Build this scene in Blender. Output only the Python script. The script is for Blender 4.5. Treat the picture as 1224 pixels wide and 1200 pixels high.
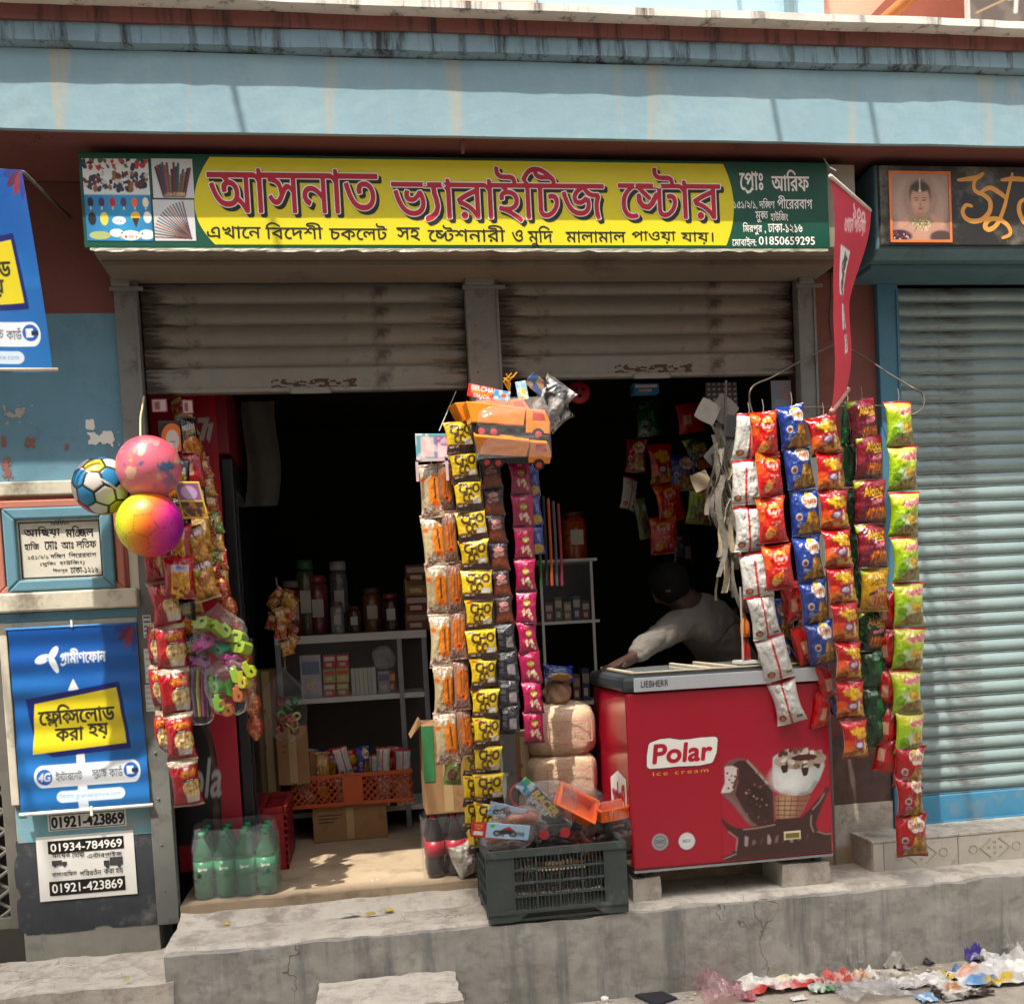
import bpy, bmesh, math, random
import numpy as np
from mathutils import Matrix, Vector, Euler
for _o in list(bpy.data.objects): bpy.data.objects.remove(_o)
SC = bpy.context.scene
random.seed(7); RNG = np.random.default_rng(11)

# ---------------- camera (solved from the wall's vanishing points) ----------------
F = 1225.0; PPX, PPY = 612.0, 800.0              # focal length and principal point in photo pixels
_d = np.array([1293., 24850., F]); _d /= np.linalg.norm(_d)
_r = np.array([8300., -493., F]); _r -= _d * _r.dot(_d); _r /= np.linalg.norm(_r)
_n = np.cross(_r, _d)
CAM = np.array([0., -4.6, 1.55])
cam = bpy.data.cameras.new('camera'); cam.sensor_fit = 'HORIZONTAL'; cam.sensor_width = 36
cam.lens = 36 * F / 1224; cam.shift_y = (PPY - 600) / 1224; cam.clip_start = .05; cam.clip_end = 2000
camo = bpy.data.objects.new('camera', cam); SC.collection.objects.link(camo)
_c = [Vector((_r[i], _n[i], -_d[i])) for i in range(3)]
_m = Matrix((_c[0], -_c[1], -_c[2])).transposed().to_4x4(); _m.translation = Vector(CAM)
camo.matrix_world = _m; SC.camera = camo

# ---------------- sky, sun, exposure ----------------
SUN = Vector((-.73, -1., 2.5)).normalized()      # towards the sun
w = bpy.data.worlds.new('World'); SC.world = w; w.use_nodes = True
nt = w.node_tree; bg = nt.nodes['Background']; sky = nt.nodes.new('ShaderNodeTexSky')
sky.sky_type = 'NISHITA'; sky.sun_disc = False; sky.sun_elevation = math.asin(SUN.z)
sky.sun_rotation = math.atan2(SUN.x, SUN.y); sky.air_density = 1.4; sky.dust_density = 6.0
hs = nt.nodes.new('ShaderNodeHueSaturation'); hs.inputs['Saturation'].default_value = .55    # hazy, whitish city sky
nt.links.new(sky.outputs[0], hs.inputs['Color']); nt.links.new(hs.outputs[0], bg.inputs[0]); bg.inputs[1].default_value = .15
sun = bpy.data.lights.new('sun', 'SUN'); sun.energy = 2.9; sun.angle = math.radians(.5); sun.color = (1, .94, .85)
suno = bpy.data.objects.new('sun', sun); SC.collection.objects.link(suno)
suno.rotation_euler = SUN.to_track_quat('Z', 'Y').to_euler(); suno.location = (-3, -4, 9)
vs = SC.view_settings; vs.view_transform = 'Standard'; vs.look = 'None'; vs.gamma = 1; vs.use_curve_mapping = False
vs.exposure = 1.35
SC.cycles.use_denoising = True; SC.cycles.max_bounces = 8; SC.cycles.transparent_max_bounces = 16
SC.cycles.sample_clamp_indirect = 6; SC.cycles.caustics_reflective = False; SC.cycles.caustics_refractive = False

# ---------------- pixel -> world ----------------
def P(px, py, Y=None, Z=None, X=None):
    c = np.array([px - PPX, py - PPY, F]); v = np.array([c @ _r, c @ _n, -(c @ _d)])
    t = (Y - CAM[1]) / v[1] if Y is not None else ((Z - CAM[2]) / v[2] if Z is not None else X / v[0])
    return CAM + t * v
def R(x0, y0, x1, y1, Y):
    mx, my = (x0 + x1) / 2, (y0 + y1) / 2
    return P(x0, my, Y)[0], P(x1, my, Y)[0], P(mx, y1, Y)[2], P(mx, y0, Y)[2]
def PPM(Y): return F / (4.6 + Y)                  # photo pixels per metre at depth Y

# ---------------- objects, labels ----------------
def link(o, parent=None):
    SC.collection.objects.link(o)
    if parent is not None: o.parent = parent
    return o
def tag(o, label, cat, group=None):
    o['label'] = label; o['category'] = cat
    if group: o['group'] = group
    return o
def thing(name, label, cat, loc, group=None):
    o = bpy.data.objects.new(name, None); o.empty_display_size = .05; link(o); o.location = loc
    return tag(o, label, cat, group)
def worldloc(o):
    v = Vector((0, 0, 0))
    while o is not None: v = v + o.location; o = o.parent
    return v

class MB:
    """collects shapes in world coordinates, builds ONE mesh object"""
    def __init__(s): s.v = []; s.f = []; s.m = []
    def add(s, vs, fs, mi=0):
        b = len(s.v); s.v += [tuple(map(float, p)) for p in vs]
        for f in fs: s.f.append([b + i for i in f]); s.m.append(mi)
        return s
    def box(s, x0, x1, y0, y1, z0, z1, mi=0, M=None):
        vs = [(x, y, z) for z in (z0, z1) for y in (y0, y1) for x in (x0, x1)]
        if M is not None: vs = [M @ Vector(p) for p in vs]
        return s.add(vs, [(0, 2, 3, 1), (4, 5, 7, 6), (0, 1, 5, 4), (2, 6, 7, 3), (0, 4, 6, 2), (1, 3, 7, 5)], mi)
    def prism(s, poly, a, b, axis='x', mi=0):
        n = len(poly)
        def pt(p, t): return (t, p[0], p[1]) if axis == 'x' else ((p[0], t, p[1]) if axis == 'y' else (p[0], p[1], t))
        vs = [pt(p, a) for p in poly] + [pt(p, b) for p in poly]
        return s.add(vs, [list(range(n))[::-1], list(range(n, 2 * n))] + [(i, (i + 1) % n, n + (i + 1) % n, n + i) for i in range(n)], mi)
    def tube(s, pts, r, seg=8, mi=0, cap=True):
        pts = [Vector(p) for p in pts]; n = len(pts); rs = r if hasattr(r, '__len__') else [r] * n
        vs = []; up = Vector((0.13, .31, .94))
        for i, p in enumerate(pts):
            t = (pts[min(i + 1, n - 1)] - pts[max(i - 1, 0)]).normalized()
            if abs(t.dot(up)) > .97: up = Vector((1, .1, .05))
            a = t.cross(up).normalized(); b = t.cross(a)
            vs += [p + rs[i] * (math.cos(k * 2 * math.pi / seg) * a + math.sin(k * 2 * math.pi / seg) * b) for k in range(seg)]
        fs = [(i * seg + k, i * seg + (k + 1) % seg, (i + 1) * seg + (k + 1) % seg, (i + 1) * seg + k) for i in range(n - 1) for k in range(seg)]
        if cap: fs += [list(range(seg))[::-1], list(range((n - 1) * seg, n * seg))]
        return s.add(vs, fs, mi)
    def lathe(s, prof, c=(0, 0, 0), seg=20, mi=0, M=None):
        n = len(prof); vs = []
        for r, z in prof:
            for k in range(seg):
                p = Vector((r * math.cos(k * 2 * math.pi / seg), r * math.sin(k * 2 * math.pi / seg), z))
                if M is not None: p = M @ p
                vs.append(p + Vector(c))
        fs = [(i * seg + k, i * seg + (k + 1) % seg, (i + 1) * seg + (k + 1) % seg, (i + 1) * seg + k) for i in range(n - 1) for k in range(seg)]
        fs += [list(range(seg))[::-1], list(range((n - 1) * seg, n * seg))]
        return s.add(vs, fs, mi)
    def grid(s, fn, nu, nv, mi=0):
        vs = [fn(i / nu, j / nv) for j in range(nv + 1) for i in range(nu + 1)]
        return s.add(vs, [(j * (nu + 1) + i, j * (nu + 1) + i + 1, (j + 1) * (nu + 1) + i + 1, (j + 1) * (nu + 1) + i) for j in range(nv) for i in range(nu)], mi)
    def build(s, name, mats, parent=None, smooth=False, bevel=0, origin=None, angle=None):
        me = bpy.data.meshes.new(name)
        off = worldloc(parent) if parent is not None else Vector((0, 0, 0))
        if origin is None:
            a = np.array(s.v); lo, hi = a.min(0), a.max(0)
            origin = Vector(((lo[0] + hi[0]) / 2, (lo[1] + hi[1]) / 2, lo[2]))
        origin = Vector(origin)
        me.from_pydata([(p[0] - origin.x, p[1] - origin.y, p[2] - origin.z) for p in s.v], [], s.f)
        for m in (mats if isinstance(mats, (list, tuple)) else [mats]): me.materials.append(m)
        if any(s.m): me.polygons.foreach_set('material_index', s.m)
        if smooth: me.polygons.foreach_set('use_smooth', [True] * len(s.f))
        me.update()
        o = bpy.data.objects.new(name, me); link(o, parent); o.location = origin - off
        if angle is not None and smooth:
            me.set_sharp_from_angle(angle=math.radians(angle))
        if bevel:
            b = o.modifiers.new('bevel', 'BEVEL'); b.width = bevel; b.segments = 2; b.limit_method = 'ANGLE'; b.angle_limit = math.radians(50)
        return o
def structure(o): o['kind'] = 'structure'; return o

# ---------------- materials ----------------
def lin(c):
    if isinstance(c, str): c = [int(c.lstrip('#')[i:i + 2], 16) / 255 for i in (0, 2, 4)]
    return tuple(x / 12.92 if x <= .04045 else ((x + .055) / 1.055) ** 2.4 for x in c)
_MC = {}
def mat(col, rough=.6, metal=0., spec=.4, var=.12, scale=9., bump=.0, bscale=60., dirt=None, damt=.0, dscale=3., streak=False, coat=0., trans=0., emis=None, key=None, crack=0., dirt2=None, d2scale=1.3):
    """procedural Principled: colour variation, dirt patches or vertical streaks, bump"""
    k = (col, rough, metal, spec, var, scale, bump, bscale, dirt, damt, dscale, streak, coat, trans, key, crack, dirt2)
    if k in _MC: return _MC[k]
    m = bpy.data.materials.new(key or 'paint'); m.use_nodes = True; t = m.node_tree; L = t.links.new
    b = t.nodes['Principled BSDF']; c = lin(col)
    b.inputs['Roughness'].default_value = rough; b.inputs['Metallic'].default_value = metal
    b.inputs['Specular IOR Level'].default_value = spec; b.inputs['Coat Weight'].default_value = coat
    b.inputs['Transmission Weight'].default_value = trans
    tc = t.nodes.new('ShaderNodeTexCoord')
    n1 = t.nodes.new('ShaderNodeTexNoise'); n1.inputs['Scale'].default_value = scale; n1.inputs['Detail'].default_value = 5; n1.inputs['Roughness'].default_value = .65
    L(tc.outputs['Object'], n1.inputs['Vector'])
    r1 = t.nodes.new('ShaderNodeMapRange'); r1.inputs[1].default_value = .3; r1.inputs[2].default_value = .7
    r1.inputs[3].default_value = 1 - var; r1.inputs[4].default_value = 1 + var; L(n1.outputs[0], r1.inputs[0])
    mx = t.nodes.new('ShaderNodeVectorMath'); mx.operation = 'SCALE'; mx.inputs[0].default_value = c; L(r1.outputs[0], mx.inputs['Scale'])
    out = mx.outputs[0]
    if dirt:
        mp = t.nodes.new('ShaderNodeMapping'); L(tc.outputs['Object'], mp.inputs[0])
        if streak: mp.inputs['Scale'].default_value = (dscale * 3, dscale * 3, dscale * .25)
        else: mp.inputs['Scale'].default_value = (dscale,) * 3
        n2 = t.nodes.new('ShaderNodeTexNoise'); n2.inputs['Scale'].default_value = 1; n2.inputs['Detail'].default_value = 8; n2.inputs['Roughness'].default_value = .7
        L(mp.outputs[0], n2.inputs['Vector'])
        r2 = t.nodes.new('ShaderNodeMapRange'); r2.inputs[1].default_value = .62 - damt * .25; r2.inputs[2].default_value = .74 - damt * .2; L(n2.outputs[0], r2.inputs[0])
        r2.inputs[4].default_value = .92
        mm = t.nodes.new('ShaderNodeMix'); mm.data_type = 'RGBA'; L(r2.outputs[0], mm.inputs[0]); L(out, mm.inputs[6]); mm.inputs[7].default_value = (*lin(dirt), 1)
        out = mm.outputs[2]
    if dirt2:
        n4 = t.nodes.new('ShaderNodeTexNoise'); n4.inputs['Scale'].default_value = d2scale; n4.inputs['Detail'].default_value = 7; n4.inputs['Roughness'].default_value = .75; L(tc.outputs['Object'], n4.inputs['Vector'])
        r4 = t.nodes.new('ShaderNodeMapRange'); r4.inputs[1].default_value = .5; r4.inputs[2].default_value = .62; r4.inputs[4].default_value = .7; L(n4.outputs[0], r4.inputs[0])
        m4 = t.nodes.new('ShaderNodeMix'); m4.data_type = 'RGBA'; L(r4.outputs[0], m4.inputs[0]); L(out, m4.inputs[6]); m4.inputs[7].default_value = (*lin(dirt2), 1); out = m4.outputs[2]
    if crack:
        n5 = t.nodes.new('ShaderNodeTexNoise'); n5.inputs['Scale'].default_value = 5; n5.inputs['Detail'].default_value = 4; L(tc.outputs['Object'], n5.inputs['Vector'])
        v5 = t.nodes.new('ShaderNodeVectorMath'); v5.operation = 'MULTIPLY_ADD'; L(n5.outputs['Color'], v5.inputs[0]); v5.inputs[1].default_value = (.5, .5, .5); L(tc.outputs['Object'], v5.inputs[2])
        vo = t.nodes.new('ShaderNodeTexVoronoi'); vo.feature = 'DISTANCE_TO_EDGE'; vo.inputs['Scale'].default_value = crack; L(v5.outputs[0], vo.inputs['Vector'])
        n6 = t.nodes.new('ShaderNodeTexNoise'); n6.inputs['Scale'].default_value = 1.7; L(tc.outputs['Object'], n6.inputs['Vector'])
        r6 = t.nodes.new('ShaderNodeMapRange'); r6.inputs[1].default_value = .45; r6.inputs[2].default_value = .6; r6.inputs[3].default_value = 0; r6.inputs[4].default_value = .0032 * crack; L(n6.outputs[0], r6.inputs[0])
        lt = t.nodes.new('ShaderNodeMath'); lt.operation = 'LESS_THAN'; L(vo.outputs['Distance'], lt.inputs[0]); L(r6.outputs[0], lt.inputs[1])
        m6 = t.nodes.new('ShaderNodeMix'); m6.data_type = 'RGBA'; L(lt.outputs[0], m6.inputs[0]); L(out, m6.inputs[6]); m6.inputs[7].default_value = (c[0] * .42, c[1] * .4, c[2] * .38, 1); out = m6.outputs[2]
    L(out, b.inputs['Base Color'])
    if bump:
        n3 = t.nodes.new('ShaderNodeTexNoise'); n3.inputs['Scale'].default_value = bscale; n3.inputs['Detail'].default_value = 6
        L(tc.outputs['Object'], n3.inputs['Vector']); bp = t.nodes.new('ShaderNodeBump'); bp.inputs['Strength'].default_value = bump; bp.inputs['Distance'].default_value = .01
        L(n3.outputs[0], bp.inputs['Height']); L(bp.outputs[0], b.inputs['Normal'])
    _MC[k] = m; return m
def vcmat(name, rough=.35, spec=.5, coat=0., bump=0., bscale=40., metal=0.):
    m = bpy.data.materials.new(name); m.use_nodes = True; t = m.node_tree; b = t.nodes['Principled BSDF']
    a = t.nodes.new('ShaderNodeAttribute'); a.attribute_name = 'Col'; t.links.new(a.outputs['Color'], b.inputs['Base Color'])
    b.inputs['Roughness'].default_value = rough; b.inputs['Specular IOR Level'].default_value = spec; b.inputs['Coat Weight'].default_value = coat
    b.inputs['Metallic'].default_value = metal
    if bump:
        tc = t.nodes.new('ShaderNodeTexCoord'); n = t.nodes.new('ShaderNodeTexNoise'); n.inputs['Scale'].default_value = bscale; n.inputs['Detail'].default_value = 3
        bp = t.nodes.new('ShaderNodeBump'); bp.inputs['Strength'].default_value = bump; bp.inputs['Distance'].default_value = .01
        t.links.new(tc.outputs['Object'], n.inputs['Vector']); t.links.new(n.outputs[0], bp.inputs['Height']); t.links.new(bp.outputs[0], b.inputs['Normal'])
    return m
def film(name, tint=(1, 1, 1), clear=.8, rough=.12, bump=.35, bscale=30):
    """thin clear plastic: mostly see-through with crinkled reflections"""
    m = bpy.data.materials.new(name); m.use_nodes = True; t = m.node_tree; L = t.links.new
    for n in list(t.nodes):
        if n.type != 'OUTPUT_MATERIAL': t.nodes.remove(n)
    out = [n for n in t.nodes if n.type == 'OUTPUT_MATERIAL'][0]
    tr = t.nodes.new('ShaderNodeBsdfTransparent'); tr.inputs[0].default_value = (*tint, 1)
    df = t.nodes.new('ShaderNodeBsdfPrincipled'); df.inputs['Base Color'].default_value = (.5 * tint[0], .5 * tint[1], .5 * tint[2], 1); df.inputs['Roughness'].default_value = rough; df.inputs['Specular IOR Level'].default_value = 1.
    lw = t.nodes.new('ShaderNodeLayerWeight'); lw.inputs[0].default_value = .25
    mr = t.nodes.new('ShaderNodeMapRange'); mr.inputs[3].default_value = (1 - clear) * .55; mr.inputs[4].default_value = .38; L(lw.outputs['Facing'], mr.inputs[0])
    tc = t.nodes.new('ShaderNodeTexCoord'); n = t.nodes.new('ShaderNodeTexNoise'); n.inputs['Scale'].default_value = bscale; n.inputs['Detail'].default_value = 2
    bp = t.nodes.new('ShaderNodeBump'); bp.inputs['Strength'].default_value = bump; bp.inputs['Distance'].default_value = .02
    L(tc.outputs['Object'], n.inputs['Vector']); L(n.outputs[0], bp.inputs['Height']); L(bp.outputs[0], df.inputs['Normal']); L(bp.outputs[0], lw.inputs['Normal'])
    ms = t.nodes.new('ShaderNodeMixShader'); L(mr.outputs[0], ms.inputs[0]); L(tr.outputs[0], ms.inputs[1]); L(df.outputs[0], ms.inputs[2]); L(ms.outputs[0], out.inputs[0])
    return m
# ---------------- text: outlines of the built-in font, rasterised and re-contoured ----------------
GL = {}
def load_glyphs(chars):
    objs = []
    for ch in sorted(set(chars) | {'।'}):
        c = bpy.data.curves.new('tmp_glyph', 'FONT'); c.body = ch + '।'; c.size = 1.0
        o = bpy.data.objects.new('tmp_glyph', c); SC.collection.objects.link(o); objs.append((ch, o))
    bpy.context.view_layer.update(); dg = bpy.context.evaluated_depsgraph_get(); raw = {}
    for ch, o in objs:
        cs = []
        for s in o.evaluated_get(dg).to_curve(dg).splines:
            if s.type == 'BEZIER':
                n = len(s.bezier_points); pts = []
                for i in range(n):
                    a, b = s.bezier_points[i], s.bezier_points[(i + 1) % n]
                    p0, p1, p2, p3 = (np.array(v[:2]) for v in (a.co, a.handle_right, b.handle_left, b.co))
                    cr = lambda q: abs((q[0] - p0[0]) * (p3[1] - p0[1]) - (q[1] - p0[1]) * (p3[0] - p0[0]))
                    for t in ([0] if cr(p1) + cr(p2) < 1e-6 else np.arange(0, 1, .2)):
                        pts.append((1 - t) ** 3 * p0 + 3 * t * (1 - t) ** 2 * p1 + 3 * t * t * (1 - t) * p2 + t ** 3 * p3)
                cs.append(np.array(pts))
            else: cs.append(np.array([p.co[:2] for p in s.points]))
        raw[ch] = cs
    for ch, o in objs:
        cu = o.data; bpy.data.objects.remove(o); bpy.data.curves.remove(cu)
    dx0 = min(p[0] for p in raw['।'][0])
    for ch, cs in raw.items(): GL[ch] = (cs[:-1], min(p[0] for p in cs[-1]) - dx0)
def stroke(pts, r=.04):
    """a thick polyline as capsule contours (nonzero union fills them)"""
    out = []
    for (x0, y0), (x1, y1) in zip(pts[:-1], pts[1:]):
        a = math.atan2(y1 - y0, x1 - x0)
        c = [(x0 + r * math.cos(a + math.pi / 2 + t * math.pi / 5), y0 + r * math.sin(a + math.pi / 2 + t * math.pi / 5)) for t in range(6)]
        c += [(x1 + r * math.cos(a - math.pi / 2 + t * math.pi / 5), y1 + r * math.sin(a - math.pi / 2 + t * math.pi / 5)) for t in range(6)]
        out.append(np.array(c))
    return out
# conjuncts the font only reaches by shaping: composed from letters and strokes.  Y ya-phala, R ra-phala, and the pairs below
YA, RA, RE = '\x01', '\x02', '\x03'
CONJ = {'<ST>': [('s', 0, 0, 1, 1), ('ট', .36, 0, .92, 1)], '<KSH>': [('ক', 0, 0, .62, 1), ('ষ', .42, 0, .75, 1)], '<KT>': [('ক', 0, 0, .6, 1), ('ত', .40, 0, .72, 1)],
        '<NJ>': [('ঞ', 0, 0, .62, 1), ('জ', .42, 0, .75, 1)], '<FL>': [('ফ', 0, .12, 1, .82), ('ল', .12, -.12, .75, .55)], '<KS>': [('ক', 0, 0, .62, 1), ('স', .42, 0, .8, 1)],
        '<NT>': [('ন', 0, 0, .65, 1), ('ট', .34, 0, .85, 1)], '<SK>': [('স', 0, 0, .62, 1), ('ক', .38, 0, .8, 1)]}
CADV = {'<ST>': .88, '<KSH>': .88, '<KT>': .9, '<NJ>': 1.1, '<FL>': .72, '<KS>': .96, '<NT>': .82, '<SK>': 1.0}
def layout(s, spacing=0.):
    cs = []; x = 0.; i = 0
    while i < len(s):
        ch = s[i]
        if ch == '<':
            j = s.index('>', i); k = s[i:j + 1]; i = j + 1
            for c, dx, dy, sx, sy in CONJ[k]:
                if c == 's': cs += [q + (x, 0) for q in stroke([(.0, .58), (.5, .58)], .041) + stroke([(.05, .57), (.14, .48), (.27, .37)], .036) + stroke([(.06, .40), (.07, .3), (.14, .22), (.25, .2), (.33, .27), (.42, .42)], .043)]
                else: cs += [q * (sx, sy) + (x + dx, dy) for q in GL[c][0]]
            x += CADV[k] + spacing; continue
        i += 1
        if ch == YA:         # ya-phala
            cs += stroke([(x - .06, .58), (x + .36, .58)], .041) + stroke([(x + .13, .56), (x + .14, .44), (x + .18, .32), (x + .2, .2), (x + .16, .09), (x + .07, .02), (x - .02, -.01)], .042); x += .30
        elif ch == RA:       # ra-phala under the letter before
            cs += stroke([(x - .12, .12), (x - .3, -.05), (x - .52, -.1), (x - .62, -.02)], .04)
        elif ch == RE:       # reph over the letter before
            cs += stroke([(x - .2, .66), (x - .38, .78), (x - .3, .86), (x - .12, .8)], .035)
        else:
            g, adv = GL[ch]; cs += [q + (x, 0) for q in g]; x += adv + spacing
    return cs
def raster(cs, x0, y0, nx, ny, cell, ss=3):
    """nonzero-winding coverage, row 0 at the bottom"""
    H, W = ny * ss, nx * ss; A = np.zeros((H, W + 1), np.int16); h = cell / ss
    for c in cs:
        q = (np.asarray(c) - (x0, y0)) / h; p = np.roll(q, -1, 0)
        for (ax, ay), (bx, by) in zip(q, p):
            if ay == by: continue
            sg = 1 if by > ay else -1
            if sg < 0: ax, ay, bx, by = bx, by, ax, ay
            r0, r1 = max(0, math.ceil(ay - .5)), min(H - 1, math.ceil(by - .5) - 1)
            if r1 < r0: continue
            rows = np.arange(r0, r1 + 1); xs = ax + (rows + .5 - ay) * (bx - ax) / (by - ay)
            np.add.at(A, (rows, np.clip(np.ceil(xs - .5).astype(int), 0, W)), sg)
    M = (np.cumsum(A[:, :W], 1) != 0).astype(np.float32)
    return M.reshape(ny, ss, nx, ss).mean((1, 3))
def dilate(M, r):
    if r <= .05: return M
    out = M.copy(); n = max(8, int(6 * r)); H, W = M.shape; k = int(r) + 2; Mp = np.pad(M, k)
    for rr in ([r] if r < 1.5 else [r, r * .5]):
        for a in range(n):
            dx, dy = rr * math.cos(a * 2 * math.pi / n), rr * math.sin(a * 2 * math.pi / n); ix, iy = math.floor(dx), math.floor(dy); fx, fy = dx - ix, dy - iy
            g = lambda i, j: Mp[k + i:k + i + H, k + j:k + j + W]
            out = np.maximum(out, (1 - fy) * ((1 - fx) * g(iy, ix) + fx * g(iy, ix + 1)) + fy * ((1 - fx) * g(iy + 1, ix) + fx * g(iy + 1, ix + 1)))
    return out
def iso(Fd, level=.5):
    """marching squares -> 2D verts in cell units, faces"""
    Fd = np.pad(Fd, 1); H, W = Fd.shape; ins = Fd > level; vs = []; fs = []; V = {}
    def vid(x, y):
        k = (round(x, 3), round(y, 3))
        if k not in V: V[k] = len(vs); vs.append((x - .5, y - .5))
        return V[k]
    n = ins[:-1, :-1].astype(int) + ins[:-1, 1:] + ins[1:, 1:] + ins[1:, :-1]
    for j in np.nonzero(n.any(1))[0]:
        row = n[j]; i = 0; idx = np.nonzero(row)[0]; run = None
        for i in idx:
            if row[i] == 4:
                if run is not None and run[1] == i: run[1] = i + 1
                else:
                    if run: fs.append((vid(run[0], j), vid(run[1], j), vid(run[1], j + 1), vid(run[0], j + 1)))
                    run = [i, i + 1]
            else:
                cr = [(i, j), (i + 1, j), (i + 1, j + 1), (i, j + 1)]; pl = []
                for a in range(4):
                    (xa, ya), (xb, yb) = cr[a], cr[(a + 1) % 4]; fa, fb = Fd[ya, xa], Fd[yb, xb]
                    if fa > level: pl.append(vid(xa, ya))
                    if (fa > level) != (fb > level):
                        t = (level - fa) / (fb - fa); pl.append(vid(xa + t * (xb - xa), ya + t * (yb - ya)))
                if len(set(pl)) > 2: fs.append(tuple(dict.fromkeys(pl)))
        if run: fs.append((vid(run[0], j), vid(run[1], j), vid(run[1], j + 1), vid(run[0], j + 1)))
    return vs, fs
def letter(parent, s, box, Y, m, bold=.0, name='lettering', grow=0., dx=0., dz=0., px=.55, spacing=0., shear=0., world=None, fn=None):
    """lettering s filling photo box (x0,y0,x1,y1) on the plane Y as a flat mesh of its own; fn maps (x,z)->(x,y,z)"""
    X0, X1, Z0, Z1 = world or R(*box, Y)
    cs = layout(s, spacing)
    if shear: cs = [q + np.stack([q[:, 1] * shear, 0 * q[:, 1]], 1) for q in cs]
    a = np.concatenate(cs); lo, hi = a.min(0) - bold, a.max(0) + bold
    cellw = px / PPM(Y) ; sx, sz = (X1 - X0) / (hi[0] - lo[0]), (Z1 - Z0) / (hi[1] - lo[1])
    cs = [(q - lo) * (sx, sz) for q in cs]
    pad = 3 + int(grow / cellw); nx, ny = int((X1 - X0) / cellw) + 2 * pad, int((Z1 - Z0) / cellw) + 2 * pad
    Fd = raster(cs, -pad * cellw, -pad * cellw, nx, ny, cellw)
    Fd = dilate(Fd, (bold * sz + grow) / cellw)
    v, f = iso(Fd)
    mb = MB(); g = fn or (lambda x, z: (x, Y, z))
    mb.add([g(X0 + dx + (x - pad) * cellw, Z0 + dz + (y - pad) * cellw) for x, y in v], [q for q in f])
    return mb.build(name, m, parent)

# ---------------- painted prints: small canvases carried as colour attributes on real grids ----------------
class Canvas:
    def __init__(s, nx, ny, col): s.nx, s.ny = nx, ny; s.a = np.zeros((ny, nx, 3)); s.a[:] = lin(col); s.X, s.Y = np.meshgrid((np.arange(nx) + .5) / nx, (np.arange(ny) + .5) / ny)
    def mix(s, m, col): s.a = s.a * (1 - m[..., None]) + np.array(lin(col) if isinstance(col, str) else col) * m[..., None]; return s
    def ell(s, cx, cy, rx, ry, col, rot=0., soft=None, al=1.):
        c, q = math.cos(rot), math.sin(rot); dx, dy = s.X - cx, s.Y - cy
        d = np.sqrt(((dx * c + dy * q) / rx) ** 2 + ((-dx * q + dy * c) / ry) ** 2); e = soft or 1. / (max(rx * s.nx, ry * s.ny, 1.))
        return s.mix(np.clip((1 - d) / e + .5, 0, 1) * al, col)
    def poly(s, pts, col, al=1.):
        m = raster([np.array(pts) * (1, s.ny / s.nx)], 0, 0, s.nx, s.ny, 1. / s.nx); return s.mix(m * al, col)
    def rpoly(s, pts, col, r=.02, al=1.): return s.mix(np.clip(dilate(raster([np.array(pts) * (1, s.ny / s.nx)], 0, 0, s.nx, s.ny, 1. / s.nx), r * s.nx), 0, 1) * al, col)
    def rect(s, x0, y0, x1, y1, col, al=1.): return s.poly([(x0, y0), (x1, y0), (x1, y1), (x0, y1)], col, al)
    def line(s, pts, r, col): return s.mix(raster([q * (1, 1) for q in stroke([(x, y * s.ny / s.nx) for x, y in pts], r)], 0, 0, s.nx, s.ny, 1. / s.nx), col)
    def text(s, t, x0, y0, x1, y1, col, bold=.0, shear=0., rot=0., grow=0):
        cs = layout(t); k = s.ny / s.nx
        if shear: cs = [q + np.stack([q[:, 1] * shear, 0 * q[:, 1]], 1) for q in cs]
        a = np.concatenate(cs); lo, hi = a.min(0), a.max(0); cs = [(q - lo) / (hi - lo) * (x1 - x0, (y1 - y0) * k) - ((x1 - x0) / 2, (y1 - y0) * k / 2) for q in cs]
        c, q_ = math.cos(rot), math.sin(rot)
        cs = [np.stack([q[:, 0] * c - q[:, 1] * q_, q[:, 0] * q_ + q[:, 1] * c], 1) + ((x0 + x1) / 2, (y0 + y1) / 2 * k) for q in cs]
        m = raster(cs, 0, 0, s.nx, s.ny, 1. / s.nx); m = dilate(m, bold + grow); return s.mix(np.clip(m, 0, 1), col)
    def vgrad(s, c0, c1, y0=0., y1=1., al=1.):
        t = np.clip((s.Y - y0) / (y1 - y0), 0, 1)[..., None]; s.a = s.a * (1 - al) + al * (np.array(lin(c0)) * (1 - t) + np.array(lin(c1)) * t); return s
    def blotch(s, col, scale, thr, seed=0, al=1., ax=1., reg=None):
        m = np.clip((vnoise(s.X * scale * ax, s.Y * scale * s.ny / s.nx, seed) - thr) * 8, 0, 1) * al
        if reg is not None: m = m * reg
        return s.mix(m, col)
    def speck(s, n, cols, x0, y0, x1, y1, r0, r1, seed=0):
        g = random.Random(seed)
        for _ in range(n): s.ell(g.uniform(x0, x1), g.uniform(y0, y1), g.uniform(r0, r1), g.uniform(r0, r1) * s.nx / s.ny, g.choice(cols), g.uniform(0, 3))
        return s
def vnoise(x, y, seed=0):
    """value noise, 3 octaves, 0..1"""
    g = np.random.default_rng(seed).random((64, 64)); out = 0; amp = .57
    for o in range(3):
        xi, yi = np.floor(x).astype(int), np.floor(y).astype(int); fx, fy = x - xi, y - yi; fx, fy = fx * fx * (3 - 2 * fx), fy * fy * (3 - 2 * fy)
        h = lambda i, j: g[(yi + j) % 64, (xi + i) % 64]
        out = out + amp * ((1 - fy) * ((1 - fx) * h(0, 0) + fx * h(1, 0)) + fy * ((1 - fx) * h(0, 1) + fx * h(1, 1))); amp /= 2; x = x * 2.03 + 17; y = y * 2.03 + 5
    return out
def setcol(me, cols):
    a = me.color_attributes.new('Col', 'FLOAT_COLOR', 'POINT'); c = np.ones((len(me.vertices), 4), np.float32); c[:, :3] = cols; a.data.foreach_set('color', c.ravel())
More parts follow.
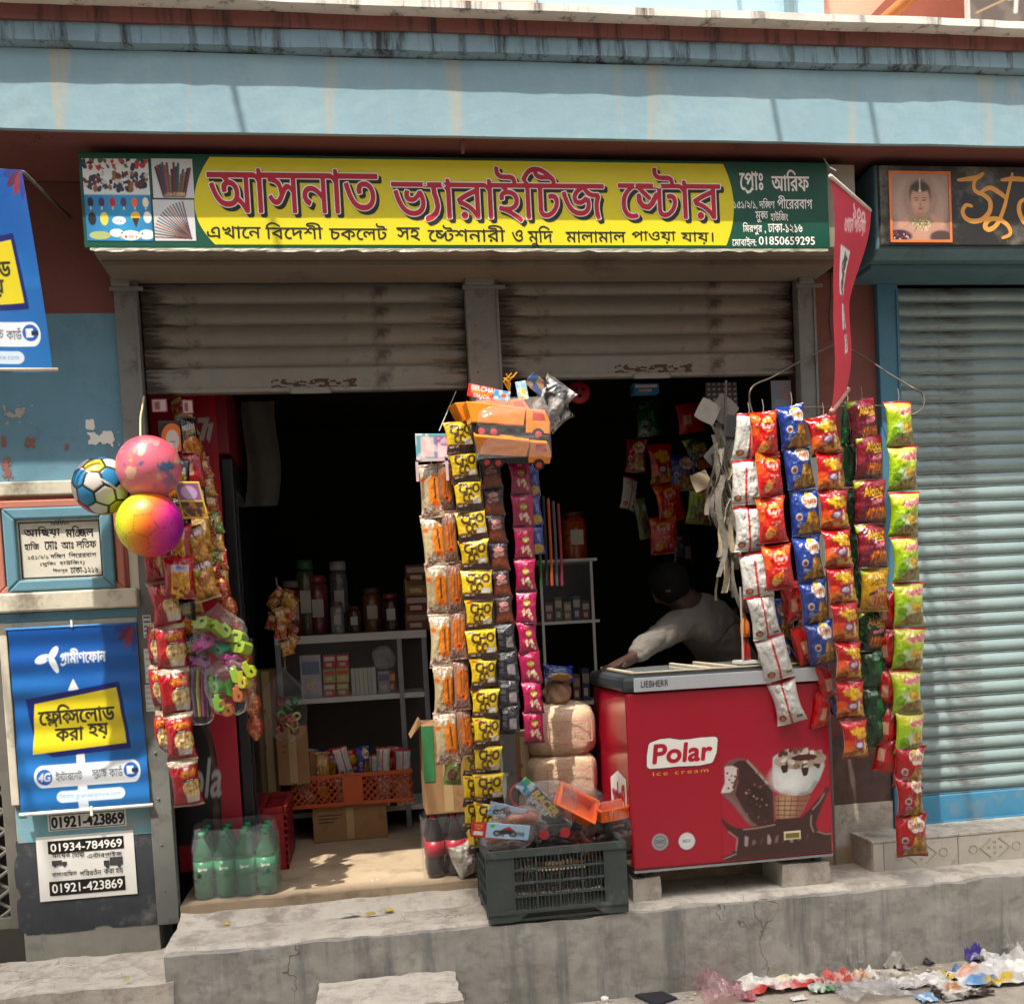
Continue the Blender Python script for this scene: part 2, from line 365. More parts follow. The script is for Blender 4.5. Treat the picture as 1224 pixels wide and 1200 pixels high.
def print_sheet(name, cv, m, parent, fn, thick=0.):
    """canvas cv on a grid; fn(u,v)->world"""
    mb = MB(); mb.grid(fn, cv.nx - 1, cv.ny - 1); o = mb.build(name, m, parent, smooth=True); setcol(o.data, cv.a.reshape(-1, 3))
    if thick:
        q = o.modifiers.new('solid', 'SOLIDIFY'); q.thickness = thick; q.offset = 0
    return o
def flat(box, Y):
    X0, X1, Z0, Z1 = R(*box, Y); return lambda u, v: (X0 + u * (X1 - X0), Y, Z0 + v * (Z1 - Z0))
load_glyphs("আঅসনাতভযরইটিজেএখবদশীচকলহওমুপায়য়।পরঃফিণগ্ংঙহউঢংবমোলছঞতিলমিডোফহযাচকার্ডইন্টারনেটস্ক্র্যাচমায়ের দোয়া এন্টারপ্রাইজবাসা/অফিস পরিবর্তন০১২৩৪৫৬৭৮৯" + ''.join(chr(c) for c in range(32, 127)) + 'ষত়')
# ================= large structure =================
CONC = mat('#b9b2a6', .9, var=.14, scale=9, bump=.5, bscale=30, dirt='#867e74', damt=.42, dscale=5, key='concrete', crack=1.6, dirt2='#938a7d', d2scale=14)
CONCD = mat('#9c9991', .85, var=.14, scale=7, bump=.5, bscale=25, dirt='#6f706c', damt=.5, dscale=2.5, streak=True, key='damp_concrete', crack=.8, dirt2='#7b7b76', d2scale=11)
DUST = mat('#a39a8c', .95, var=.16, scale=4, bump=.5, bscale=50, dirt='#78716a', damt=.5, dscale=2.5, key='dusty_ground')
BROWNRED = mat('#6e4038', .8, var=.1, scale=4, bump=.15, bscale=40, dirt='#4c2d29', damt=.25, dscale=2, key='brown_red_paint', crack=.5, dirt2='#63382f', d2scale=4)
WALLBLUE = mat('#5f8799', .75, var=.08, scale=3, bump=.15, bscale=30, dirt='#55606a', damt=.3, dscale=2.2, key='blue_wall_paint', crack=.6, dirt2='#567a8a', d2scale=5)
FASC = mat('#7d9aa4', .8, var=.07, scale=2.5, bump=.25, bscale=18, dirt='#a09a86', damt=.32, dscale=1.6, streak=True, key='light_blue_fascia', crack=0., dirt2='#8aa3a8', d2scale=2.2)
STREAKB = mat('#7c95a0', .85, var=.12, scale=4, bump=.3, bscale=25, dirt='#2f2d2c', damt=.52, dscale=5, streak=True, key='stained_blue')
STREAKR = mat('#7a4b45', .85, var=.12, scale=4, bump=.2, bscale=25, dirt='#2c2423', damt=.45, dscale=5, streak=True, key='stained_red')
COPE = mat('#cfc9bf', .9, var=.1, scale=5, bump=.4, bscale=22, dirt='#4d4339', damt=.36, dscale=4, streak=True, key='pale_coping')
SALMON = mat('#b2705d', .8, var=.08, scale=4, bump=.15, bscale=40, dirt='#7c5347', damt=.25, dscale=3, key='salmon_paint')
CREAM = mat('#c3bba8', .85, var=.1, scale=5, bump=.25, bscale=30, dirt='#7d7566', damt=.35, dscale=4, key='cream_stone')
TEAL = mat('#5d8795', .7, var=.08, scale=4, bump=.1, bscale=40, dirt='#47626d', damt=.3, dscale=4, key='teal_trim')
GREYM = mat('#6c6d68', .55, metal=.0, var=.12, scale=6, bump=.1, bscale=40, dirt='#4b4139', damt=.38, dscale=5, key='grey_metal')
SHUT0 = mat('#5d5b53', .5, metal=.25, var=.12, scale=5, dirt='#4a3a30', damt=.22, dscale=4, key='rusty_shutter')
BLSH = mat('#6f8483', .5, metal=.1, var=.12, scale=4, dirt='#6a5546', damt=.4, dscale=9, key='faded_teal_shutter')
BLFR = mat('#3d6c80', .5, var=.1, scale=4, dirt='#4d4a48', damt=.3, dscale=4, key='blue_frame')
HOUS = mat('#746b5e', .5, metal=.1, var=.1, scale=3, dirt='#5a5147', damt=.35, dscale=3, key='housing_sheet')
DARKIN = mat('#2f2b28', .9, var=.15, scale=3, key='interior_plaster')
BLACKP = mat('#35383d', .7, var=.2, scale=8, bump=.2, bscale=50, dirt='#6c6a66', damt=.33, dscale=7, key='black_paint')

def shutter_rust(col, rust, key, ends=1., spread=.32):
    """painted steel with brown rust creeping in from the slat ends and along the joints"""
    m = mat(col, .5, metal=.2, var=.14, scale=4, dirt='#4a4038', damt=.2, dscale=5, key=key); t = m.node_tree; L = t.links.new; b = t.nodes['Principled BSDF']; src = b.inputs['Base Color'].links[0].from_socket
    tc = t.nodes.new('ShaderNodeTexCoord'); sp = t.nodes.new('ShaderNodeSeparateXYZ'); L(tc.outputs['Generated'], sp.inputs[0])
    f = t.nodes.new('ShaderNodeMath'); f.operation = 'SUBTRACT'; f.inputs[1].default_value = .5; L(sp.outputs[0], f.inputs[0]); a = t.nodes.new('ShaderNodeMath'); a.operation = 'ABSOLUTE'; L(f.outputs[0], a.inputs[0])
    mp = t.nodes.new('ShaderNodeMapping'); mp.inputs['Scale'].default_value = (4, 4, 26); L(tc.outputs['Object'], mp.inputs[0]); n = t.nodes.new('ShaderNodeTexNoise'); n.inputs['Scale'].default_value = 1; n.inputs['Detail'].default_value = 7; n.inputs['Roughness'].default_value = .7; L(mp.outputs[0], n.inputs['Vector'])
    r = t.nodes.new('ShaderNodeMapRange'); r.inputs[1].default_value = .5 - spread; r.inputs[2].default_value = .5; r.inputs[3].default_value = -.28; r.inputs[4].default_value = .16 * ends; L(a.outputs[0], r.inputs[0])
    s = t.nodes.new('ShaderNodeMath'); s.operation = 'ADD'; L(n.outputs[0], s.inputs[0]); L(r.outputs[0], s.inputs[1]); r2 = t.nodes.new('ShaderNodeMapRange'); r2.inputs[1].default_value = .5; r2.inputs[2].default_value = .66; r2.inputs[4].default_value = .9; L(s.outputs[0], r2.inputs[0])
    mm = t.nodes.new('ShaderNodeMix'); mm.data_type = 'RGBA'; L(r2.outputs[0], mm.inputs[0]); L(src, mm.inputs[6]); mm.inputs[7].default_value = (*lin(rust), 1); L(mm.outputs[2], b.inputs['Base Color']); return m
SHUT = shutter_rust('#7b776d', '#2e1f15', 'rusty_shutter', spread=.24)
BLSH = shutter_rust('#7c8e8d', '#574338', 'faded_teal_steel', ends=.15, spread=.6)
def uneven(o, amp, scale=9., seed=1, axis=(1, 1, 1), cuts=0, size=.05):
    """break up straight concrete edges with real displacement"""
    me = o.data; bm = bmesh.new(); bm.from_mesh(me)
    for _ in range(12):
        es = [e for e in bm.edges if e.calc_length() > size]
        if not es or len(bm.verts) > 30000: break
        bmesh.ops.subdivide_edges(bm, edges=es, cuts=1, use_grid_fill=True)
    co = np.array([v.co[:] for v in bm.verts]); fine = vnoise(co[:, 0] * scale * 4 + 3, (co[:, 1] + co[:, 2]) * scale * 4 + 9, seed + 8) - .5
    for k in range(3):
        n = vnoise(co[:, 0] * scale + k * 7.3 + 40, co[:, 1] * scale + co[:, 2] * scale * .8 + 50, seed + k) - .5
        for v, d, e_ in zip(bm.verts, n, fine): v.co[k] += (d * 2 + e_ * .7) * amp * axis[k]
    bmesh.ops.triangulate(bm, faces=bm.faces); bm.to_mesh(me); bm.free(); me.polygons.foreach_set('use_smooth', [True] * len(me.polygons)); me.set_sharp_from_angle(angle=math.radians(40)); return o

ST = -.07; FLO = .38; TRD = .287
# street and shop floor
structure(MB().grid(lambda u, v: (-60 + 120 * u, -30 + 60.5 * v - .5, ST), 60, 30).build('street', DUST))
# raised step along the shop front
b = MB().box(-.83, 7, -.45, .02, ST - .05, TRD)
structure(uneven(b.build('front_step', CONCD), .014, 5, 3, size=.045))
b = MB().grid(lambda u, v: (-.845 + 7.8 * u, -.437 + .44 * v + (.034 * (1 - v) ** 6) * float(max(0, vnoise(np.array(u * 46.), np.array(3.), 8) - .35)) * 2, TRD + .006 + .012 * float(vnoise(np.array(u * 40), np.array(v * 6), 4)) - (.03 if v < .01 else 0.)), 320, 14)
structure(b.build('step_tread', CONC, smooth=True))
zl = P(100, 1175, Y=-.45)[2]
b = MB().box(-6, -.80, -.46, .02, ST - .05, .19)
structure(uneven(b.build('lower_step', CONC), .02, 5, 9, size=.07))
b = MB().box(-.835, 2.5, -.03, 3.4, .2, FLO)
structure(uneven(b.build('shop_floor', mat('#a08d74', .8, var=.15, scale=5, bump=.2, bscale=25, dirt='#6a5c4c', damt=.4, dscale=3, key='worn_floor')), .006, 6, 5, size=.12))
b = MB().prism([(-.18, TRD), (-.03, FLO - .035), (-.03, .2), (-.18, .2)], -.83, 1.02)   # worn mortar slope up to the sill
structure(uneven(b.build('sill_ramp', CONC), .012, 8, 12, size=.06))

# ---- the shop building ----
B = thing('shop_building', 'blue and brown-red row of shops with stained concrete canopy', 'building', (.7, .1, ST))
zr = P(70, 375, Y=0)[2]; zled1 = R(0, 575, 160, 590, 0); zled2 = R(0, 707, 165, 730, 0)
XL = P(20, 1000, Y=0)[0]                                        # left end of the low wall beside the gate
MB().box(-6, -.934, 0, .3, zr, 3.468).build('wall', BROWNRED, B)
MB().box(-6, -.934, 0, .3, zled1[3] - .01, zr).build('wall', WALLBLUE, B)
MB().box(XL, -.934, 0, .3, ST, zled1[3] - .01).build('wall', mat('#8d8a80', .85, var=.15, scale=5, bump=.4, bscale=28, dirt='#5c6a70', damt=.4, dscale=4, key='bare_plaster'), B)
MB().box(-6, XL - .55, 0, .3, ST, zled1[3] - .01).build('wall', mat('#6b8794', .85, var=.15, key='blue_side'), B)
# mouldings round the name plate
def pxbox(mb, box, y0, y1, Yref=None, mi=0):
    X0, X1, Z0, Z1 = R(*box, y0 if Yref is None else Yref); return mb.box(X0, X1, y0, y1, Z0, Z1, mi)
b = MB(); z = R(0, 574, 160, 591, -.05); b.box(-2.6, z[1], -.055, -.001, z[2], z[3]); b.build('ledge', CREAM, B, bevel=.006)
b = MB(); z = R(0, 706, 165, 729, -.06); b.box(-2.6, z[1], -.07, -.001, z[2], z[3]); b.build('ledge', CREAM, B, bevel=.008)
b = MB(); z2 = R(0, 729, 165, 741, -.03); b.box(-2.6, z[1] - .01, -.035, -.001, z2[2], z[2] - .001); b.build('trim', TEAL, B, bevel=.004)
b = MB(); z = R(0, 591, 152, 706, -.025); b.box(-2.6, z[1], -.03, -.001, z[2], z[3]); b.build('plaque_surround', SALMON, B, bevel=.006)
b = MB(); z = R(152, 591, 164, 706, -.025); b.box(z[0] + .001, z[1], -.034, -.001, z[2], z[3]); b.build('trim', CREAM, B, bevel=.005)
def frame(mb, box, wpx, y0, y1, Yref):
    X0, X1, Z0, Z1 = R(*box, Yref); w_ = wpx / PPM(Yref)
    for (ox, sgn) in ((0, 1),):
        mb.prism([(X0, Z0), (X1, Z0), (X1 - w_, Z0 + w_), (X0 + w_, Z0 + w_)], y0, y1, 'y'); mb.prism([(X0, Z1), (X0 + w_, Z1 - w_), (X1 - w_, Z1 - w_), (X1, Z1)], y0, y1, 'y')
        mb.prism([(X0, Z0), (X0 + w_, Z0 + w_), (X0 + w_, Z1 - w_), (X0, Z1)], y0, y1, 'y'); mb.prism([(X1, Z0), (X1, Z1), (X1 - w_, Z1 - w_), (X1 - w_, Z0 + w_)], y0, y1, 'y')
b = MB(); frame(b, (-6, 597, 148, 708), 9, -.052, -.028, -.04); b.build('moulding', SALMON, B, bevel=.006)
b = MB(); frame(b, (6, 606, 136, 706), 13, -.066, -.028, -.05); b.build('moulding', TEAL, B, bevel=.008)
# plaster frame round the hanging poster, narrow paper-covered board beside the shutter guide
b = MB(); z = R(8, 742, 18, 962, 0); b.box(z[0], z[1], -.03, -.001, z[2], z[3]); z = R(8, 741, 166, 750, 0); b.box(z[0], z[1], -.031, -.001, z[2], z[3]); b.build('trim', CREAM, B, bevel=.004)
b = MB(); z = R(160, 742, 181, 962, 0); b.box(z[0], min(z[1], -.936), -.032, -.001, z[2], z[3]); b.build('trim', CREAM, B, bevel=.004)
b = MB(); z = R(20, 962, 192, 1001, 0); b.box(z[0], -.936, -.004, -.001, z[2], z[3]); b.build('trim', mat('#6f9aa5', .8, var=.15, dirt='#8d8a80', damt=.4, dscale=9, key='teal_band'), B)
def patch(box, Y, m, name, parent, seed, thr=.0, rag=.35, aspect=1.):
    """ragged flat patch of paint or paper, a thin layer of its own"""
    X0, X1, Z0, Z1 = R(*box, Y); nx = 90; cell = (X1 - X0) / nx; ny = int((Z1 - Z0) / cell)
    x, y = np.meshgrid(np.arange(nx) / nx, np.arange(ny) / ny); e = np.minimum.reduce([x, 1 - x, y * ny / nx, (1 - y) * ny / nx]) * 6
    fd = np.clip(e + (vnoise(x * 7, y * 7 * ny / nx, seed) - .5) * rag * 6 - thr, 0, 1); v, f = iso(fd)
    return MB().add([(X0 + a * cell, Y, Z0 + c * cell) for a, c in v], f).build(name, m, parent)
patch((18, 996, 196, 1112), -.0022, BLACKP, 'paint_patch', B, 3, thr=-.7, rag=.25)
patch((0, 484, 40, 512), -.002, mat('#a89f94', .9, key='bare_spot'), 'paint_patch', B, 5, rag=.9, thr=.7)
for q, bx in enumerate(((28, 520, 44, 538), (76, 530, 84, 540), (0, 520, 8, 536), (0, 544, 16, 575), (146, 545, 160, 550))): patch(bx, -.002, mat('#8a5a50', .9, key='peeled_spot'), 'paint_patch', B, 8 + q, rag=.9, thr=.9)
# pillars between the shops
MB().box(2.19, 2.495, 0, .3, TRD - .1, 3.09).build('pillar', BROWNRED, B)
z = R(997, 880, 1045, 960, -.005); MB().box(2.192, 2.493, -.012, -.001, z[2], z[3]).build('pillar_patch', mat('#5f4a45', .9, var=.25, scale=8, bump=.3, dirt='#3f3a38', damt=.5, dscale=6, key='bare_brick_red'), B)
z = R(997, 960, 1045, 1000, -.005); MB().box(2.192, 2.493, -.02, -.001, TRD, z[3]).build('pillar_base', CONC, B)
# canopy: soffit slab, fascia, drip, dark red band, coping
def zc(py, Y): return P(612, py, Y)[2]
zf0, zf1, zd1, zb1, zw1 = zc(164, -.465), zc(74, -.465), zc(43, -.495), zc(24, -.505), zc(3, -.57)
MB().box(-7, 9, -.444, .5, zf0 + .0015, zf1).build('soffit_slab', BROWNRED, B)
uneven(MB().box(-7, 9, -.465, -.445, zf0, zf1).build('fascia', FASC, B), .004, 3, 4, size=.15)
uneven(MB().prism([(-.445, zf1), (-.497, zf1 + .015), (-.493, zd1), (-.395, zd1), (-.395, zf1)], -7, 9).build('drip_moulding', STREAKB, B), .005, 5, 6, size=.12)
MB().box(-7, 9, -.505, -.345, zd1, zb1).build('red_band', STREAKR, B)
uneven(MB().box(-7, 9, -.57, .5, zb1, zw1).build('coping', COPE, B), .004, 6, 8, size=.12)
# upper storey seen over the canopy
UPB = mat('#9db9c4', .8, var=.06, scale=3, key='pale_blue_wall'); UPP = mat('#d99c83', .8, var=.06, scale=3, key='peach_wall')
MB().box(-7, P(165, 8, 0)[0], .0, .3, zw1, 7.5).build('upper_wall', UPB, B)
MB().box(P(165, 8, 0)[0], P(640, 8, 0)[0], -.02, .3, zw1, 7.5).build('upper_wall', mat('#c9a99c', .8, var=.06, key='dusty_pink_wall'), B)
MB().box(P(640, 8, 0)[0], P(985, 8, 0)[0], .0, .3, zw1, 7.5).build('upper_wall', UPB, B)
MB().box(P(985, 8, 0)[0], 9, .02, .3, zw1, 7.5).build('upper_wall', UPP, B)
MB().tube([P(944, 30, -.06), P(944, 30, -.06) + np.array([0, 0, 3])], .022, 10).build('drain_pipe', mat('#8fb2c2', .5, key='pipe_blue'), B, smooth=True)
b = MB(); q0 = P(1040, 40, -.2); q1 = P(1085, 0, -.2); b.tube([q0, q1 + (q1 - q0) * 3], .03, 8); b.build('awning_strut', mat('#a8642f', .6, var=.2, key='rust'), B, smooth=True)
b = MB(); q = P(1055, 44, -.1); b.prism([(q[0] - .35, zw1), (q[0] + 1.6, zw1), (q[0] + 1.6, zw1 + 1.2), (q[0] + .9, zw1 + 1.2)], -.02, .0, 'y'); b.build('awning_sheet', mat('#8a4a38', .7, var=.1, key='brown_sheet'), B)
# shop interior (plaster walls and ceiling)
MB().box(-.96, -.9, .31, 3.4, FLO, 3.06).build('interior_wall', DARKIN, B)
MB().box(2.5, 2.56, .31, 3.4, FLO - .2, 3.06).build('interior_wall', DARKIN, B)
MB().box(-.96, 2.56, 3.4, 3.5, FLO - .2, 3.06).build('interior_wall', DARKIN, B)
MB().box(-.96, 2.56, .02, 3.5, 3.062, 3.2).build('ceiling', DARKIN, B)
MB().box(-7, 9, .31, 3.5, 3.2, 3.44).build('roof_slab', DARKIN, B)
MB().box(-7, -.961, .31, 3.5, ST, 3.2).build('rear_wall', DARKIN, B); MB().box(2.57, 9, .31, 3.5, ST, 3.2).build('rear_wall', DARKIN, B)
# hook and pipe stub under the soffit
MB().tube([P(553, 170, -.42), P(553, 184, -.42)], [.012, .006], 8).build('drip_stub', BROWNRED, B)

# ---- rolling shutters ----
def slatprof(z0, z1, y, out=.014):
    n = 7; pts = []
    for i in range(n + 1):
        t = i / n; pts.append((y - out * math.sin(math.pi * (t ** .8)), z0 + (z1 - z0) * t))
    return pts + [(y + .004, z1), (y + .004, z0)]
def shutter(name, label, x0, x1, zs, rail_h, m, y=.05, rail_mat=None, bumps=True, out=.013):
    T = thing(name, label, 'shutter', ((x0 + x1) / 2, y, min(zs)))
    for za, zb in zip(zs[1:], zs[:-1]):
        b = MB(); pr = slatprof(za + .004, zb, y, out)[:8] + [(y + .004, zb)]; pr = [(y - .006, za - .001), (y - .006, za + .004)] + pr; sd = random.random() * 50; ns = 26
        def fn(u, v):
            i = min(int(v * (len(pr) - 1) + .5), len(pr) - 1); n1 = float(vnoise(np.array(u * 7 + sd), np.array(sd), 3)) - .5; n2 = float(vnoise(np.array(u * 16 + sd), np.array(za * 3), 7)) - .5
            return (x0 + u * (x1 - x0), pr[i][0] + .006 * n1 + .003 * n2, pr[i][1] + .004 * n1)
        b.grid(fn, ns, len(pr) - 1); b.build('slat', m, T, smooth=True, angle=50)
    b = MB(); zb = zs[-1]; b.box(x0, x1, y - .022, y + .01, zb - rail_h, zb - .004); b.box(x0, x1, y - .034, y - .022, zb - rail_h, zb - rail_h + .018)
    r = b.build('bottom_rail', rail_mat or m, T, bevel=.004)
    if bumps:
        MB().box((x0 + x1) / 2 - .09, (x0 + x1) / 2 + .09, y - .045, y - .0345, zb - rail_h - .012, zb - rail_h + .012).build('handle', m, T, bevel=.005)
        patch_w(T, (x0 + x1) / 2 - .17, (x0 + x1) / 2 + .2, zb - rail_h + .02, zb - rail_h + .06, y - .0226)
    return T
def patch_w(parent, X0, X1, Z0, Z1, Y, seed=4):
    nx = 90; cell = (X1 - X0) / nx; ny = int((Z1 - Z0) / cell); x, y = np.meshgrid(np.arange(nx) / nx, np.arange(ny) / ny)
    fd = np.clip((vnoise(x * 14, y * 5, seed) - .5) * 6 + .2, 0, 1); v, f = iso(fd)
    MB().add([(X0 + a * cell, Y, Z0 + c * cell) for a, c in v], f).build('peeled_paint', mat('#4a3328', .9, key='rust_patch'), parent)
xg = [-.84, .553, .70, 2.10]
zs = [P(360, y, .05)[2] for y in (330, 337, 364, 388.5, 414, 440)]
shutter('rolling_shutter', 'grey rolling shutter half raised beside the blue wall', xg[0] + .002, xg[1] - .002, zs, zs[-1] - P(360, 470, .05)[2], SHUT)
zs = [P(775, y, .05)[2] for y in (321, 328, 354, 378, 401, 425)]
shutter('rolling_shutter', 'grey rolling shutter half raised over the red chest freezer', xg[2] + .002, xg[3] - .002, zs, zs[-1] - P(775, 452, .05)[2], SHUT)
def guide(label, x0, x1, z0, z1, m, cap=True, y0=-.03):
    T = thing('shutter_guide', label, 'shutter guide', ((x0 + x1) / 2, 0, z0), 'shutter guides')
    MB().box(x0, x1, y0, .03, z0, z1).build('channel', m, T, bevel=.004)
    MB().box(x1 - .012, x1 - .001, y0 - .006, y0 - .001, z0 + .01, z1 - .03).build('lip', m, T)
    if cap: MB().box(x0 - .012, x1 + .03, y0 - .02, y0 - .007, z1 - .06, z1 - .045).build('bracket', m, T); MB().box(x0 - .003, x1 - .02, y0 - .035, y0 - .02, z1 - .045, z1 - .002).build('cap', m, T, bevel=.005)
    for k in range(4):
        zz = z0 + .15 + k * .2; MB().lathe([(.006, 0), (.005, .004), (.001, .006)], seg=8, M=Matrix.Translation((x0 + .04, y0, zz)) @ Matrix.Rotation(math.pi / 2, 4, 'X')).build('bolt', GREYM, T)
    return T
guide('grey shutter guide channel standing against the blue wall', -.934, -.842, FLO - .075, 3.068, GREYM)
guide('short grey shutter guide between the two raised shutters', .552, .700, 2.30, 3.068, GREYM)
guide('grey shutter guide next to the brown-red pillar', 2.102, 2.188, TRD, 3.068, GREYM)
guide('blue steel shutter guide of the closed shop', 2.497, 2.60, .44, 3.03, BLFR, cap=False)
z0b = .435; zs = [3.03 - .068 * k for k in range(37)]
shutter('rolling_shutter', 'closed teal rolling shutter with rust and long shadows of slats', 2.603, 6.0, zs, zs[-1] - z0b, BLSH, y=.05, out=.015, rail_mat=mat('#3f7fa0', .5, var=.1, dirt='#6d7f85', damt=.35, dscale=7, key='blue_rail'), bumps=False)
# middle post under the guide, hidden behind the hanging goods
T = thing('steel_post', 'grey steel post behind the strips of chocolate wafers', 'post', (.62, .02, FLO))
MB().box(.585, .675, -.005, .06, FLO, 2.30).build('column', GREYM, T, bevel=.004)
for k in range(3): MB().box(.60, .66, -.0085, -.0055, 2.12 + k * .05, 2.155 + k * .05).build('plate', mat('#9a917f', .6, key='plate_paint'), T)

# ---- shutter housings ----
def housing(label, x0, x1, m, zb=3.07, yf=-.33):
    T = thing('shutter_housing', label, 'shutter housing', ((x0 + x1) / 2, yf / 2, zb))
    MB().prism([(yf, zb + .03), (yf + .05, zb), (-.001, zb - .01), (-.001, 3.45), (yf + .03, 3.45), (yf, 3.44)], x0, x1, 'x').build('box', m, T, bevel=.01)
    MB().box(x0 + .02, x1 - .02, yf + .10, -.01, zb - .022, zb - .004).build('lip', m, T)
    return T
housing('long sheet metal shutter housing behind the yellow shop sign', -.945, 2.215, HOUS)
housing('blue sheet metal shutter housing behind the black sign', 2.34, 6.2, mat('#48656e', .5, metal=.1, var=.12, dirt='#39484e', damt=.35, dscale=4, key='blue_housing'), zb=3.05)

# ---- tiled ledge in front of the closed shop ----
T = thing('tiled_ledge', 'low ledge faced with patterned white tiles below closed shutter', 'ledge', (3.5, -.1, TRD))
xt = P(1043, 1025, -.22)[0]; zt = P(1100, 1000, -.22)[2]
MB().box(xt, 6.2, -.212, .09, TRD - .02, zt - .012).build('core', CONC, T)
MB().box(xt - .004, 6.2, -.225, .05, zt - .012, zt).build('top', CONC, T, bevel=.003)
TILE = mat('#b9b4a8', .3, var=.1, scale=6, dirt='#8a8378', damt=.35, dscale=5, key='glazed_tile'); TPAT = mat('#a39c8d', .5, var=.1, key='tile_relief')
xs = [xt + .002, xt + .055] + [xt + .055 + .37 * k for k in range(1, 8)]
for a, c in zip(xs[:-1], xs[1:]):
    t_ = MB().box(a + .0015, c - .0015, -.222, -.2125, TRD, zt - .0135).build('tile', TILE, T, bevel=.0015)
    if c - a > .2:
        b = MB(); cx, cz = (a + c) / 2, (TRD + zt) / 2
        for sx in (-1, 1):
            b.tube([(cx + sx * .02, -.222, cz + .045), (cx + sx * .075, -.222, cz), (cx + sx * .02, -.222, cz - .045)], .004, 6)
            b.tube([(cx + sx * (.11 + .02 * math.cos(t)), -.222, cz + sx * .02 * math.sin(t)) for t in np.arange(0, 6.4, .5)], .003, 5)
        for qx, qz in ((0, 0), (.03, 0), (-.03, 0), (0, .025), (0, -.025)): b.tube([(cx + qx + .006 * math.cos(t), -.222, cz + qz + .006 * math.sin(t)) for t in np.arange(0, 6.4, .6)], .0025, 5)
        b.build('relief', TPAT, t_)

# ---- metal gate in the opening at the end of the wall ----
T = thing('metal_gate', 'grey metal gate with diamond lattice beside the poster wall', 'gate', (XL - .3, .06, .2))
GG = mat('#6a675f', .5, metal=.2, var=.12, dirt='#5d574e', damt=.35, dscale=5, key='gate_paint')
zt_, zb_ = P(5, 745, .05)[2], P(20, 1108, .05)[2]; xr = XL - .006
MB().box(xr - .05, xr, .02, .08, zb_, zt_).build('stile', GG, T, bevel=.004); MB().box(xr - .5, xr - .051, .03, .07, zb_, zb_ + .05).build('rail', GG, T, bevel=.003)
MB().box(xr - .5, xr - .051, .03, .07, zb_ + .62, zb_ + .67).build('rail', GG, T, bevel=.003)
for k in range(7):
    for s in (-1, 1):
        b = MB(); c0 = zb_ + .08 + k * .085; b.tube([(xr - .053, .05 + s * .006, c0), (xr - .2, .05 + s * .006, c0 + s * .1)], .008, 6); b.build('lattice_bar', GG, T)
MB().box(xr - .5, xr - .051, .075, .08, zb_ + .68, zt_).build('sheet', mat('#6f8f9c', .5, var=.12, key='gate_sheet'), T)
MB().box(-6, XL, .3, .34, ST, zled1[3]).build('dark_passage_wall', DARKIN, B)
# ================= the building across the street (behind the camera; its roof edge shades the step) =================
T = thing('opposite_building', 'tall cream apartment building across the narrow street', 'building', (0, -11, ST))
OB = mat('#cfcac0', .85, var=.06, scale=1.5, dirt='#a3967f', damt=.3, dscale=.6, streak=True, key='cream_render')
zob = .38 + 2.5 * 7.56
MB().box(-9.5, -1.9, -16, -7.5, ST, zob).build('wall', OB, T)
GLS = mat('#30383c', .15, key='window_glass'); WFR = mat('#8d8f8c', .5, key='window_frame')
for fl in range(6):
    for k in range(3):
        x = -8.1 + k * 2.4; z0 = 1.0 + fl * 3.05
        wn = MB().box(x - .7, x + .7, -7.5, -7.44, z0, z0 + 1.3).build('window', WFR, T); MB().box(x - .62, x + .62, -7.439, -7.43, z0 + .08, z0 + 1.22).build('pane', GLS, wn)
T = thing('low_building', 'plain two-storey building next to the tall one across the street', 'building', (6, -10, ST))
MB().box(-1.85, 20, -13, -7.6, ST, 7.4).build('wall', OB, T); MB().box(-1.86, 20.1, -13.1, -7.45, 7.41, 7.6).build('roof', CONC, T)
for fl in range(2):
    for k in range(6): wn = MB().box(k * 3.2 - .2, k * 3.2 + 1.2, -7.6, -7.54, 1. + fl * 3.2, 2.3 + fl * 3.2).build('window', WFR, T); MB().box(k * 3.2 - .12, k * 3.2 + 1.12, -7.539, -7.53, 1.08 + fl * 3.2, 2.22 + fl * 3.2).build('pane', GLS, wn)
T = thing('side_building', 'cream three-storey building beside the tall one across the street', 'building', (-16, -10, ST)); MB().box(-26, -9.55, -14, -7.7, ST, 9.5).build('wall', OB, T); MB().box(-26.1, -9.56, -14.1, -7.6, 9.51, 9.7).build('roof', CONC, T)
def smooth_path(pts, n=6):
    pts = [np.array(p) for p in pts]; out = []
    for i in range(len(pts) - 1):
        p0, p1, p2, p3 = pts[max(i - 1, 0)], pts[i], pts[i + 1], pts[min(i + 2, len(pts) - 1)]
        for k in range(n): t = k / n; out.append(.5 * (2 * p1 + (p2 - p0) * t + (2 * p0 - 5 * p1 + 4 * p2 - p3) * t * t + (3 * p1 - p0 - 3 * p2 + p3) * t ** 3))
    return out + [pts[-1]]
# ================= signs =================
LR = mat('#b0142c', .45, var=.04, key='red_print'); LK = mat('#141414', .45, var=.02, key='black_print'); LW = mat('#e9e6de', .45, var=.02, key='white_print')
LG = mat('#0d4a38', .35, var=.06, scale=2, key='green_vinyl'); LY = mat('#d3c41e', .35, var=.05, scale=2, key='yellow_vinyl')
VPR = vcmat('glossy_print', .35); VPM = vcmat('matt_print', .6); VVN = vcmat('vinyl_print', .3, bump=.15, bscale=14)
S = thing('shop_sign', 'long yellow and green vinyl sign with red Bengali lettering', 'sign', (.58, -.34, 3.09))
X0, X1, Z0, Z1 = R(95, 187, 991, 292, -.35)
SX0 = P(97, 235, -.35)[0]; SX1 = P(990, 245, -.35)[0]; SZ0 = 3.074; SZ1 = 3.437
MB().box(SX0, SX1, -.352, -.331, SZ0, SZ1).build('panel', LG, S, bevel=.002)
b = MB(); 
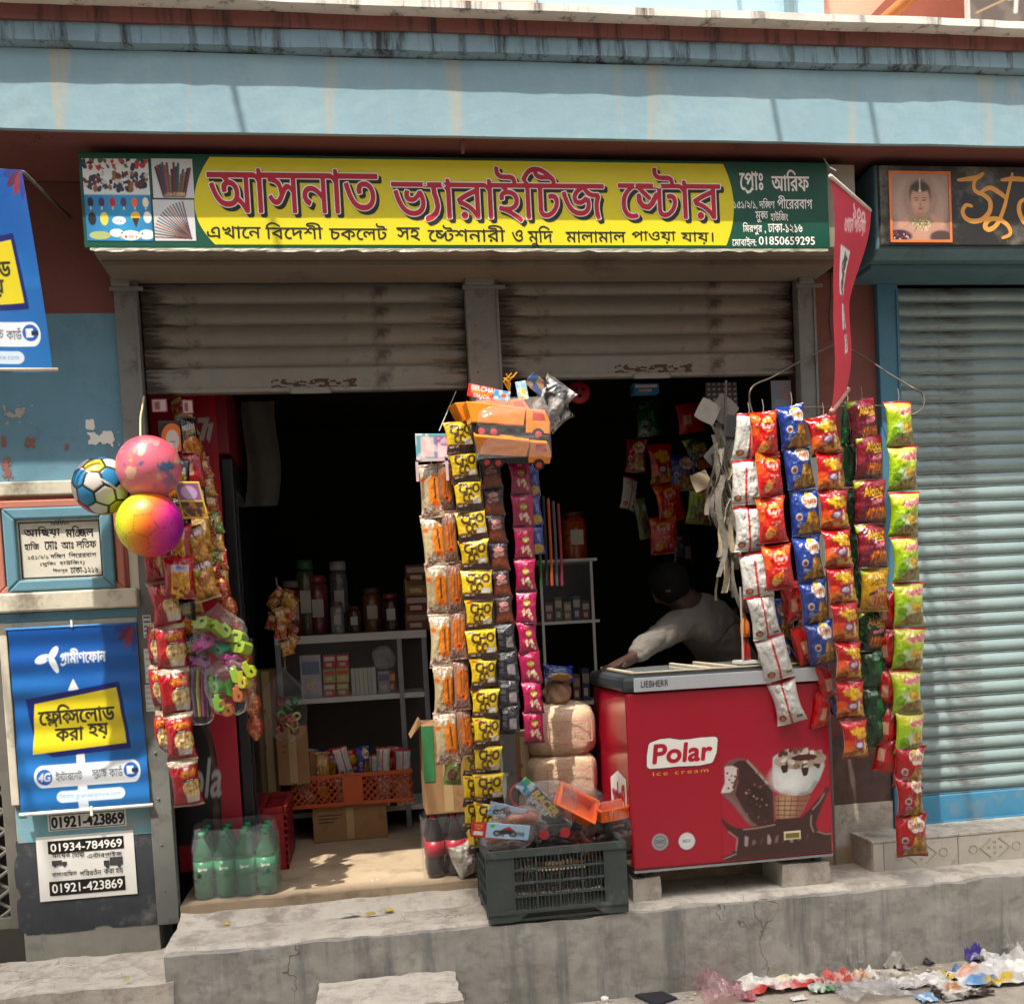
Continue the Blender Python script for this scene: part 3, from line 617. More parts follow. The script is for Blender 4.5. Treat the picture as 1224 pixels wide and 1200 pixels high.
def crink(u, v):
    n = float(vnoise(np.array(u * 60.), np.array(v * 2.), 3)) - .5
    return (SX0 + .02 + u * (SX1 - SX0 - .03), -.3545 - .012 * (1 - v) * abs(n) * 2, SZ0 - .016 - .012 * n + v * (.014 + .012 * n))
b.grid(crink, 160, 3); b.build('loose_bottom_edge', mat('#8f8c7a', .45, var=.25, scale=12, key='vinyl_back'), S)
for box in ((990, 190, 1021, 292),):
    x = R(*box, -.335); MB().box(SX1 + .002, x[1], -.345, -.331, SZ0 + .01, SZ1 - .005).build('end_plate', mat('#7f7868', .5, var=.12, key='dull_tin'), S)
# yellow field with bowed ends
yl, yr_ = P(232, 240, -.353)[0], P(877, 245, -.353)[0]; n = 24; zmid = (SZ0 + SZ1) / 2; hh = (SZ1 - SZ0) / 2 - .012
lft = [(yl + .07 * (t * t), zmid - .02 + hh * t * 1.0 + .02 * (abs(t))) for t in np.linspace(1, -1, n)]; rgt = [(yr_ - .04 * (t * t), zmid + hh * t) for t in np.linspace(-1, 1, n)]
pl = [(x, max(SZ0 + .012, min(SZ1 - .01, z))) for x, z in lft + rgt]
MB().add([(x, -.3533, z) for x, z in pl], [list(range(len(pl)))]).build('yellow_field', LY, S)
big = [("আসনাত", (248, 202, 452, 255)), ("ভ" + YA + "ারাইিটজ", (468, 199, 722, 266)), ("ে<ST>ার", (739, 201, 861, 262))]
for s_, bx in big:
    letter(S, s_, bx, -.3545, LK, .006, grow=.0042, dx=.012, dz=-.013, name='letter_shadow')
    letter(S, s_, bx, -.3557, LW, .006, grow=.0042, name='letter_outline')
    letter(S, s_, bx, -.3569, LR, .006)
for s_, x0, x1, y0, y1 in (("এখােন", 247, 312, 270, 285), ("িবেদশী", 317, 386, 266, 286), ("চকেলট", 393, 463, 267, 287), ("সহ", 474, 502, 272, 288), ("ে<ST>শনারী", 511, 604, 269, 289),
                           ("ও", 612, 625, 275, 289), ("মুিদ", 631, 661, 270, 296), ("মালামাল", 676, 748, 276, 290), ("পাওয়া", 755, 808, 276, 291), ("যায়।", 814, 853, 277, 292)):
    letter(S, s_, (x0, y0, x1, y1), -.3545, LK, .01, px=.4)
for s_, bx, bo in (("ে" + "প" + RA + "াঃ", (884, 205, 912, 232), .03), ("আিরফ", (922, 203, 967, 229), .03), ("১৫১/২/১, দি<KSH>ণ", (877, 237, 926, 251), .015), ("পীেররবাগ", (929, 234, 971, 250), .015),
                   ("মু<KT>", (903, 253, 918, 266), .02), ("হাউিজং", (921, 252, 942, 265), .02), ("িমরপুর", (888, 266, 911, 281), .02), (", ঢাকা-১২১৬", (914, 267, 959, 280), .02), ("েমাবাইল:", (875, 283, 904, 295), .02), ("01850659295", (907, 283, 974, 293), .035)):
    letter(S, s_, bx, -.3535, LW, bo * .4, px=.4)
cv = Canvas(104, 128, '#c9cfd2')                                # collage of goods
cv.rect(0, .72, 1, 1, '#d4d6d4').speck(60, ['#b3262c', '#1f2f52', '#e0d9cf', '#2c6d3b', '#cc3a30', '#6b5136'], .02, .88, .98, .99, .02, .05, 1).speck(90, ['#1d2438', '#20365e', '#3b2d2a', '#b8b8b0', '#6a2626', '#8a5a2a', '#28304a'], .02, .62, .98, .82, .02, .05, 2)
cv.vgrad('#1f7fb8', '#123a8a', 0, .55, 0); m_ = np.clip((.57 - cv.Y) * 60, 0, 1); cv.a = cv.a * (1 - m_[..., None]) + m_[..., None] * (np.array(lin('#2b93c4')) * (1 - np.abs(cv.X[..., None] - .55)) + np.array(lin('#143a7a')) * np.abs(cv.X[..., None] - .55))
for k, c_ in enumerate(['#191b26', '#3b2a5a', '#b3242e', '#4a3a6c', '#d8653a', '#e4d9b5']): cv.ell(.09 + k * .165, .47, .045, .06, c_).rect(.08 + k * .165, .38, .1 + k * .165, .42, '#d8c39a')
cv.ell(.1, .27, .06, .08, '#20191a').ell(.28, .27, .06, .08, '#dfc94a').ell(.5, .25, .1, .05, '#e6ebee').text('ice', .45, .23, .55, .27, '#2563a0').ell(.75, .3, .07, .06, '#e2b83a').poly([(.69, .28), (.81, .28), (.75, .16)], '#3a2a20').ell(.93, .29, .06, .07, '#e9e3d8')
cv.ell(.2, .07, .16, .05, '#a7b06a').ell(.45, .1, .1, .05, '#e8e4dc').ell(.66, .07, .15, .06, '#efe9e4').ell(.9, .08, .12, .06, '#dfe6e4').speck(14, ['#a5443a', '#3c7a4a', '#c9a64a'], .5, .04, .85, .1, .012, .02, 4)
print_sheet('photo_collage', cv, VPR, S, flat((101, 190, 180, 288), -.3535))
for bx, sd, fan in (((182, 190, 231, 237), 5, 0), ((184, 239, 233, 288), 6, 1)):
    cv = Canvas(64, 62, '#c7c7c8'); g = random.Random(sd)
    for k in range(16):
        c_ = ['#26232a', '#6a1f2c', '#1e3c5e', '#27543d', '#a33a2f', '#4a4a52', '#7a6030'][k % 7]
        if fan: a = 1.75 + k * .09; cv.line([(.88, .06), (.88 + .9 * math.cos(a), .06 + .9 * math.sin(a))], .016, c_)
        else: x = .1 + .055 * k; cv.line([(.5 + (x - .5) * .6, .05), (x, .55 + .35 * g.random())], .03, c_); cv.ell(.5 + (x - .5) * .6, .1, .015, .06, '#c3a27a')
    print_sheet('pencil_photo', cv, VPR, S, flat(bx, -.3535))
# ---- sign of the closed shop ----
S = thing('shop_sign', 'black sign with golden Bengali lettering over the teal shutter', 'sign', (3.6, -.34, 3.06))
x0 = P(1052, 245, -.35)[0]; zz0 = P(1130, 293, -.35)[2]; zz1 = P(1130, 199, -.35)[2]
MB().box(x0, 6, -.352, -.331, zz0, zz1).build('panel', mat('#2b2a28', .35, var=.25, scale=3, dirt='#6d685c', damt=.42, dscale=4, key='black_vinyl'), S, bevel=.002)
GOLD = mat('#d0913e', .4, var=.08, key='gold_print')
def script(paths, Y, m, rad):
    cs = []
    for pt in paths:
        sp = smooth_path([np.array(q) for q in pt], 5); cs += [np.array([P(920 + x / 3.75, 180 + y / 3.75, Y)[[0, 2]] for x, y in [(a_[0], a_[1])]] )[0] for a_ in sp][:0]
        w_ = [tuple(P(920 + a_[0] / 3.75, 180 + a_[1] / 3.75, Y)[[0, 2]]) for a_ in sp]
        for i_ in range(len(w_) - 1): t_ = i_ / len(w_); cs += stroke(w_[i_:i_ + 2], rad * (.65 + .5 * math.sin(math.pi * t_)))
    a_ = np.concatenate(cs); lo, hi = a_.min(0) - .01, a_.max(0) + .01; cell = .0018; cs = [c_ if np.cross(c_[1] - c_[0], c_[2] - c_[1]) > 0 else c_[::-1] for c_ in cs]
    v, f = iso(raster(cs, lo[0], lo[1], int((hi[0] - lo[0]) / cell), int((hi[1] - lo[1]) / cell), cell)); MB().add([(lo[0] + x * cell, Y, lo[1] + z_ * cell) for x, z_ in v], f).build('lettering', m, S)
script([[(845, 133), (890, 128), (930, 122), (955, 105)], [(950, 110), (918, 140), (920, 180), (960, 200), (988, 230), (985, 275), (955, 308), (915, 318), (880, 305), (865, 275), (880, 245), (905, 250)], [(935, 195), (985, 168), (1030, 190), (1060, 215)], [(1088, 105), (1070, 180), (1050, 260), (1020, 330), (985, 355), (965, 340), (985, 310), (1030, 310), (1070, 340), (1078, 375), (1045, 392)], [(1040, 133), (1095, 128), (1150, 132)]], -.3535, GOLD, .0095)
script([[(1150, 215), (1122, 235), (1120, 280), (1150, 330), (1200, 320)], [(1160, 130), (1230, 132)], [(1200, 130), (1190, 220), (1200, 320)]], -.3535, GOLD, .0095); pass
cv = Canvas(84, 100, '#8f7466'); cv.vgrad('#7a6054', '#9c8272').ell(.5, .5, .46, .52, '#a5897a', soft=.25).ell(.5, .62, .3, .38, '#9a7c6c', soft=.2).ell(.5, .68, .19, .22, '#4a342c', soft=.25).ell(.5, .6, .165, .225, '#b98a72', soft=.25).ell(.5, .79, .16, .07, '#3e2a24', soft=.4).rect(.43, .3, .57, .42, '#a97c66')
cv.ell(.5, .1, .46, .24, '#b08672', soft=.3).ell(.5, .28, .2, .08, '#8f7c54', soft=.4).speck(80, ['#d8cba0', '#8f7b4a', '#5f5030', '#b8a878'], .34, .14, .66, .33, .008, .014, 7).ell(.12, .06, .22, .1, '#2c2430', soft=.3).ell(.85, .05, .2, .1, '#4a3a34', soft=.3).speck(20, ['#a1303a', '#d0c9b8'], .0, 0, .3, .12, .01, .016, 8)
cv.ell(.435, .6, .035, .01, '#5a3a30', soft=.6).ell(.565, .6, .035, .01, '#5a3a30', soft=.6).ell(.43, .635, .045, .008, '#4a2e26', soft=.6).ell(.57, .635, .045, .008, '#4a2e26', soft=.6).ell(.5, .475, .04, .012, '#8f4444', soft=.6).ell(.505, .53, .018, .03, '#a67660', soft=.8).ell(.42, .54, .05, .06, '#c49880', soft=.9, al=.6).line([(.5, .93), (.5, .76)], .008, '#c9bf9e').ell(.5, .74, .022, .022, '#c9bf9e').ell(.8, .3, .14, .055, '#b98a72', -.6, soft=.4).ell(.2, .26, .1, .05, '#b98a72', .5, soft=.4)
cv.a = np.clip(cv.a * (.9 + .2 * vnoise(cv.X * 30, cv.Y * 30, 4))[..., None], 0, 1)
print_sheet('portrait_photo', cv, VPR, S, flat((1066, 208, 1134, 287), -.3533))
b = MB(); frame(b, (1063, 205, 1137, 290), 3.2, -.3555, -.3534, -.353); b.build('photo_border', mat('#d2703a', .4, var=.2, scale=6, key='orange_border'), S)
# ---- roof-top board ----
S = thing('roof_sign', 'dark board with white phone number standing above the canopy', 'sign', (3.4, -.3, zw1))
q0 = P(1161, 40, -.3); cv = Canvas(120, 120, '#51463f'); cv.blotch('#6d6258', 6, .5, 3, .6)
cv.text('77946, 01', .3, .28, 1.0, .42, '#cfc8bc', .6, rot=.35).text('ঢাকা-িমরপুর', .3, .55, .95, .66, '#b7a58a', .3, rot=.35).line([(.05, .3), (1, .75)], .006, '#a5875a').line([(.05, .18), (1, .6)], .006, '#a5875a')
for r_ in (.19, .16): cv.ell(.2, .78, r_, r_, '#a5774f' if r_ == .19 else '#51463f')
MB().box(q0[0] - .01, q0[0] + .9, -.296, -.27, q0[2] - .02, q0[2] + .9).build('board', mat('#b9b2a8', .6, key='board_edge'), S); print_sheet('print', cv, VPM, S, lambda u, v: (q0[0] + u * .62, -.298, q0[2] - .02 + v * .62))

# ---- blue poster design, used twice ----
def blue_poster():
    c = Canvas(200, 288, '#0f66c2'); c.vgrad('#2470b4', '#0f52a4', 0, 1); c.blotch('#2f86d2', 3, .55, 3, .35, ax=.4)
    def X(x): return (x - 18) / 153.
    def Yv(y): return 1 - (y - 748) / 220.
    W = '#e6ebf0'; N = '#16206a'
    for a, ln in ((.75, .8), (3.35, 1.), (5.25, 1.)): c.ell(X(65) + .055 * ln * math.cos(a), Yv(783) + .04 * ln * math.sin(a), .06 * ln, .024, W, a)
    c.ell(X(63), Yv(785), .014, .012, '#8fb6e0'); c.text("গ" + RA + "ামীণেফান", X(78), Yv(794), X(132), Yv(774), W, .45)
    for k in range(6): a = 2.4 + k * .42; c.ell(1.0 + .1 * math.cos(a), .985 + .07 * math.sin(a), .07, .022, ['#5a2340', '#8a2a3a', '#2c3a86'][k % 3], a)
    c.poly([(X(86), Yv(970)), (X(98), Yv(970)), (X(95), Yv(818)), (X(88), Yv(818))], W); c.poly([(X(84), Yv(824)), (X(98), Yv(824)), (X(91), Yv(810))], W)
    c.poly([(X(32), Yv(832)), (X(146), Yv(816)), (X(153), Yv(898)), (X(60), Yv(903)), (X(40), Yv(890))], N)
    c.poly([(X(42), Yv(838)), (X(142), Yv(823)), (X(148), Yv(891)), (X(37), Yv(898))], '#e3cf23')
    c.text("ে<FL>ি<KS>েলাড", X(46), Yv(866), X(137), Yv(840), '#23231c', .9, rot=.02); c.text("করা", X(64), Yv(884), X(97), Yv(868), '#23231c', .9); c.text("হয়", X(103), Yv(884), X(127), Yv(866), '#23231c', .9)
    for x0, x1, y0, y1, cl in ((38, 161, 912, 939, W), (60, 143, 944, 958, '#cfe0ee')):
        c.rect(X(x0 + 8), Yv(y1), X(x1 - 8), Yv(y0), cl); c.ell(X(x0 + 8), Yv((y0 + y1) / 2), .06 if y1 < 945 else .045, (y1 - y0) / 440., cl); c.ell(X(x1 - 8), Yv((y0 + y1) / 2), .06 if y1 < 945 else .045, (y1 - y0) / 440., cl)
    c.ell(X(49), Yv(926), .06, .044, '#1a62b8'); c.text('4G', X(42), Yv(931), X(56), Yv(921), W, .5, shear=.2); c.ell(X(151), Yv(924), .058, .042, '#1a62b8').rect(X(146), Yv(929), X(154), Yv(919), W).rect(X(152), Yv(927), X(160), Yv(922), '#20304a')
    c.text("ই<NT>ারেনট", X(62), Yv(932), X(93), Yv(919), '#23262e', .35); c.text("<SK>" + RA + YA + "াচ", X(105), Yv(932), X(122), Yv(920), '#23262e', .3); c.text("কাড" + RE, X(125), Yv(931), X(141), Yv(918), '#23262e', .3)
    c.text('grameenphone.com', X(84), Yv(955), X(136), Yv(948), '#7f8fa6', .0); c.text("িবস্তািরত:", X(64), Yv(955), X(82), Yv(947), '#7f8fa6', .0)
    c.a = np.clip(c.a * .82, 0, 1); return c
BP = blue_poster()
T = thing('hanging_poster', 'blue poster with white propeller emblem hanging on the plaster wall', 'poster', P(95, 968, -.04))
X0, X1, Z0, Z1 = R(18, 749, 170, 967, -.04)
print_sheet('sheet', BP, VVN, T, lambda u, v: (X0 + u * (X1 - X0) + .012 * (1 - v) * (u - .2), -.045 - .012 * math.sin(v * 9 + u * 2) * (1 - abs(2 * v - 1)) - .004 * math.sin(v * 40), Z0 + v * (Z1 - Z0)))
MB().tube([(X0 - .01, -.046, Z0 - .004), (X1 + .02, -.046, Z0 - .004)], .008, 8).build('bottom_rod', LW, T, smooth=True); MB().tube([(X0 - .01, -.046, Z1 + .003), (X1 + .01, -.046, Z1 + .003)], .006, 8).build('top_rod', mat('#3f7fc0', .4, key='rod_blue'), T, smooth=True)
MB().box((X0 + X1) / 2 - .004, (X0 + X1) / 2 + .004, -.055, -.02, Z1, Z1 + .03).build('clip', LW, T); MB().box((X0 + X1) / 2 + .02, (X0 + X1) / 2 + .03, -.056, -.04, Z0 - .03, Z0 + .01).build('clip', LW, T)
# the same design on a banner standing out from the wall
T = thing('hanging_banner', 'blue fabric banner hanging out from the wall under the canopy', 'banner', P(20, 440, -.55))
c = [P(-118, 196, -.62), P(28, 206, -.50), P(-118, 442, -.66), P(61, 442, -.52)]
fnb = lambda u, v: tuple((1 - v) * ((1 - u) * c[2] + u * c[3]) + v * ((1 - u) * c[0] + u * c[1]) + np.array([.03 * (u - .2) * (1 - v) * v, -.02 * math.sin(u * 5 + v * 3), -.01 * math.sin(u * 3) * (1 - v)]))
print_sheet('sheet', BP, VVN, T, fnb)
MB().tube([c[2] + (c[2] - c[3]) * .05, c[3] + (c[3] - c[2]) * .05], .007, 8).build('bottom_rod', mat('#c9b9a4', .4, key='rod_cream'), T, smooth=True)
MB().tube([c[0], c[1], np.array([c[1][0] + .04, -.02, c[1][2] + .02])], .007, 8).build('top_rod', GREYM, T, smooth=True)
# ---- red banner edge-on beside the pillar ----
T = thing('hanging_banner', 'narrow red banner hanging edge-on in front of the brown-red pillar', 'banner', P(1005, 490, -.55))
c = [P(991, 214, -.78), P(1040, 252, -.42), P(994, 492, -.62), P(1012, 468, -.42)]
cv = Canvas(90, 180, '#c22a3e'); cv.vgrad('#cf3344', '#b3243a').rect(.2, .52, .62, .74, '#dcd6d2').rect(.3, .36, .66, .48, '#d8d0ce').rect(.4, .24, .66, .33, '#d8d0ce').text("িফিজ", .22, .56, .62, .68, '#2a2326', 1.2, rot=1.4).text("িনেজ", .32, .38, .64, .46, '#2a2326', .7, rot=1.4).text("না", .45, .26, .6, .32, '#2a2326', .7, rot=1.4).text("এখােন পাওয়া", .3, .82, .9, .9, '#e6c3c4', .5, rot=.2).text("১০০", .55, .9, .85, .97, '#e6c3c4', .4)
def fnr(u, v):
    p = (1 - v) * ((1 - u) * c[2] + u * c[3]) + v * ((1 - u) * c[0] + u * c[1]); return tuple(p + np.array([.03 * math.sin(u * 4 + v * 2) * (1 - abs(2 * v - 1)) + .012 * math.sin(v * 9), 0, 0]))
print_sheet('sheet', cv, vcmat('red_cloth', .6), T, fnr)
MB().tube([c[0] + np.array([-.005, -.02, .002]), c[1]], .008, 8).build('top_rod', mat('#c9c0b5', .4, key='rod_white'), T, smooth=True)
MB().tube([c[2], c[3] + (c[3] - c[2]) * .1], .011, 8).build('bottom_rod', mat('#b98f7c', .5, key='rod_wood'), T, smooth=True)
MB().tube([P(1000, 205, -.5), P(991, 200, -.42), P(985, 190, -.4)], .004, 6).build('hook', GREYM, T)
# ---- marble name plate ----
T = thing('name_plaque', 'white marble name plaque with engraved black Bengali lettering', 'plaque', P(78, 697, -.03))
X0, X1, Z0, Z1 = R(19, 618, 126, 695, -.035)
MB().box(X0, X1, -.0385, -.0305, Z0, Z1).build('slab', mat('#cfc8b8', .35, var=.08, scale=7, bump=.1, bscale=14, dirt='#a59a86', damt=.3, dscale=8, key='marble'), T, bevel=.002)
b = MB(); frame(b, (24, 623, 121, 690), 1.2, -.0402, -.0388, -.0385); b.build('border_line', LK, T)
for s_, bx, bo in (("আিছয়া", (28, 629, 72, 643), .05), ("মি<NJ>ল", (78, 628, 112, 642), .05), ("হািজ", (29, 647, 47, 658), .03), ("েমাঃ", (53, 646, 68, 657), .03), ("আঃ", (73, 647, 88, 656), .03), ("লিতফ", (91, 643, 115, 655), .03), ("১৫১/২/১ দি<KSH>ণ", (33, 661, 78, 668), .02), ("িপেররবাগ", (82, 659, 115, 666), .02), ("(মুি<KT>", (48, 671, 67, 677), .02), ("হাউিজং)", (71, 669, 101, 676), .02), ("িমরপুর", (63, 679, 81, 685), .02), ("ঢাকা-১২১৬", (84, 677, 117, 685), .02)):
    letter(T, s_, bx, -.0395, LK, bo * .35, px=.4)
b = MB(); q = R(60, 620, 82, 627, -.04)
for k in range(5): b.tube([(q[0] + (q[1] - q[0]) * (k + .1) / 5, -.0395, q[2]), (q[0] + (q[1] - q[0]) * (k + .5) / 5, -.0395, q[3] - abs(k - 2) * .006), (q[0] + (q[1] - q[0]) * (k + .9) / 5, -.0395, q[2])], .0018, 4)
b.build('ornament', LK, T)
# ---- notices ----
PAPER = mat('#d8d6cf', .7, var=.05, key='paper')
T = thing('phone_notice', 'strip of paper with phone number 01921-423869 under the blue poster', 'notice', P(103, 990, -.006)); z = R(57, 969, 151, 990, -.006)
MB().box(z[0], z[1], -.0075, -.0045, z[2], z[3]).build('paper', PAPER, T); letter(T, '01921-423869', (61, 973, 148, 987), -.0082, LK, .035)
b = MB(); frame(b, (59, 971, 149, 989), .9, -.0084, -.0076, -.0076); b.build('border_line', LK, T)
T = thing('removal_notice', 'white paper notice with truck pictures and two phone numbers', 'notice', P(103, 1073, -.01))
z = R(45, 996, 162, 1073, -.007); MB().grid(lambda u, v: (z[0] + u * (z[1] - z[0]), -.0065 - .012 * max(0, .12 - min(u, 1 - u)) * (1 - v), z[2] + v * (z[3] - z[2])), 24, 12).build('paper', PAPER, T)
BLK = MB(); 
for bx in ((57, 1002, 148, 1017), (59, 1050, 150, 1067)): q = R(*bx, -.0072); BLK.box(q[0], q[1], -.0082, -.0068, q[2], q[3])
BLK.build('black_bar', LK, T)
for s_, bx, mt, bo in (('01934-784969', (60, 1005, 146, 1015), LW, .04), ('01921-423869', (62, 1053, 147, 1064), LW, .04), ("মােয়র", (62, 1019, 84, 1026), LK, .02), ("েদায়া", (86, 1018, 101, 1026), LK, .02), ("এ<NT>ারপ" + RA + "াইজ", (104, 1017, 146, 1025), LK, .02), ("বাসা/অিফস", (62, 1040, 92, 1047), LK, .02), ("পিরবত" + RE + "ন", (95, 1038, 121, 1046), LK, .02), ("করা হয়", (124, 1037, 147, 1045), LK, .02)):
    letter(T, s_, bx, -.0088, mt, bo * .4, px=.4)
def truck(bx, flip):
    q = R(*bx, -.0085); w_, h_ = q[1] - q[0], q[3] - q[2]; b = MB(); f = lambda x: q[0] + w_ * ((1 - x) if flip else x)
    for x0, x1, y0, y1 in ((0, .68, .25, 1), (.7, 1, .25, .75)): b.add([(f(x0), -.0085, q[2] + y0 * h_), (f(x1), -.0085, q[2] + y0 * h_), (f(x1), -.0085, q[2] + y1 * h_), (f(x0), -.0085, q[2] + y1 * h_)], [(0, 1, 2, 3)])
    for cx in (.2, .82): b.add([(f(cx + .1 * math.cos(t)), -.009, q[2] + .2 * h_ + .2 * h_ * math.sin(t)) for t in np.arange(0, 6.2, .6)], [list(range(11))])
    b.build('truck_picture', mat('#3d3d3d', .6, key='grey_print'), T)
truck((62, 1028, 80, 1036), False); truck((124, 1024, 147, 1037), True)
for k, bx in enumerate(((101, 500, 114, 515), (101, 513, 143, 535))):
    o = patch(bx, -.0025, PAPER, 'torn_paper', None, 21 + k, thr=.1, rag=.3); tag(o, ('small torn scrap of white paper on blue wall', 'larger torn white paper with ragged edge on blue wall')[k], 'paper')
for k, (bx, cl) in enumerate((((171, 735, 181, 762), '#4a5a86'), ((173, 775, 187, 816), '#9db38f'), ((174, 818, 190, 850), '#b8b49c'))):
    q = R(*bx, -.034); o = MB().box(q[0], q[1], -.0345, -.033, q[2], q[3]).build('sticker', PAPER); tag(o, ('small blue printed sticker on the board beside the shutter guide', 'green printed sticker on the board beside the shutter guide', 'beige printed sticker below the green one beside the shutter guide')[k], 'sticker', 'stickers beside the guide')
    for r_ in range(5): zz_ = q[2] + (q[3] - q[2]) * (r_ + .5) / 5; MB().box(q[0] + .004, q[1] - .004, -.0358, -.0346, zz_ - .0035, zz_ + .0035).build('print_line', mat(cl, .6, key='sticker_ink'), o)
# ================= hanging packets =================
FOIL = vcmat('foil_packet', .22, .6, coat=.35, bump=.7, bscale=7); FOILM = vcmat('printed_film', .3, .5, coat=.2, bump=.3, bscale=8)
def pillow(cv, seed, back='#d9d6d0', flare=.06, seal=.09, puff=.8, back_cv=None):
    """sealed pillow packet, unit size, print on the -y side; closed mesh"""
    nx, nz = cv.nx, cv.ny; u = np.linspace(-1, 1, nx); v = np.linspace(-1, 1, nz); U, V = np.meshgrid(u, v); g = np.random.default_rng(seed)
    body = np.clip((1 - np.abs(V)) / (seal * 2), 0, 1); inner = np.clip(1 - (np.abs(V) / (1 - seal)) ** 3, 0, 1) ** .7
    th = (np.clip(1 - np.abs(U) ** 2.4, 0, 1) ** .6) * inner * puff
    wr = (vnoise(U * 2.2 + 20, V * 2.2 + 30, seed) - .5) * .6 * inner + (vnoise(U * 6 + 2, V * 5 + 3, seed + 9) - .5) * .22 * inner + (vnoise(np.arctan2(U, 1 - np.abs(V) + .05) * 5 + 9, np.abs(V) * 2 + 7, seed + 3) - .5) * .5 * (np.abs(V) > .45) * np.clip(th * 3, 0, 1)
    jx = 1 - flare * (1 - V ** 2) * 1.4; X = U * jx * .5 + .02 * (vnoise(V * 2 + 9, U * 0 + seed, seed) - .5); Zc = V * .5 + .015 * (vnoise(U * 2 + 5, V + 11, seed + 1) - .5)
    crimp = .03 * np.sin(V * 160) * (np.abs(V) > 1 - seal); wave = .18 * np.sin(U * 2.2 + seed) * (np.abs(V) ** 4)
    Yf = -(th * .5 * (1 + wr)) + crimp + wave; Yb = th * .42 * (1 + .5 * wr) + crimp + wave + .004
    n = nx * nz; vs = np.concatenate([np.stack([X, Yf, Zc], -1).reshape(-1, 3), np.stack([X, Yb, Zc], -1).reshape(-1, 3)])
    idx = lambda j, i: j * nx + i; fs = []
    for j in range(nz - 1):
        for i in range(nx - 1):
            a, b_, c_, d_ = idx(j, i), idx(j, i + 1), idx(j + 1, i + 1), idx(j + 1, i); fs.append((a, b_, c_, d_)); fs.append((n + d_, n + c_, n + b_, n + a))
    rim = [idx(0, i) for i in range(nx)] + [idx(j, nx - 1) for j in range(1, nz)] + [idx(nz - 1, i) for i in range(nx - 2, -1, -1)] + [idx(j, 0) for j in range(nz - 2, 0, -1)]
    for a, b_ in zip(rim, rim[1:] + rim[:1]): fs.append((b_, a, n + a, n + b_))
    me = bpy.data.meshes.new('packet'); me.from_pydata(vs.tolist(), [], fs); me.polygons.foreach_set('use_smooth', [True] * len(fs))
    bc = (back_cv.a[:, ::-1].reshape(-1, 3) if back_cv is not None else np.tile(lin(back), (n, 1)))
    cc = np.concatenate([cv.a.reshape(-1, 3), bc]); gy = cc.mean(1, keepdims=True); setcol(me, np.clip(gy + (cc - gy) * 1.12, 0, 1) * .7); me.materials.append(FOIL); return me
NX, NZ = 44, 56
def chip_pile(c, seed, cols=('#a87a2e', '#8a5f22', '#c0933f'), pts=None):
    c.poly(pts or [(.2, .06), (.97, .06), (.97, .36), (.75, .56), (.58, .5), (.48, .3), (.28, .2)], cols[1])
    reg = np.clip((c.Y < .58) * 1., 0, 1); m = raster([np.array(pts or [(.2, .06), (.97, .06), (.97, .36), (.75, .56), (.58, .5), (.48, .3), (.28, .2)]) * (1, c.ny / c.nx)], 0, 0, c.nx, c.ny, 1. / c.nx)
    c.blotch(cols[2], 7, .5, seed, 1, reg=m); c.blotch('#5a3d18', 9, .62, seed + 4, .8, reg=m); return c
def d_lays():
    c = Canvas(NX, NZ, '#d3231c'); c.vgrad('#a81218', '#e33a1c', .0, .75); c.ell(.12, .86, .2, .1, '#f07a1c').ell(.88, .86, .26, .1, '#ee6a1e').ell(.1, .6, .16, .12, '#ec6420').ell(.2, .48, .12, .09, '#d9481c')
    c.ell(.52, .64, .34, .22, '#d21a1c').ell(.52, .7, .24, .15, '#f2a71d').ell(.52, .66, .25, .09, '#dc2a1e').text("Lay's", .32, .6, .74, .73, '#f4ede4', .5, shear=.15)
    c.rect(.36, .44, .7, .455, '#f0d9d0').ell(.52, .4, .03, .02, '#f0d9d0'); c.ell(.36, .25, .17, .11, '#f0892a').ell(.3, .2, .13, .09, '#f3c168').ell(.46, .3, .1, .08, '#ee7d22')
    for k in range(4): c.line([(.05, .3 - k * .07), (.5, .22 - k * .06), (.97, .34 - k * .07)], .006, '#8d0f16')
    return c
def d_back():
    c = Canvas(NX, NZ, '#d9d5ce'); c.rect(.46, 0, .54, 1, '#b8242e').rect(0, .93, 1, 1, '#c0242c')
    for k in range(14): c.rect(.08, .84 - k * .035, .38, .848 - k * .035, '#a8a6a2').rect(.62, .86 - k * .04, .92, .868 - k * .04, '#b4b2ae')
    c.ell(.22, .16, .13, .07, '#7a4030').ell(.22, .15, .08, .04, '#c98a5a').rect(.7, .1, .92, .16, '#55504e'); return c
def d_sun(base, dark):
    c = Canvas(NX, NZ, base); c.vgrad(dark, base, 0, .8); chip_pile(c, 3)
    for x, y, r in ((.5, .76, .14), (.66, .8, .16), (.8, .74, .13), (.6, .7, .16), (.78, .68, .12)): c.ell(x, y, r, r * .75, '#eee6da')
    c.ell(.6, .88, .09, .06, '#f0c53a'); c.text('Sun', .42, .68, .84, .83, '#b8601c', .7).text('Chips', .62, .62, .88, .68, '#b59a7a', .0); c.ell(.25, .42, .11, .08, '#c9c2b8').ell(.25, .41, .08, .05, '#7a3a30').rect(.18, .28, .3, .3, '#a9b2cc').rect(.18, .24, .4, .255, '#a9b2cc').rect(.18, .2, .36, .21, '#a9b2cc'); return c
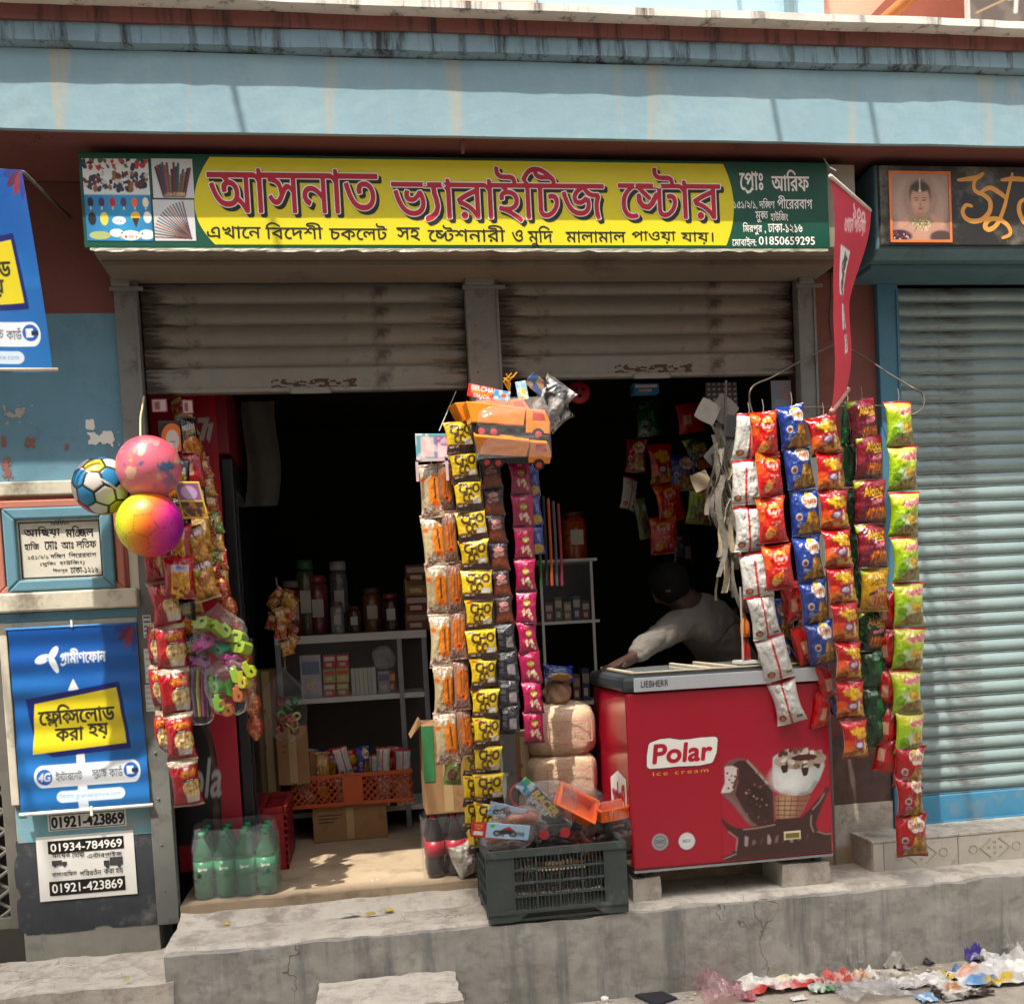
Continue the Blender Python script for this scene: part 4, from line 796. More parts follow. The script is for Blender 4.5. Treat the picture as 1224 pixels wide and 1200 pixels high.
def d_rings():
    c = Canvas(NX, NZ, '#c8101f'); c.vgrad('#a10c1c', '#d3142a', .3, 1); c.rect(0, .95, 1, 1, '#8a0c18'); c.ell(.12, .35, .22, .16, '#e2551e').ell(.2, .22, .25, .14, '#d8702a')
    c.ell(.5, .1, .6, .14, '#8a4a22').blotch('#d09a4a', 8, .5, 6, 1, reg=np.clip((.22 - c.Y) * 20, 0, 1)); c.ell(.5, .36, .24, .1, '#8c4a6c').ell(.48, .37, .14, .06, '#cfc5d6').ell(.82, .26, .16, .13, '#d3a440').ell(.83, .26, .08, .07, '#a87422').line([(.74, .46), (.76, .22)], .03, '#e5cda0')
    for gw, cl in ((1.6, '#d8901a'), (.7, '#f2d22a')): c.text("ম" + YA + "ািজক", .2, .66, .78, .82, cl, gw, rot=.1).text("িরংজ", .4, .54, .88, .68, cl, gw, rot=.1)
    c.rect(0, 0, 1, .06, '#8c0d1c'); return c
def d_alooz(base, dark, hi):
    c = Canvas(NX, NZ, base); c.vgrad(dark, base, 0, .9); c.poly([(0, .97), (.35, .97), (0, .8)], '#a9b52c'); c.blotch(hi, 5, .62, 8, .5)
    c.text('Alooz', .24, .63, .86, .84, '#2c1208', 1.0, shear=.25, rot=.1).text('Alooz', .23, .64, .85, .85, '#f0b92a', .2, shear=.25, rot=.1).line([(.55, .6), (.85, .63)], .018, '#f0b92a')
    c.poly([(.18, .36), (.88, .52), (.88, .6), (.18, .44)], '#6a1a3a').poly([(.45, .43), (.86, .53), (.86, .59), (.45, .5)], '#d8325c').text('Hot Chilli', .48, .46, .83, .56, '#f2c9cf', .0, rot=.2)
    for k in range(5): c.ell(.4 + k * .12, .25, .1, .13, ['#8f3a18', '#b55a22', '#a34a1c'][k % 3], .3).line([(.34 + k * .12, .16), (.4 + k * .12, .35)], .012, '#d98a3a')
    return c.rect(0, 0, 1, .06, dark)
def d_green():
    c = Canvas(NX, NZ, '#9cc32a'); c.vgrad('#8fb524', '#a9cf2c', 0, .7); c.ell(.6, .85, .55, .22, '#e3dd62', soft=.7).rect(0, .94, 1, 1, '#c02224').rect(0, .9, 1, .94, '#e2cc6a'); c.ell(.55, .3, .42, .22, '#b9c69a', soft=.5)
    chip_pile(c, 5, ('#a48a52', '#7d6a34', '#b9a268'), [(.12, .05), (.98, .05), (.98, .3), (.8, .34), (.55, .28), (.35, .24), (.2, .12)])
    c.text("পেপেটা", .36, .68, .98, .84, '#f0d9c0', 2.2, rot=.13).text("পেপেটা", .36, .68, .98, .84, '#d0286a', .8, rot=.13); c.ell(.68, .42, .2, .11, '#caa13a').ell(.66, .44, .13, .06, '#dfb94c').ell(.74, .38, .1, .05, '#a87c26').ell(.2, .3, .14, .12, '#6f9a20').rect(0, 0, 1, .05, '#6f7c26'); return c
def d_popcorn():
    c = Canvas(NX, NZ, '#b0152a'); c.vgrad('#8a0f24', '#c4182c', 0, 1); c.rect(0, .9, 1, 1, '#b9a78a').rect(0, .86, 1, .9, '#7c3a2a'); c.poly([(.45, .12), (.85, .12), (1, .46), (.38, .46)], '#cfc6c0').ell(.68, .42, .34, .2, '#dcc08a')
    c.speck(46, ['#f0e0b4', '#c99a52', '#a67a3a', '#e8cf94'], .4, .3, .96, .56, .02, .045, 5); c.text("পপ", .35, .66, .6, .78, '#e2a028', .9, rot=.1).text("কন" + RE, .58, .68, .88, .8, '#e2a028', .9, rot=.1).ell(.56, .83, .09, .03, '#e3d2c4').ell(.62, .6, .24, .03, '#3c0c1a').rect(.5, .59, .76, .61, '#e8dcd6').rect(0, 0, 1, .05, '#a58a72'); return c
def d_stick(a, b_, wide):
    c = Canvas(30, 64, '#b59f80'); c.blotch('#a8402f', 9, .55, 4, .9, reg=((c.Y > .78) | (c.Y < .2)) * 1.).blotch('#efe4d8', 12, .55, 8, .9, reg=((c.Y > .75) | (c.Y < .22)) * 1.)
    if wide: c.rect(.0, .2, .35, .8, '#c0ac86').ell(.15, .7, .12, .04, '#d86a22'); c.ell(.66, .5, .28, .3, a).rect(.4, .28, .93, .7, a).rect(.62, .34, .7, .72, b_).ell(.66, .26, .16, .06, '#c85a12')
    else: c.vgrad('#5a2418', '#7a3a24', .2, .8, .7); c.ell(.5, .48, .36, .3, a).rect(.15, .26, .85, .72, a).line([(.4, .28), (.42, .74)], .02, b_).line([(.6, .28), (.6, .74)], .02, b_).ell(.5, .26, .2, .07, '#d8641a').ell(.5, .26, .07, .03, '#4a1c10')
    return c
def d_choco():
    c = Canvas(NX, 44, '#e0c01e'); c.vgrad('#cda916', '#ecd02c', .3, 1); c.rect(0, 0, 1, .26, '#3a2016').rect(0, .26, 1, .3, '#5c3a1c').rect(.08, .88, .3, .94, '#b8321e'); c.text('CHO', .18, .58, .92, .86, '#3a1c10', 1.1).text('CO', .28, .3, .68, .56, '#3a1c10', 1.1); c.rect(.62, .26, .92, .42, '#c9c2b6').rect(.1, .2, .25, .22, '#d8c8b0').rect(.3, .2, .4, .22, '#d8c8b0'); return c
def d_brown(): return Canvas(30, 40, '#3a1d17').vgrad('#6a2e1c', '#2a1614', .1, .6).ell(.5, .72, .25, .08, '#c98a84').text('Choc', .25, .5, .75, .64, '#d59a92', .5, rot=.1).ell(.5, .25, .4, .18, '#7a3a22', soft=.6).rect(0, 0, 1, .06, '#201010')
def d_black(): return Canvas(30, 40, '#1b1a1c').rect(.15, .72, .42, .82, '#7c7a7a').rect(.15, .5, .36, .66, '#45434a').rect(.15, .28, .36, .44, '#45434a').rect(.5, .2, .85, .55, '#8d8688').rect(.5, .64, .85, .82, '#3a3840').blotch('#55525a', 8, .6, 2, .5)
def d_magenta(): return Canvas(34, 44, '#a8164e').vgrad('#8a103f', '#b81a58', 0, 1).ell(.5, .85, .12, .04, '#d8909a').ell(.52, .62, .2, .12, '#3a1c14').ell(.52, .62, .17, .1, '#a8842c').text('Royal', .36, .57, .68, .67, '#efdca0', .2).speck(12, ['#d9c2a0', '#bfa27c', '#e8d8bc'], .25, .16, .8, .4, .05, .075, 3).rect(0, 0, 1, .08, '#4a0f26')
def d_sachet(k):
    c = Canvas(30, 30, ['#9c1a20', '#a8762c', '#5c7a2c'][k % 3]); c.blotch('#d09a3c', 6, .5, k + 3, .9).blotch('#e5dcc4', 9, .64, k + 9, .8).rect(0, .85, 1, .92, '#6a1418'); return c.text('HOT', .2, .55, .8, .75, '#f0d8a0', .5)
def d_blackor(): return Canvas(34, 48, '#17130f').ell(.55, .2, .5, .22, '#b86a1a').blotch('#e09a2a', 8, .5, 3, .9, reg=(np.hypot((Canvas(34, 48, '#000000').X - .55) / .5, (Canvas(34, 48, '#000000').Y - .2) / .22) < 1) * 1.).text('NOODLE', .15, .62, .85, .74, '#d9d2c8', .4, rot=.15).text('CHIPS', .3, .5, .85, .6, '#d8b02a', .4, rot=.15)
def d_snack(): return Canvas(NX, NZ, '#b01824').vgrad('#8d1220', '#c01c2a', 0, 1).rect(.22, .3, .82, .78, '#c98a2c').rect(.22, .62, .82, .78, '#d8c9d0').text('Mr', .4, .64, .66, .75, '#3c4a9a', .5).blotch('#f0c04a', 9, .5, 4, 1, reg=np.clip((Canvas(NX, NZ, '#000000').Y < .62) * 1., 0, 1) * (np.abs(Canvas(NX, NZ, '#000000').X - .52) < .3))
def d_dal(): return Canvas(NX, NZ, '#a56a2a').blotch('#d59a42', 9, .45, 4, 1).blotch('#6a3a18', 8, .6, 6, .9).rect(0, .74, 1, .92, '#c4b4ae').text("ডাল", .3, .76, .7, .9, '#7a2a4a', .8).rect(.1, .6, .6, .7, '#8fa02c').rect(0, .0, 1, .05, '#c9b9a0')
DES = {'lays': (d_lays(), '#d9d5ce'), 'back': (d_back(), '#c8241c'), 'navy': (d_sun('#2c4796', '#1c2f70'), '#c9ccd6'), 'sunred': (d_sun('#b5182c', '#8a1020'), '#d6cccc'), 'rings': (d_rings(), '#c8ccd0'), 'alooz': (d_alooz('#7d1726', '#560e1a', '#b8444a'), '#c8c0c0'), 'aloozy': (d_alooz('#d8a81c', '#a87a14', '#e8c84a'), '#d8d0c0'), 'dgreen': (d_alooz('#1f4a26', '#123018', '#3c7a3a'), '#c0c8c0'), 'green': (d_green(), '#b8c46a'),
       'redback': (Canvas(24, 30, '#c01a1e').blotch('#8a1014', 5, .55, 3, .8).rect(.2, .3, .5, .6, '#d8a48a'), '#b01418'), 'greenback': (Canvas(24, 30, '#123a1c').blotch('#2c7a38', 6, .58, 3, .8).blotch('#c9b9a0', 5, .72, 5, .6), '#123a1c'),
       'popcorn': (d_popcorn(), '#b8a48c'), 'sticka': (d_stick('#e08436', '#5a2a1c', True), '#cdbfa8'), 'stickb': (d_stick('#b5652e', '#6a3218', False), '#8a4a34'), 'choco': (d_choco(), '#caa81a'), 'brown': (d_brown(), '#2c1612'), 'black': (d_black(), '#1b1a1c'), 'magenta': (d_magenta(), '#8a103f'),
       's0': (d_sachet(0), '#8a1a1c'), 's1': (d_sachet(1), '#9a6a2c'), 's2': (d_sachet(2), '#5c7a2c'), 'blackor': (d_blackor(), '#17130f'), 'snack': (d_snack(), '#b01824'), 'dal': (d_dal(), '#a88a5c'), 'olive': (Canvas(30, 40, '#6f7a3a').ell(.5, .35, .3, .2, '#5a3326').ell(.7, .75, .15, .1, '#c9d2d8'), '#6f7a3a'), 'silver': (Canvas(40, 50, '#8d8c8a').blotch('#1c1b1c', 3, .45, 3, 1).blotch('#d8d6d2', 6, .55, 6, .9).blotch('#a8764a', 5, .66, 9, .7), '#6a6866'), 'clearbag': (Canvas(30, 30, '#b9b2a6').blotch('#8a8278', 5, .5, 3, .8), '#8a8278'), 'bluepk': (Canvas(24, 30, '#1c2f7c').blotch('#8a93c0', 6, .6, 3, .7).ell(.5, .2, .4, .15, '#a8893a'), '#1c2f7c')}
_PK = {}
def pk(design, var):
    k = (design, var)
    if k not in _PK:
        cv, back = DES[design]; small = design in ('choco', 'brown', 'black', 'magenta', 's0', 's1', 's2')
        _PK[k] = pillow(cv, 5 + 13 * var + sum(map(ord, design)) % 37, back, flare=.05 + .03 * var, puff=.75 + .08 * var)
    return _PK[k]
def packet(parent, design, px, py, Y, wpx, hpx, yaw=0., roll=0., depth=.05, pitch=0., var=None, name='packet'):
    o = bpy.data.objects.new(name, pk(design, random.randrange(4) if var is None else var)); link(o, parent); s = PPM(Y); h = hpx / s
    o.location = Vector(P(px, py, Y)) - worldloc(parent) if parent is not None else Vector(P(px, py, Y)); o.rotation_euler = (math.radians(pitch), math.radians(roll), math.radians(yaw)); o.scale = (wpx / s, depth, h); return o
def strip(label, designs, pts, Y, wpx, hpx, yaw=0, name='packet_strip', cat='packet strip', group='strips of packets hung on the shop front', depth=.085, top=14, jit=11, dy=0.):
    x0, y0 = pts[0]; T = thing(name, label, cat, P(pts[-1][0], pts[-1][1] + hpx / 2, Y), group)
    for i, (x, y) in enumerate(pts):
        d_ = designs if isinstance(designs, str) else designs[i]
        dxn = (pts[min(i + 1, len(pts) - 1)][0] - pts[max(i - 1, 0)][0]) / max(1, pts[min(i + 1, len(pts) - 1)][1] - pts[max(i - 1, 0)][1])
        packet(T, d_, x, y, Y + dy * i, wpx * random.uniform(.97, 1.04), hpx, yaw + random.uniform(-jit, jit), -math.degrees(math.atan(dxn)) + 3 + random.uniform(-3, 3), depth * random.uniform(.8, 1.15), random.uniform(-7, 7))
    a = P(x0 - 1, y0 - hpx * .42, Y + .01); c_ = P(x0 - 2, y0 - hpx / 2 - top, Y + .03)
    MB().tube([a, (a + c_) / 2 + np.array([.004, 0, 0]), c_], .0013, 5).build('hanging_string', mat('#8a8478', .7, key='string'), T)
    return T
# ---- cluster in front of the pillar ----
YR = -.40
bk = [(896, 523), (893, 577), (895, 632), (904, 687), (913, 737), (926, 786), (940, 838)]
strip('strip of crisp packets turned backwards, white with a red seam, hanging over the freezer', 'back', bk, YR + .02, 38, 56, yaw=-18)
strip('strip of four bright red potato crisp packets with a yellow round emblem', 'lays', [(913, 520), (919, 567), (922, 622), (930, 678)], YR - .03, 40, 57, yaw=8)
strip('strip of navy blue chip packets with orange lettering on a white cloud', 'navy', [(947, 511), (954, 558), (962, 613), (966, 668), (973, 720), (981, 768)], YR - .02, 38, 57)
strip('strip of red ring-snack packets with yellow Bengali lettering', 'rings', [(985, 520), (992, 564), (997, 609), (1001, 655), (1006, 699), (1010, 743), (1014, 789), (1016, 836), (1022, 883)], YR - .05, 39, 49, yaw=5)
strip('strip of maroon chip packets ending in one yellow packet', ['alooz'] * 4 + ['aloozy'], [(1031, 504), (1039, 547), (1040, 600), (1042, 653), (1045, 705)], YR - .03, 42, 56)
strip('strip of lime green snack packets ending in three red chip packets', ['green'] * 8 + ['sunred'] * 3, [(1075, 507), (1079, 560), (1081, 615), (1083, 668), (1086, 722), (1086, 776), (1084, 827), (1087, 876), (1086, 916), (1087, 951), (1089, 998)], YR - .04, 41, 57)
strip('strip of dark green packets behind the maroon ones', ['dgreen'] + ['greenback'] * 3, [(1043, 755), (1044, 800), (1046, 845), (1046, 868)], YR + .04, 38, 52, group='strips behind the front ones')
strip('strip of shiny red packets half hidden behind the lime green ones', 'redback', [(1060, 730), (1063, 775), (1062, 822), (1062, 868), (1060, 900)], YR + .02, 30, 50, yaw=-35, group='strips behind the front ones')
strip('dark green packets showing between the red and maroon strips', 'greenback', [(1014, 508), (1017, 555), (1018, 610), (1020, 660), (1024, 700)], YR + .05, 22, 56, yaw=30, group='strips behind the front ones')
strip('red packets hanging in shade behind the navy blue strip', 'redback', [(946, 720), (958, 770), (985, 815), (980, 850)], YR + .06, 30, 50, yaw=20, group='strips behind the front ones')
strip('navy packets hanging deep behind the red crisps', 'navy', [(935, 740), (938, 790), (990, 830)], YR + .12, 34, 52, yaw=-20, group='strips behind the front ones')
# bent wire that carries them, tied to the pillar
T = thing('hanger_wire', 'thin bent wire with hooked ends carrying the crisp strips', 'wire', P(1000, 455, -.02))
pts = [P(902, 500, YR), P(896, 480, YR), P(900, 462, YR), P(925, 450, -.2), P(960, 430, -.1), P(1000, 410, -.02)]
WIRE = mat('#6f6558', .5, metal=.5, key='wire')
MB().tube(smooth_path(pts), .004, 6).build('bent_end', WIRE, T, smooth=True)
MB().tube(smooth_path([P(1000, 410, -.02), P(1030, 425, -.06), P(1060, 445, -.2), P(1088, 462, YR), P(1103, 472, YR - .02), P(1103, 488, YR - .03), P(1090, 496, YR - .03)]), .004, 6).build('bent_end', WIRE, T, smooth=True)
MB().tube([P(900, 500, YR), P(945, 488, YR), P(1000, 486, YR), P(1050, 485, YR), P(1092, 490, YR)], .003, 6).build('cross_wire', WIRE, T)
T2 = MB().tube(smooth_path([P(992, 312, -.005), P(993, 350, -.006), P(991, 380, -.006), P(994, 407, -.008)]), .002, 5).build('wall_crack_wire', mat('#2a2624', .8, key='dark_wire')); tag(T2, 'thin dark wire running down the brown-red pillar', 'wire')

# ---- cluster on the middle post ----
YM = -.16
strip('strip of cream packets with orange cream wafer sticks', 'sticka', [(516, 587), (519, 647), (523, 705), (527, 766), (531, 825), (534, 882)], YM - .02, 29, 64, depth=.05)
strip('strip of brown packets with single orange wafer sticks', 'stickb', [(533, 580), (538, 642), (544, 702), (548, 757), (552, 817), (556, 873)], YM - .03, 21, 63, depth=.04, yaw=10)
strip('strip of yellow and brown chocolate packets', 'choco', [(550, 523), (555, 559), (560, 593), (564, 629), (567, 664), (570, 700), (573, 736), (576, 771), (578, 806), (580, 842), (582, 876), (583, 910), (584, 943), (583, 977)], YM - .05, 37, 38, depth=.035)
strip('second yellow chocolate strip showing behind the first near the floor', 'choco', [(568, 880), (568, 913), (567, 945), (568, 975), (571, 1000)], YM - .01, 30, 37, depth=.03, group='strips behind the front ones')
strip('strip of dark brown chocolate sachets changing to black ones', ['brown'] * 6 + ['black'] * 4, [(587, 566), (590, 600), (593, 632), (596, 665), (599, 698), (602, 730), (604, 763), (606, 796), (608, 829), (609, 860)], YM - .02, 27, 36, depth=.03)
strip('strip of magenta almond packets with gold emblem', 'magenta', [(622, 571), (625, 611), (627, 650), (628, 688), (629, 726), (631, 762), (634, 798), (637, 834), (638, 869)], YM - .02, 27, 40, depth=.035)
strip('thin strip of blue sachets behind the magenta packets', 'bluepk', [(637, 575), (640, 610), (642, 645)], YM + .02, 18, 36, depth=.03, group='strips behind the front ones')
strip('single olive packet with a brown biscuit below the wafer sticks', 'olive', [(541, 920)], YM, 24, 36, depth=.04, group='strips behind the front ones')
# card rack on top of the wafer strips
T = thing('sweet_card', 'teal and pink hanging card of sweets above the wafer strips', 'card', P(518, 560, YM))
cv = Canvas(50, 34, '#5a9aa6').rect(0, 0, 1, .08, '#b9a8ac').rect(.15, .15, .5, .85, '#d8b0ac').rect(.55, .1, .98, .9, '#9a5a8a').rect(.62, .15, .95, .55, '#e0b8c4').blotch('#e6cfc8', 6, .5, 4, .6)
z = R(497, 518, 540, 550, YM - .06); print_sheet('card', cv, VPR, T, lambda u, v: (z[0] + u * (z[1] - z[0]), YM - .06 + .02 * u, z[2] + v * (z[3] - z[2])), .002)
b = MB(); z = R(497, 548, 536, 575, YM - .055); b.box(z[0], z[0] + .012, YM - .058, YM - .053, z[2], z[3]); b.box(z[1] - .012, z[1], YM - .058, YM - .053, z[2], z[3]); b.box(z[0], z[1], YM - .058, YM - .053, z[3] - .012, z[3]); b.build('frame', mat('#b9a0a0', .5, key='card_frame'), T)
MB().tube([P(525, 515, YM - .05), P(545, 468, .0)], .002, 5).build('hanging_string', mat('#b9b0a0', .7, key='string'), T)

# ---- clusters on the left guide ----
YL = -.17
strip('strip of red popcorn packets with a paper cone print against the shutter guide', 'popcorn', [(191, 668), (198, 721), (205, 774), (210, 827), (215, 880), (222, 936)], YL - .02, 36, 55, yaw=6)
strip('second strip of red popcorn packets peeping out behind the first', 'popcorn', [(188, 770), (192, 820), (199, 874)], YL + .03, 28, 50, yaw=-25, group='strips behind the front ones')
strip('strip of black noodle snack packets beside the popcorn', 'blackor', [(213, 575), (216, 620), (222, 735), (229, 780)], YL + .02, 27, 50, yaw=-10)
strip('strip of brown lentil snack packets with white header', 'dal', [(232, 655), (243, 693)], YL - .03, 34, 48, yaw=-5)
strip('single red snack packet with noodle print hanging below the balls', 'snack', [(214, 690)], YL - .07, 35, 50, yaw=5)
strip('single tilted red snack packet half hidden behind the rainbow ball', 'snack', [(215, 650)], YL - .04, 30, 46, yaw=-10)
xs_ = np.linspace(0, 1, 14); strip('long slanting strip of red, yellow and green noodle sachets', ['s%d' % (k % 3) for k in range(14)], [(213 + 52 * t + 6 * math.sin(t * 5), 482 + 218 * t) for t in xs_], .1, 25, 18, yaw=-20, depth=.02, dy=-.004)
strip('short strip of red and yellow sachets hanging beside the slanting one', ['s0', 's1', 's0', 's2', 's1', 's0', 's1'], [(243, 560), (248, 582), (252, 604), (256, 626), (259, 648), (262, 670), (264, 692)], .06, 20, 24, yaw=10, depth=.03)
strip('strip of red noodle snacks hanging close against the shutter guide', 'snack', [(186, 610), (188, 645), (190, 700)], YL + .04, 26, 44, yaw=-20, group='strips behind the front ones')
strip('strip of orange-red sachets hanging between popcorn and lentil packets', ['s0', 's1', 's0', 's1', 's0', 's0'], [(226, 700), (230, 722), (233, 745), (236, 768), (238, 790), (240, 812)], YL + .04, 24, 26, yaw=15, depth=.04, group='strips behind the front ones')
strip('strip of dark snack packets in shade above the lentil packets', ['blackor', 'redback', 'blackor', 's1'], [(226, 520), (231, 560), (236, 600), (240, 635)], .0, 24, 42, yaw=10, depth=.05, group='strips behind the front ones')
T = thing('candy_string', 'string of twisted red candy parcels hanging by the black cooler door', 'candy string', P(305, 880, -.05))
CANDY = [mat('#8a1a1a', .25, var=.4, scale=60, coat=.4, dirt='#c08a3a', damt=.55, dscale=45, bump=.5, bscale=90, key='red_candy_wrap'), mat('#9a3a1c', .25, var=.4, scale=60, coat=.4, dirt='#c8b05a', damt=.5, dscale=45, bump=.5, bscale=90, key='orange_candy_wrap')]
cp = [(266, 708), (274, 728), (283, 755), (291, 785), (297, 815), (302, 842), (305, 868)]
for i, (x, y) in enumerate(cp):
    p = P(x, y, -.05); b = MB(); b.lathe([(.006, -.062), (.016, -.05), (.03, -.03), (.037, 0), (.03, .03), (.016, .05), (.006, .062)], p, 12); b.build('candy_parcel', CANDY[i % 2], T, smooth=True)
MB().tube([P(x, y, -.05) for x, y in [(258, 690)] + cp], .004, 5).build('twisted_wrap', CANDY[0], T)
T = thing('yellow_tray_card', 'small yellow framed snack tray hanging behind the pink ball', 'tray', P(222, 620, -.25))
z = R(208, 575, 238, 620, -.25); cv = Canvas(30, 44, '#c8a83a').rect(.08, .5, .92, .95, '#7c4a6c').ell(.5, .7, .3, .18, '#a88aa8').rect(.08, .06, .92, .46, '#3c2412').blotch('#a86a22', 7, .5, 3, .9, reg=(Canvas(30, 44, '#000000').Y < .46) * 1.)
print_sheet('tray', cv, VPR, T, lambda u, v: (z[0] + u * (z[1] - z[0]) + .03 * (1 - v), -.25 + .03 * u, z[2] + v * (z[3] - z[2])), .004)
T = thing('orange_packet', 'orange and black packet hanging above the snack strips beside the guide', 'packet', P(208, 545, -.02))
z = R(190, 503, 216, 540, -.02); cv = Canvas(34, 44, '#1c1a1c').ell(.62, .4, .5, .5, '#c8641c').ell(.62, .38, .3, .32, '#b9b0a8').rect(.5, .3, .75, .34, '#8a5a3a'); print_sheet('sheet', cv, VPR, T, lambda u, v: (z[0] + u * (z[1] - z[0]), -.02, z[2] + v * (z[3] - z[2])), .006)
for k, bx in enumerate(((181, 477, 200, 493), (218, 478, 231, 495))):
    z = R(*bx, -.01); o = print_sheet('sweet_leaflet', Canvas(16, 16, '#6a2a34').rect(.1, .1, .9, .9, '#a8948c').rect(.2, .2, .55, .8, '#7a3a44'), VPR, None, lambda u, v: (z[0] + u * (z[1] - z[0]), -.01, z[2] + v * (z[3] - z[2])), .003); tag(o, ('small pink leaflet under the raised shutter beside the guide', 'small pink leaflet under the raised shutter above the sachet strip')[k], 'leaflet')

# ---- three balls ----
def ball(name, label, px, py, rpx, Y, fn, seed=0):
    bm = bmesh.new(); bmesh.ops.create_icosphere(bm, subdivisions=6, radius=rpx / PPM(Y)); me = bpy.data.meshes.new(name); bm.to_mesh(me); bm.free()
    co = np.array([v.co[:] for v in me.vertices]); nn = co / np.linalg.norm(co, axis=1)[:, None]; cols, dz = fn(nn); cols = cols * .8; me.polygons.foreach_set('use_smooth', [True] * len(me.polygons)); setcol(me, cols)
    for v, d, q in zip(me.vertices, dz, nn): v.co -= Vector(q) * float(d)
    me.materials.append(vcmat('vinyl_ball', .4, .35, coat=.05)); o = bpy.data.objects.new(name, me); link(o); o.location = P(px, py, Y); return tag(o, label, 'ball', 'toy balls')
_ph = (1 + 5 ** .5) / 2
V12 = np.array([(0, s1, s2 * _ph) for s1 in (-1, 1) for s2 in (-1, 1)] + [(s1, s2 * _ph, 0) for s1 in (-1, 1) for s2 in (-1, 1)] + [(s2 * _ph, 0, s1) for s1 in (-1, 1) for s2 in (-1, 1)]); V12 /= np.linalg.norm(V12[0])
V20 = np.array([(a, b_, c_) for a in (-1, 1) for b_ in (-1, 1) for c_ in (-1, 1)] + [(0, s2 * _ph, s1 / _ph) for s1 in (-1, 1) for s2 in (-1, 1)] + [(s1 / _ph, 0, s2 * _ph) for s1 in (-1, 1) for s2 in (-1, 1)] + [(s2 * _ph, s1 / _ph, 0) for s1 in (-1, 1) for s2 in (-1, 1)]); V20 /= np.linalg.norm(V20[0])
def panels(nn, rot):
    M = np.array(Euler(rot).to_matrix()); D = np.concatenate([V12 * .995, V20]) @ M.T; d = nn @ D.T; s = np.argsort(-d, 1); return s[:, 0], d[np.arange(len(nn)), s[:, 0]] - d[np.arange(len(nn)), s[:, 1]]
def f_soccer(nn):
    i, e = panels(nn, (.15, .3, .5)); pal = np.array([lin(c_) for c_ in ('#d8cfc8', '#2a86b8', '#d8bf2c', '#b5243f')]); k = np.where(i < 12, 0, np.array([0] * 12 + [1, 2, 3, 0, 2, 1, 3, 2, 0, 3, 1, 2, 3, 1, 2, 0, 1, 3, 2, 1])[i]); c_ = pal[k]
    w_ = np.clip((e - .02) / .015, 0, 1)[:, None]; c_ = c_ * w_ + (1 - w_) * np.array(lin('#1c1a1c')); s_ = np.abs(nn @ np.array([.55, .1, .83]) - .10); m_ = np.clip((.035 - s_) / .012, 0, 1)[:, None]; c_ = c_ * (1 - m_) + m_ * np.array(lin('#e2dcd6')); return c_, .002 * (1 - w_[:, 0])
def f_rainbow(nn):
    i, e = panels(nn, (.2, .1, .6)); t = np.clip((nn[:, 0] * .8 - nn[:, 2] * .25 + 1) / 2, 0, 1); st = [0, .25, .42, .58, .75, 1]; cl = np.array([lin(c_) for c_ in ('#7ccf1c', '#d8d81e', '#f0a01e', '#f2602c', '#d8248c', '#7a1ea8')])
    c_ = np.stack([np.interp(t, st, cl[:, k]) for k in range(3)], 1); w_ = np.clip((e - .004) / .006, 0, 1)[:, None]; c_ = c_ * (.45 + .55 * w_)
    n_ = vnoise(nn[:, 0] * 9 + 20, nn[:, 2] * 9 + 20, 5); m_ = np.clip((.018 - np.abs(n_ - .55)) * 60, 0, 1)[:, None] * (e > .1)[:, None] * .7; return c_ * (1 - m_ * .8), 0 * n_
def f_pink(nn):
    t = (nn[:, 2] + 1) / 2; c_ = np.array(lin('#e0899a')) * (1 - t[:, None]) + t[:, None] * np.array(lin('#e2485e')); a = vnoise(nn[:, 0] * 2.5 + 9, nn[:, 2] * 2.5 + 9, 2)
    for thr, cl, sd in ((.58, '#e89a4a', 2), (.6, '#e8c0a0', 7), (.66, '#4a6a8a', 9)):
        m_ = np.clip((vnoise(nn[:, 0] * 3 + 11, nn[:, 2] * 3 + 13, sd) - thr) * 14, 0, 1)[:, None] * np.clip(1.2 - np.abs(nn[:, 2]) * 1.3, 0, 1)[:, None]; c_ = c_ * (1 - m_) + m_ * np.array(lin(cl))
    i, e = panels(nn, (.3, .2, .1)); c_ = c_ * (.8 + .2 * np.clip((e - .004) / .008, 0, 1))[:, None]; return c_, 0 * t
ball('toy_ball', 'toy football with white, yellow, blue and red panels', 122, 581, 32.5, -.30, f_soccer)
ball('toy_ball', 'pink toy ball with soft orange pattern, on top of the cluster', 178, 559, 36, -.36, f_pink)
ball('toy_ball', 'rainbow toy ball shading from lime green to magenta', 179, 627, 37, -.37, f_rainbow)
b = MB().tube(smooth_path([P(172, 474, -.06), P(170, 488, -.1), P(168, 500, -.2), P(168, 526, -.3)]), .004, 6).build('ball_string', mat('#c9b48a', .7, key='string2'), smooth=True); tag(b, 'yellow string holding the three toy balls at the shutter guide', 'string')
# ---- bags of plastic toys on the left ----
FILM = film('clear_film', clear=.86, rough=.06, bump=.7); FILM2 = film('clear_bag', clear=.95)
def blob_bag(T, px, py, rx, ry, Y, m, seed, name='plastic_bag', neck=True, ydep=.6, open_top=False):
    """crumpled clear bag round its contents, gathered at the neck"""
    c0 = P(px, py, Y); s = PPM(Y); rx /= s; ry /= s
    def fn(u, v):
        a = u * 2 * math.pi; t = v * math.pi; r = math.sin(t) ** .6; z_ = -math.cos(t)
        if neck and z_ > .45: r *= max(.12, 1 - (z_ - .45) * 1.6)
        n_ = 1 + .36 * (float(vnoise(np.array(9 + 2.6 * math.cos(a)), np.array(9 + 2.6 * math.sin(a) + v * 4.), seed)) - .55) * 2 + .1 * math.sin(a * 5 + v * 9 + seed)
        return (c0[0] + rx * r * n_ * math.cos(a), c0[1] + ydep * rx * r * n_ * math.sin(a), c0[2] + ry * z_ * (1 + .1 * (n_ - 1)))
    b = MB(); b.grid(fn, 48, 28); return b.build(name, m, T, smooth=True)
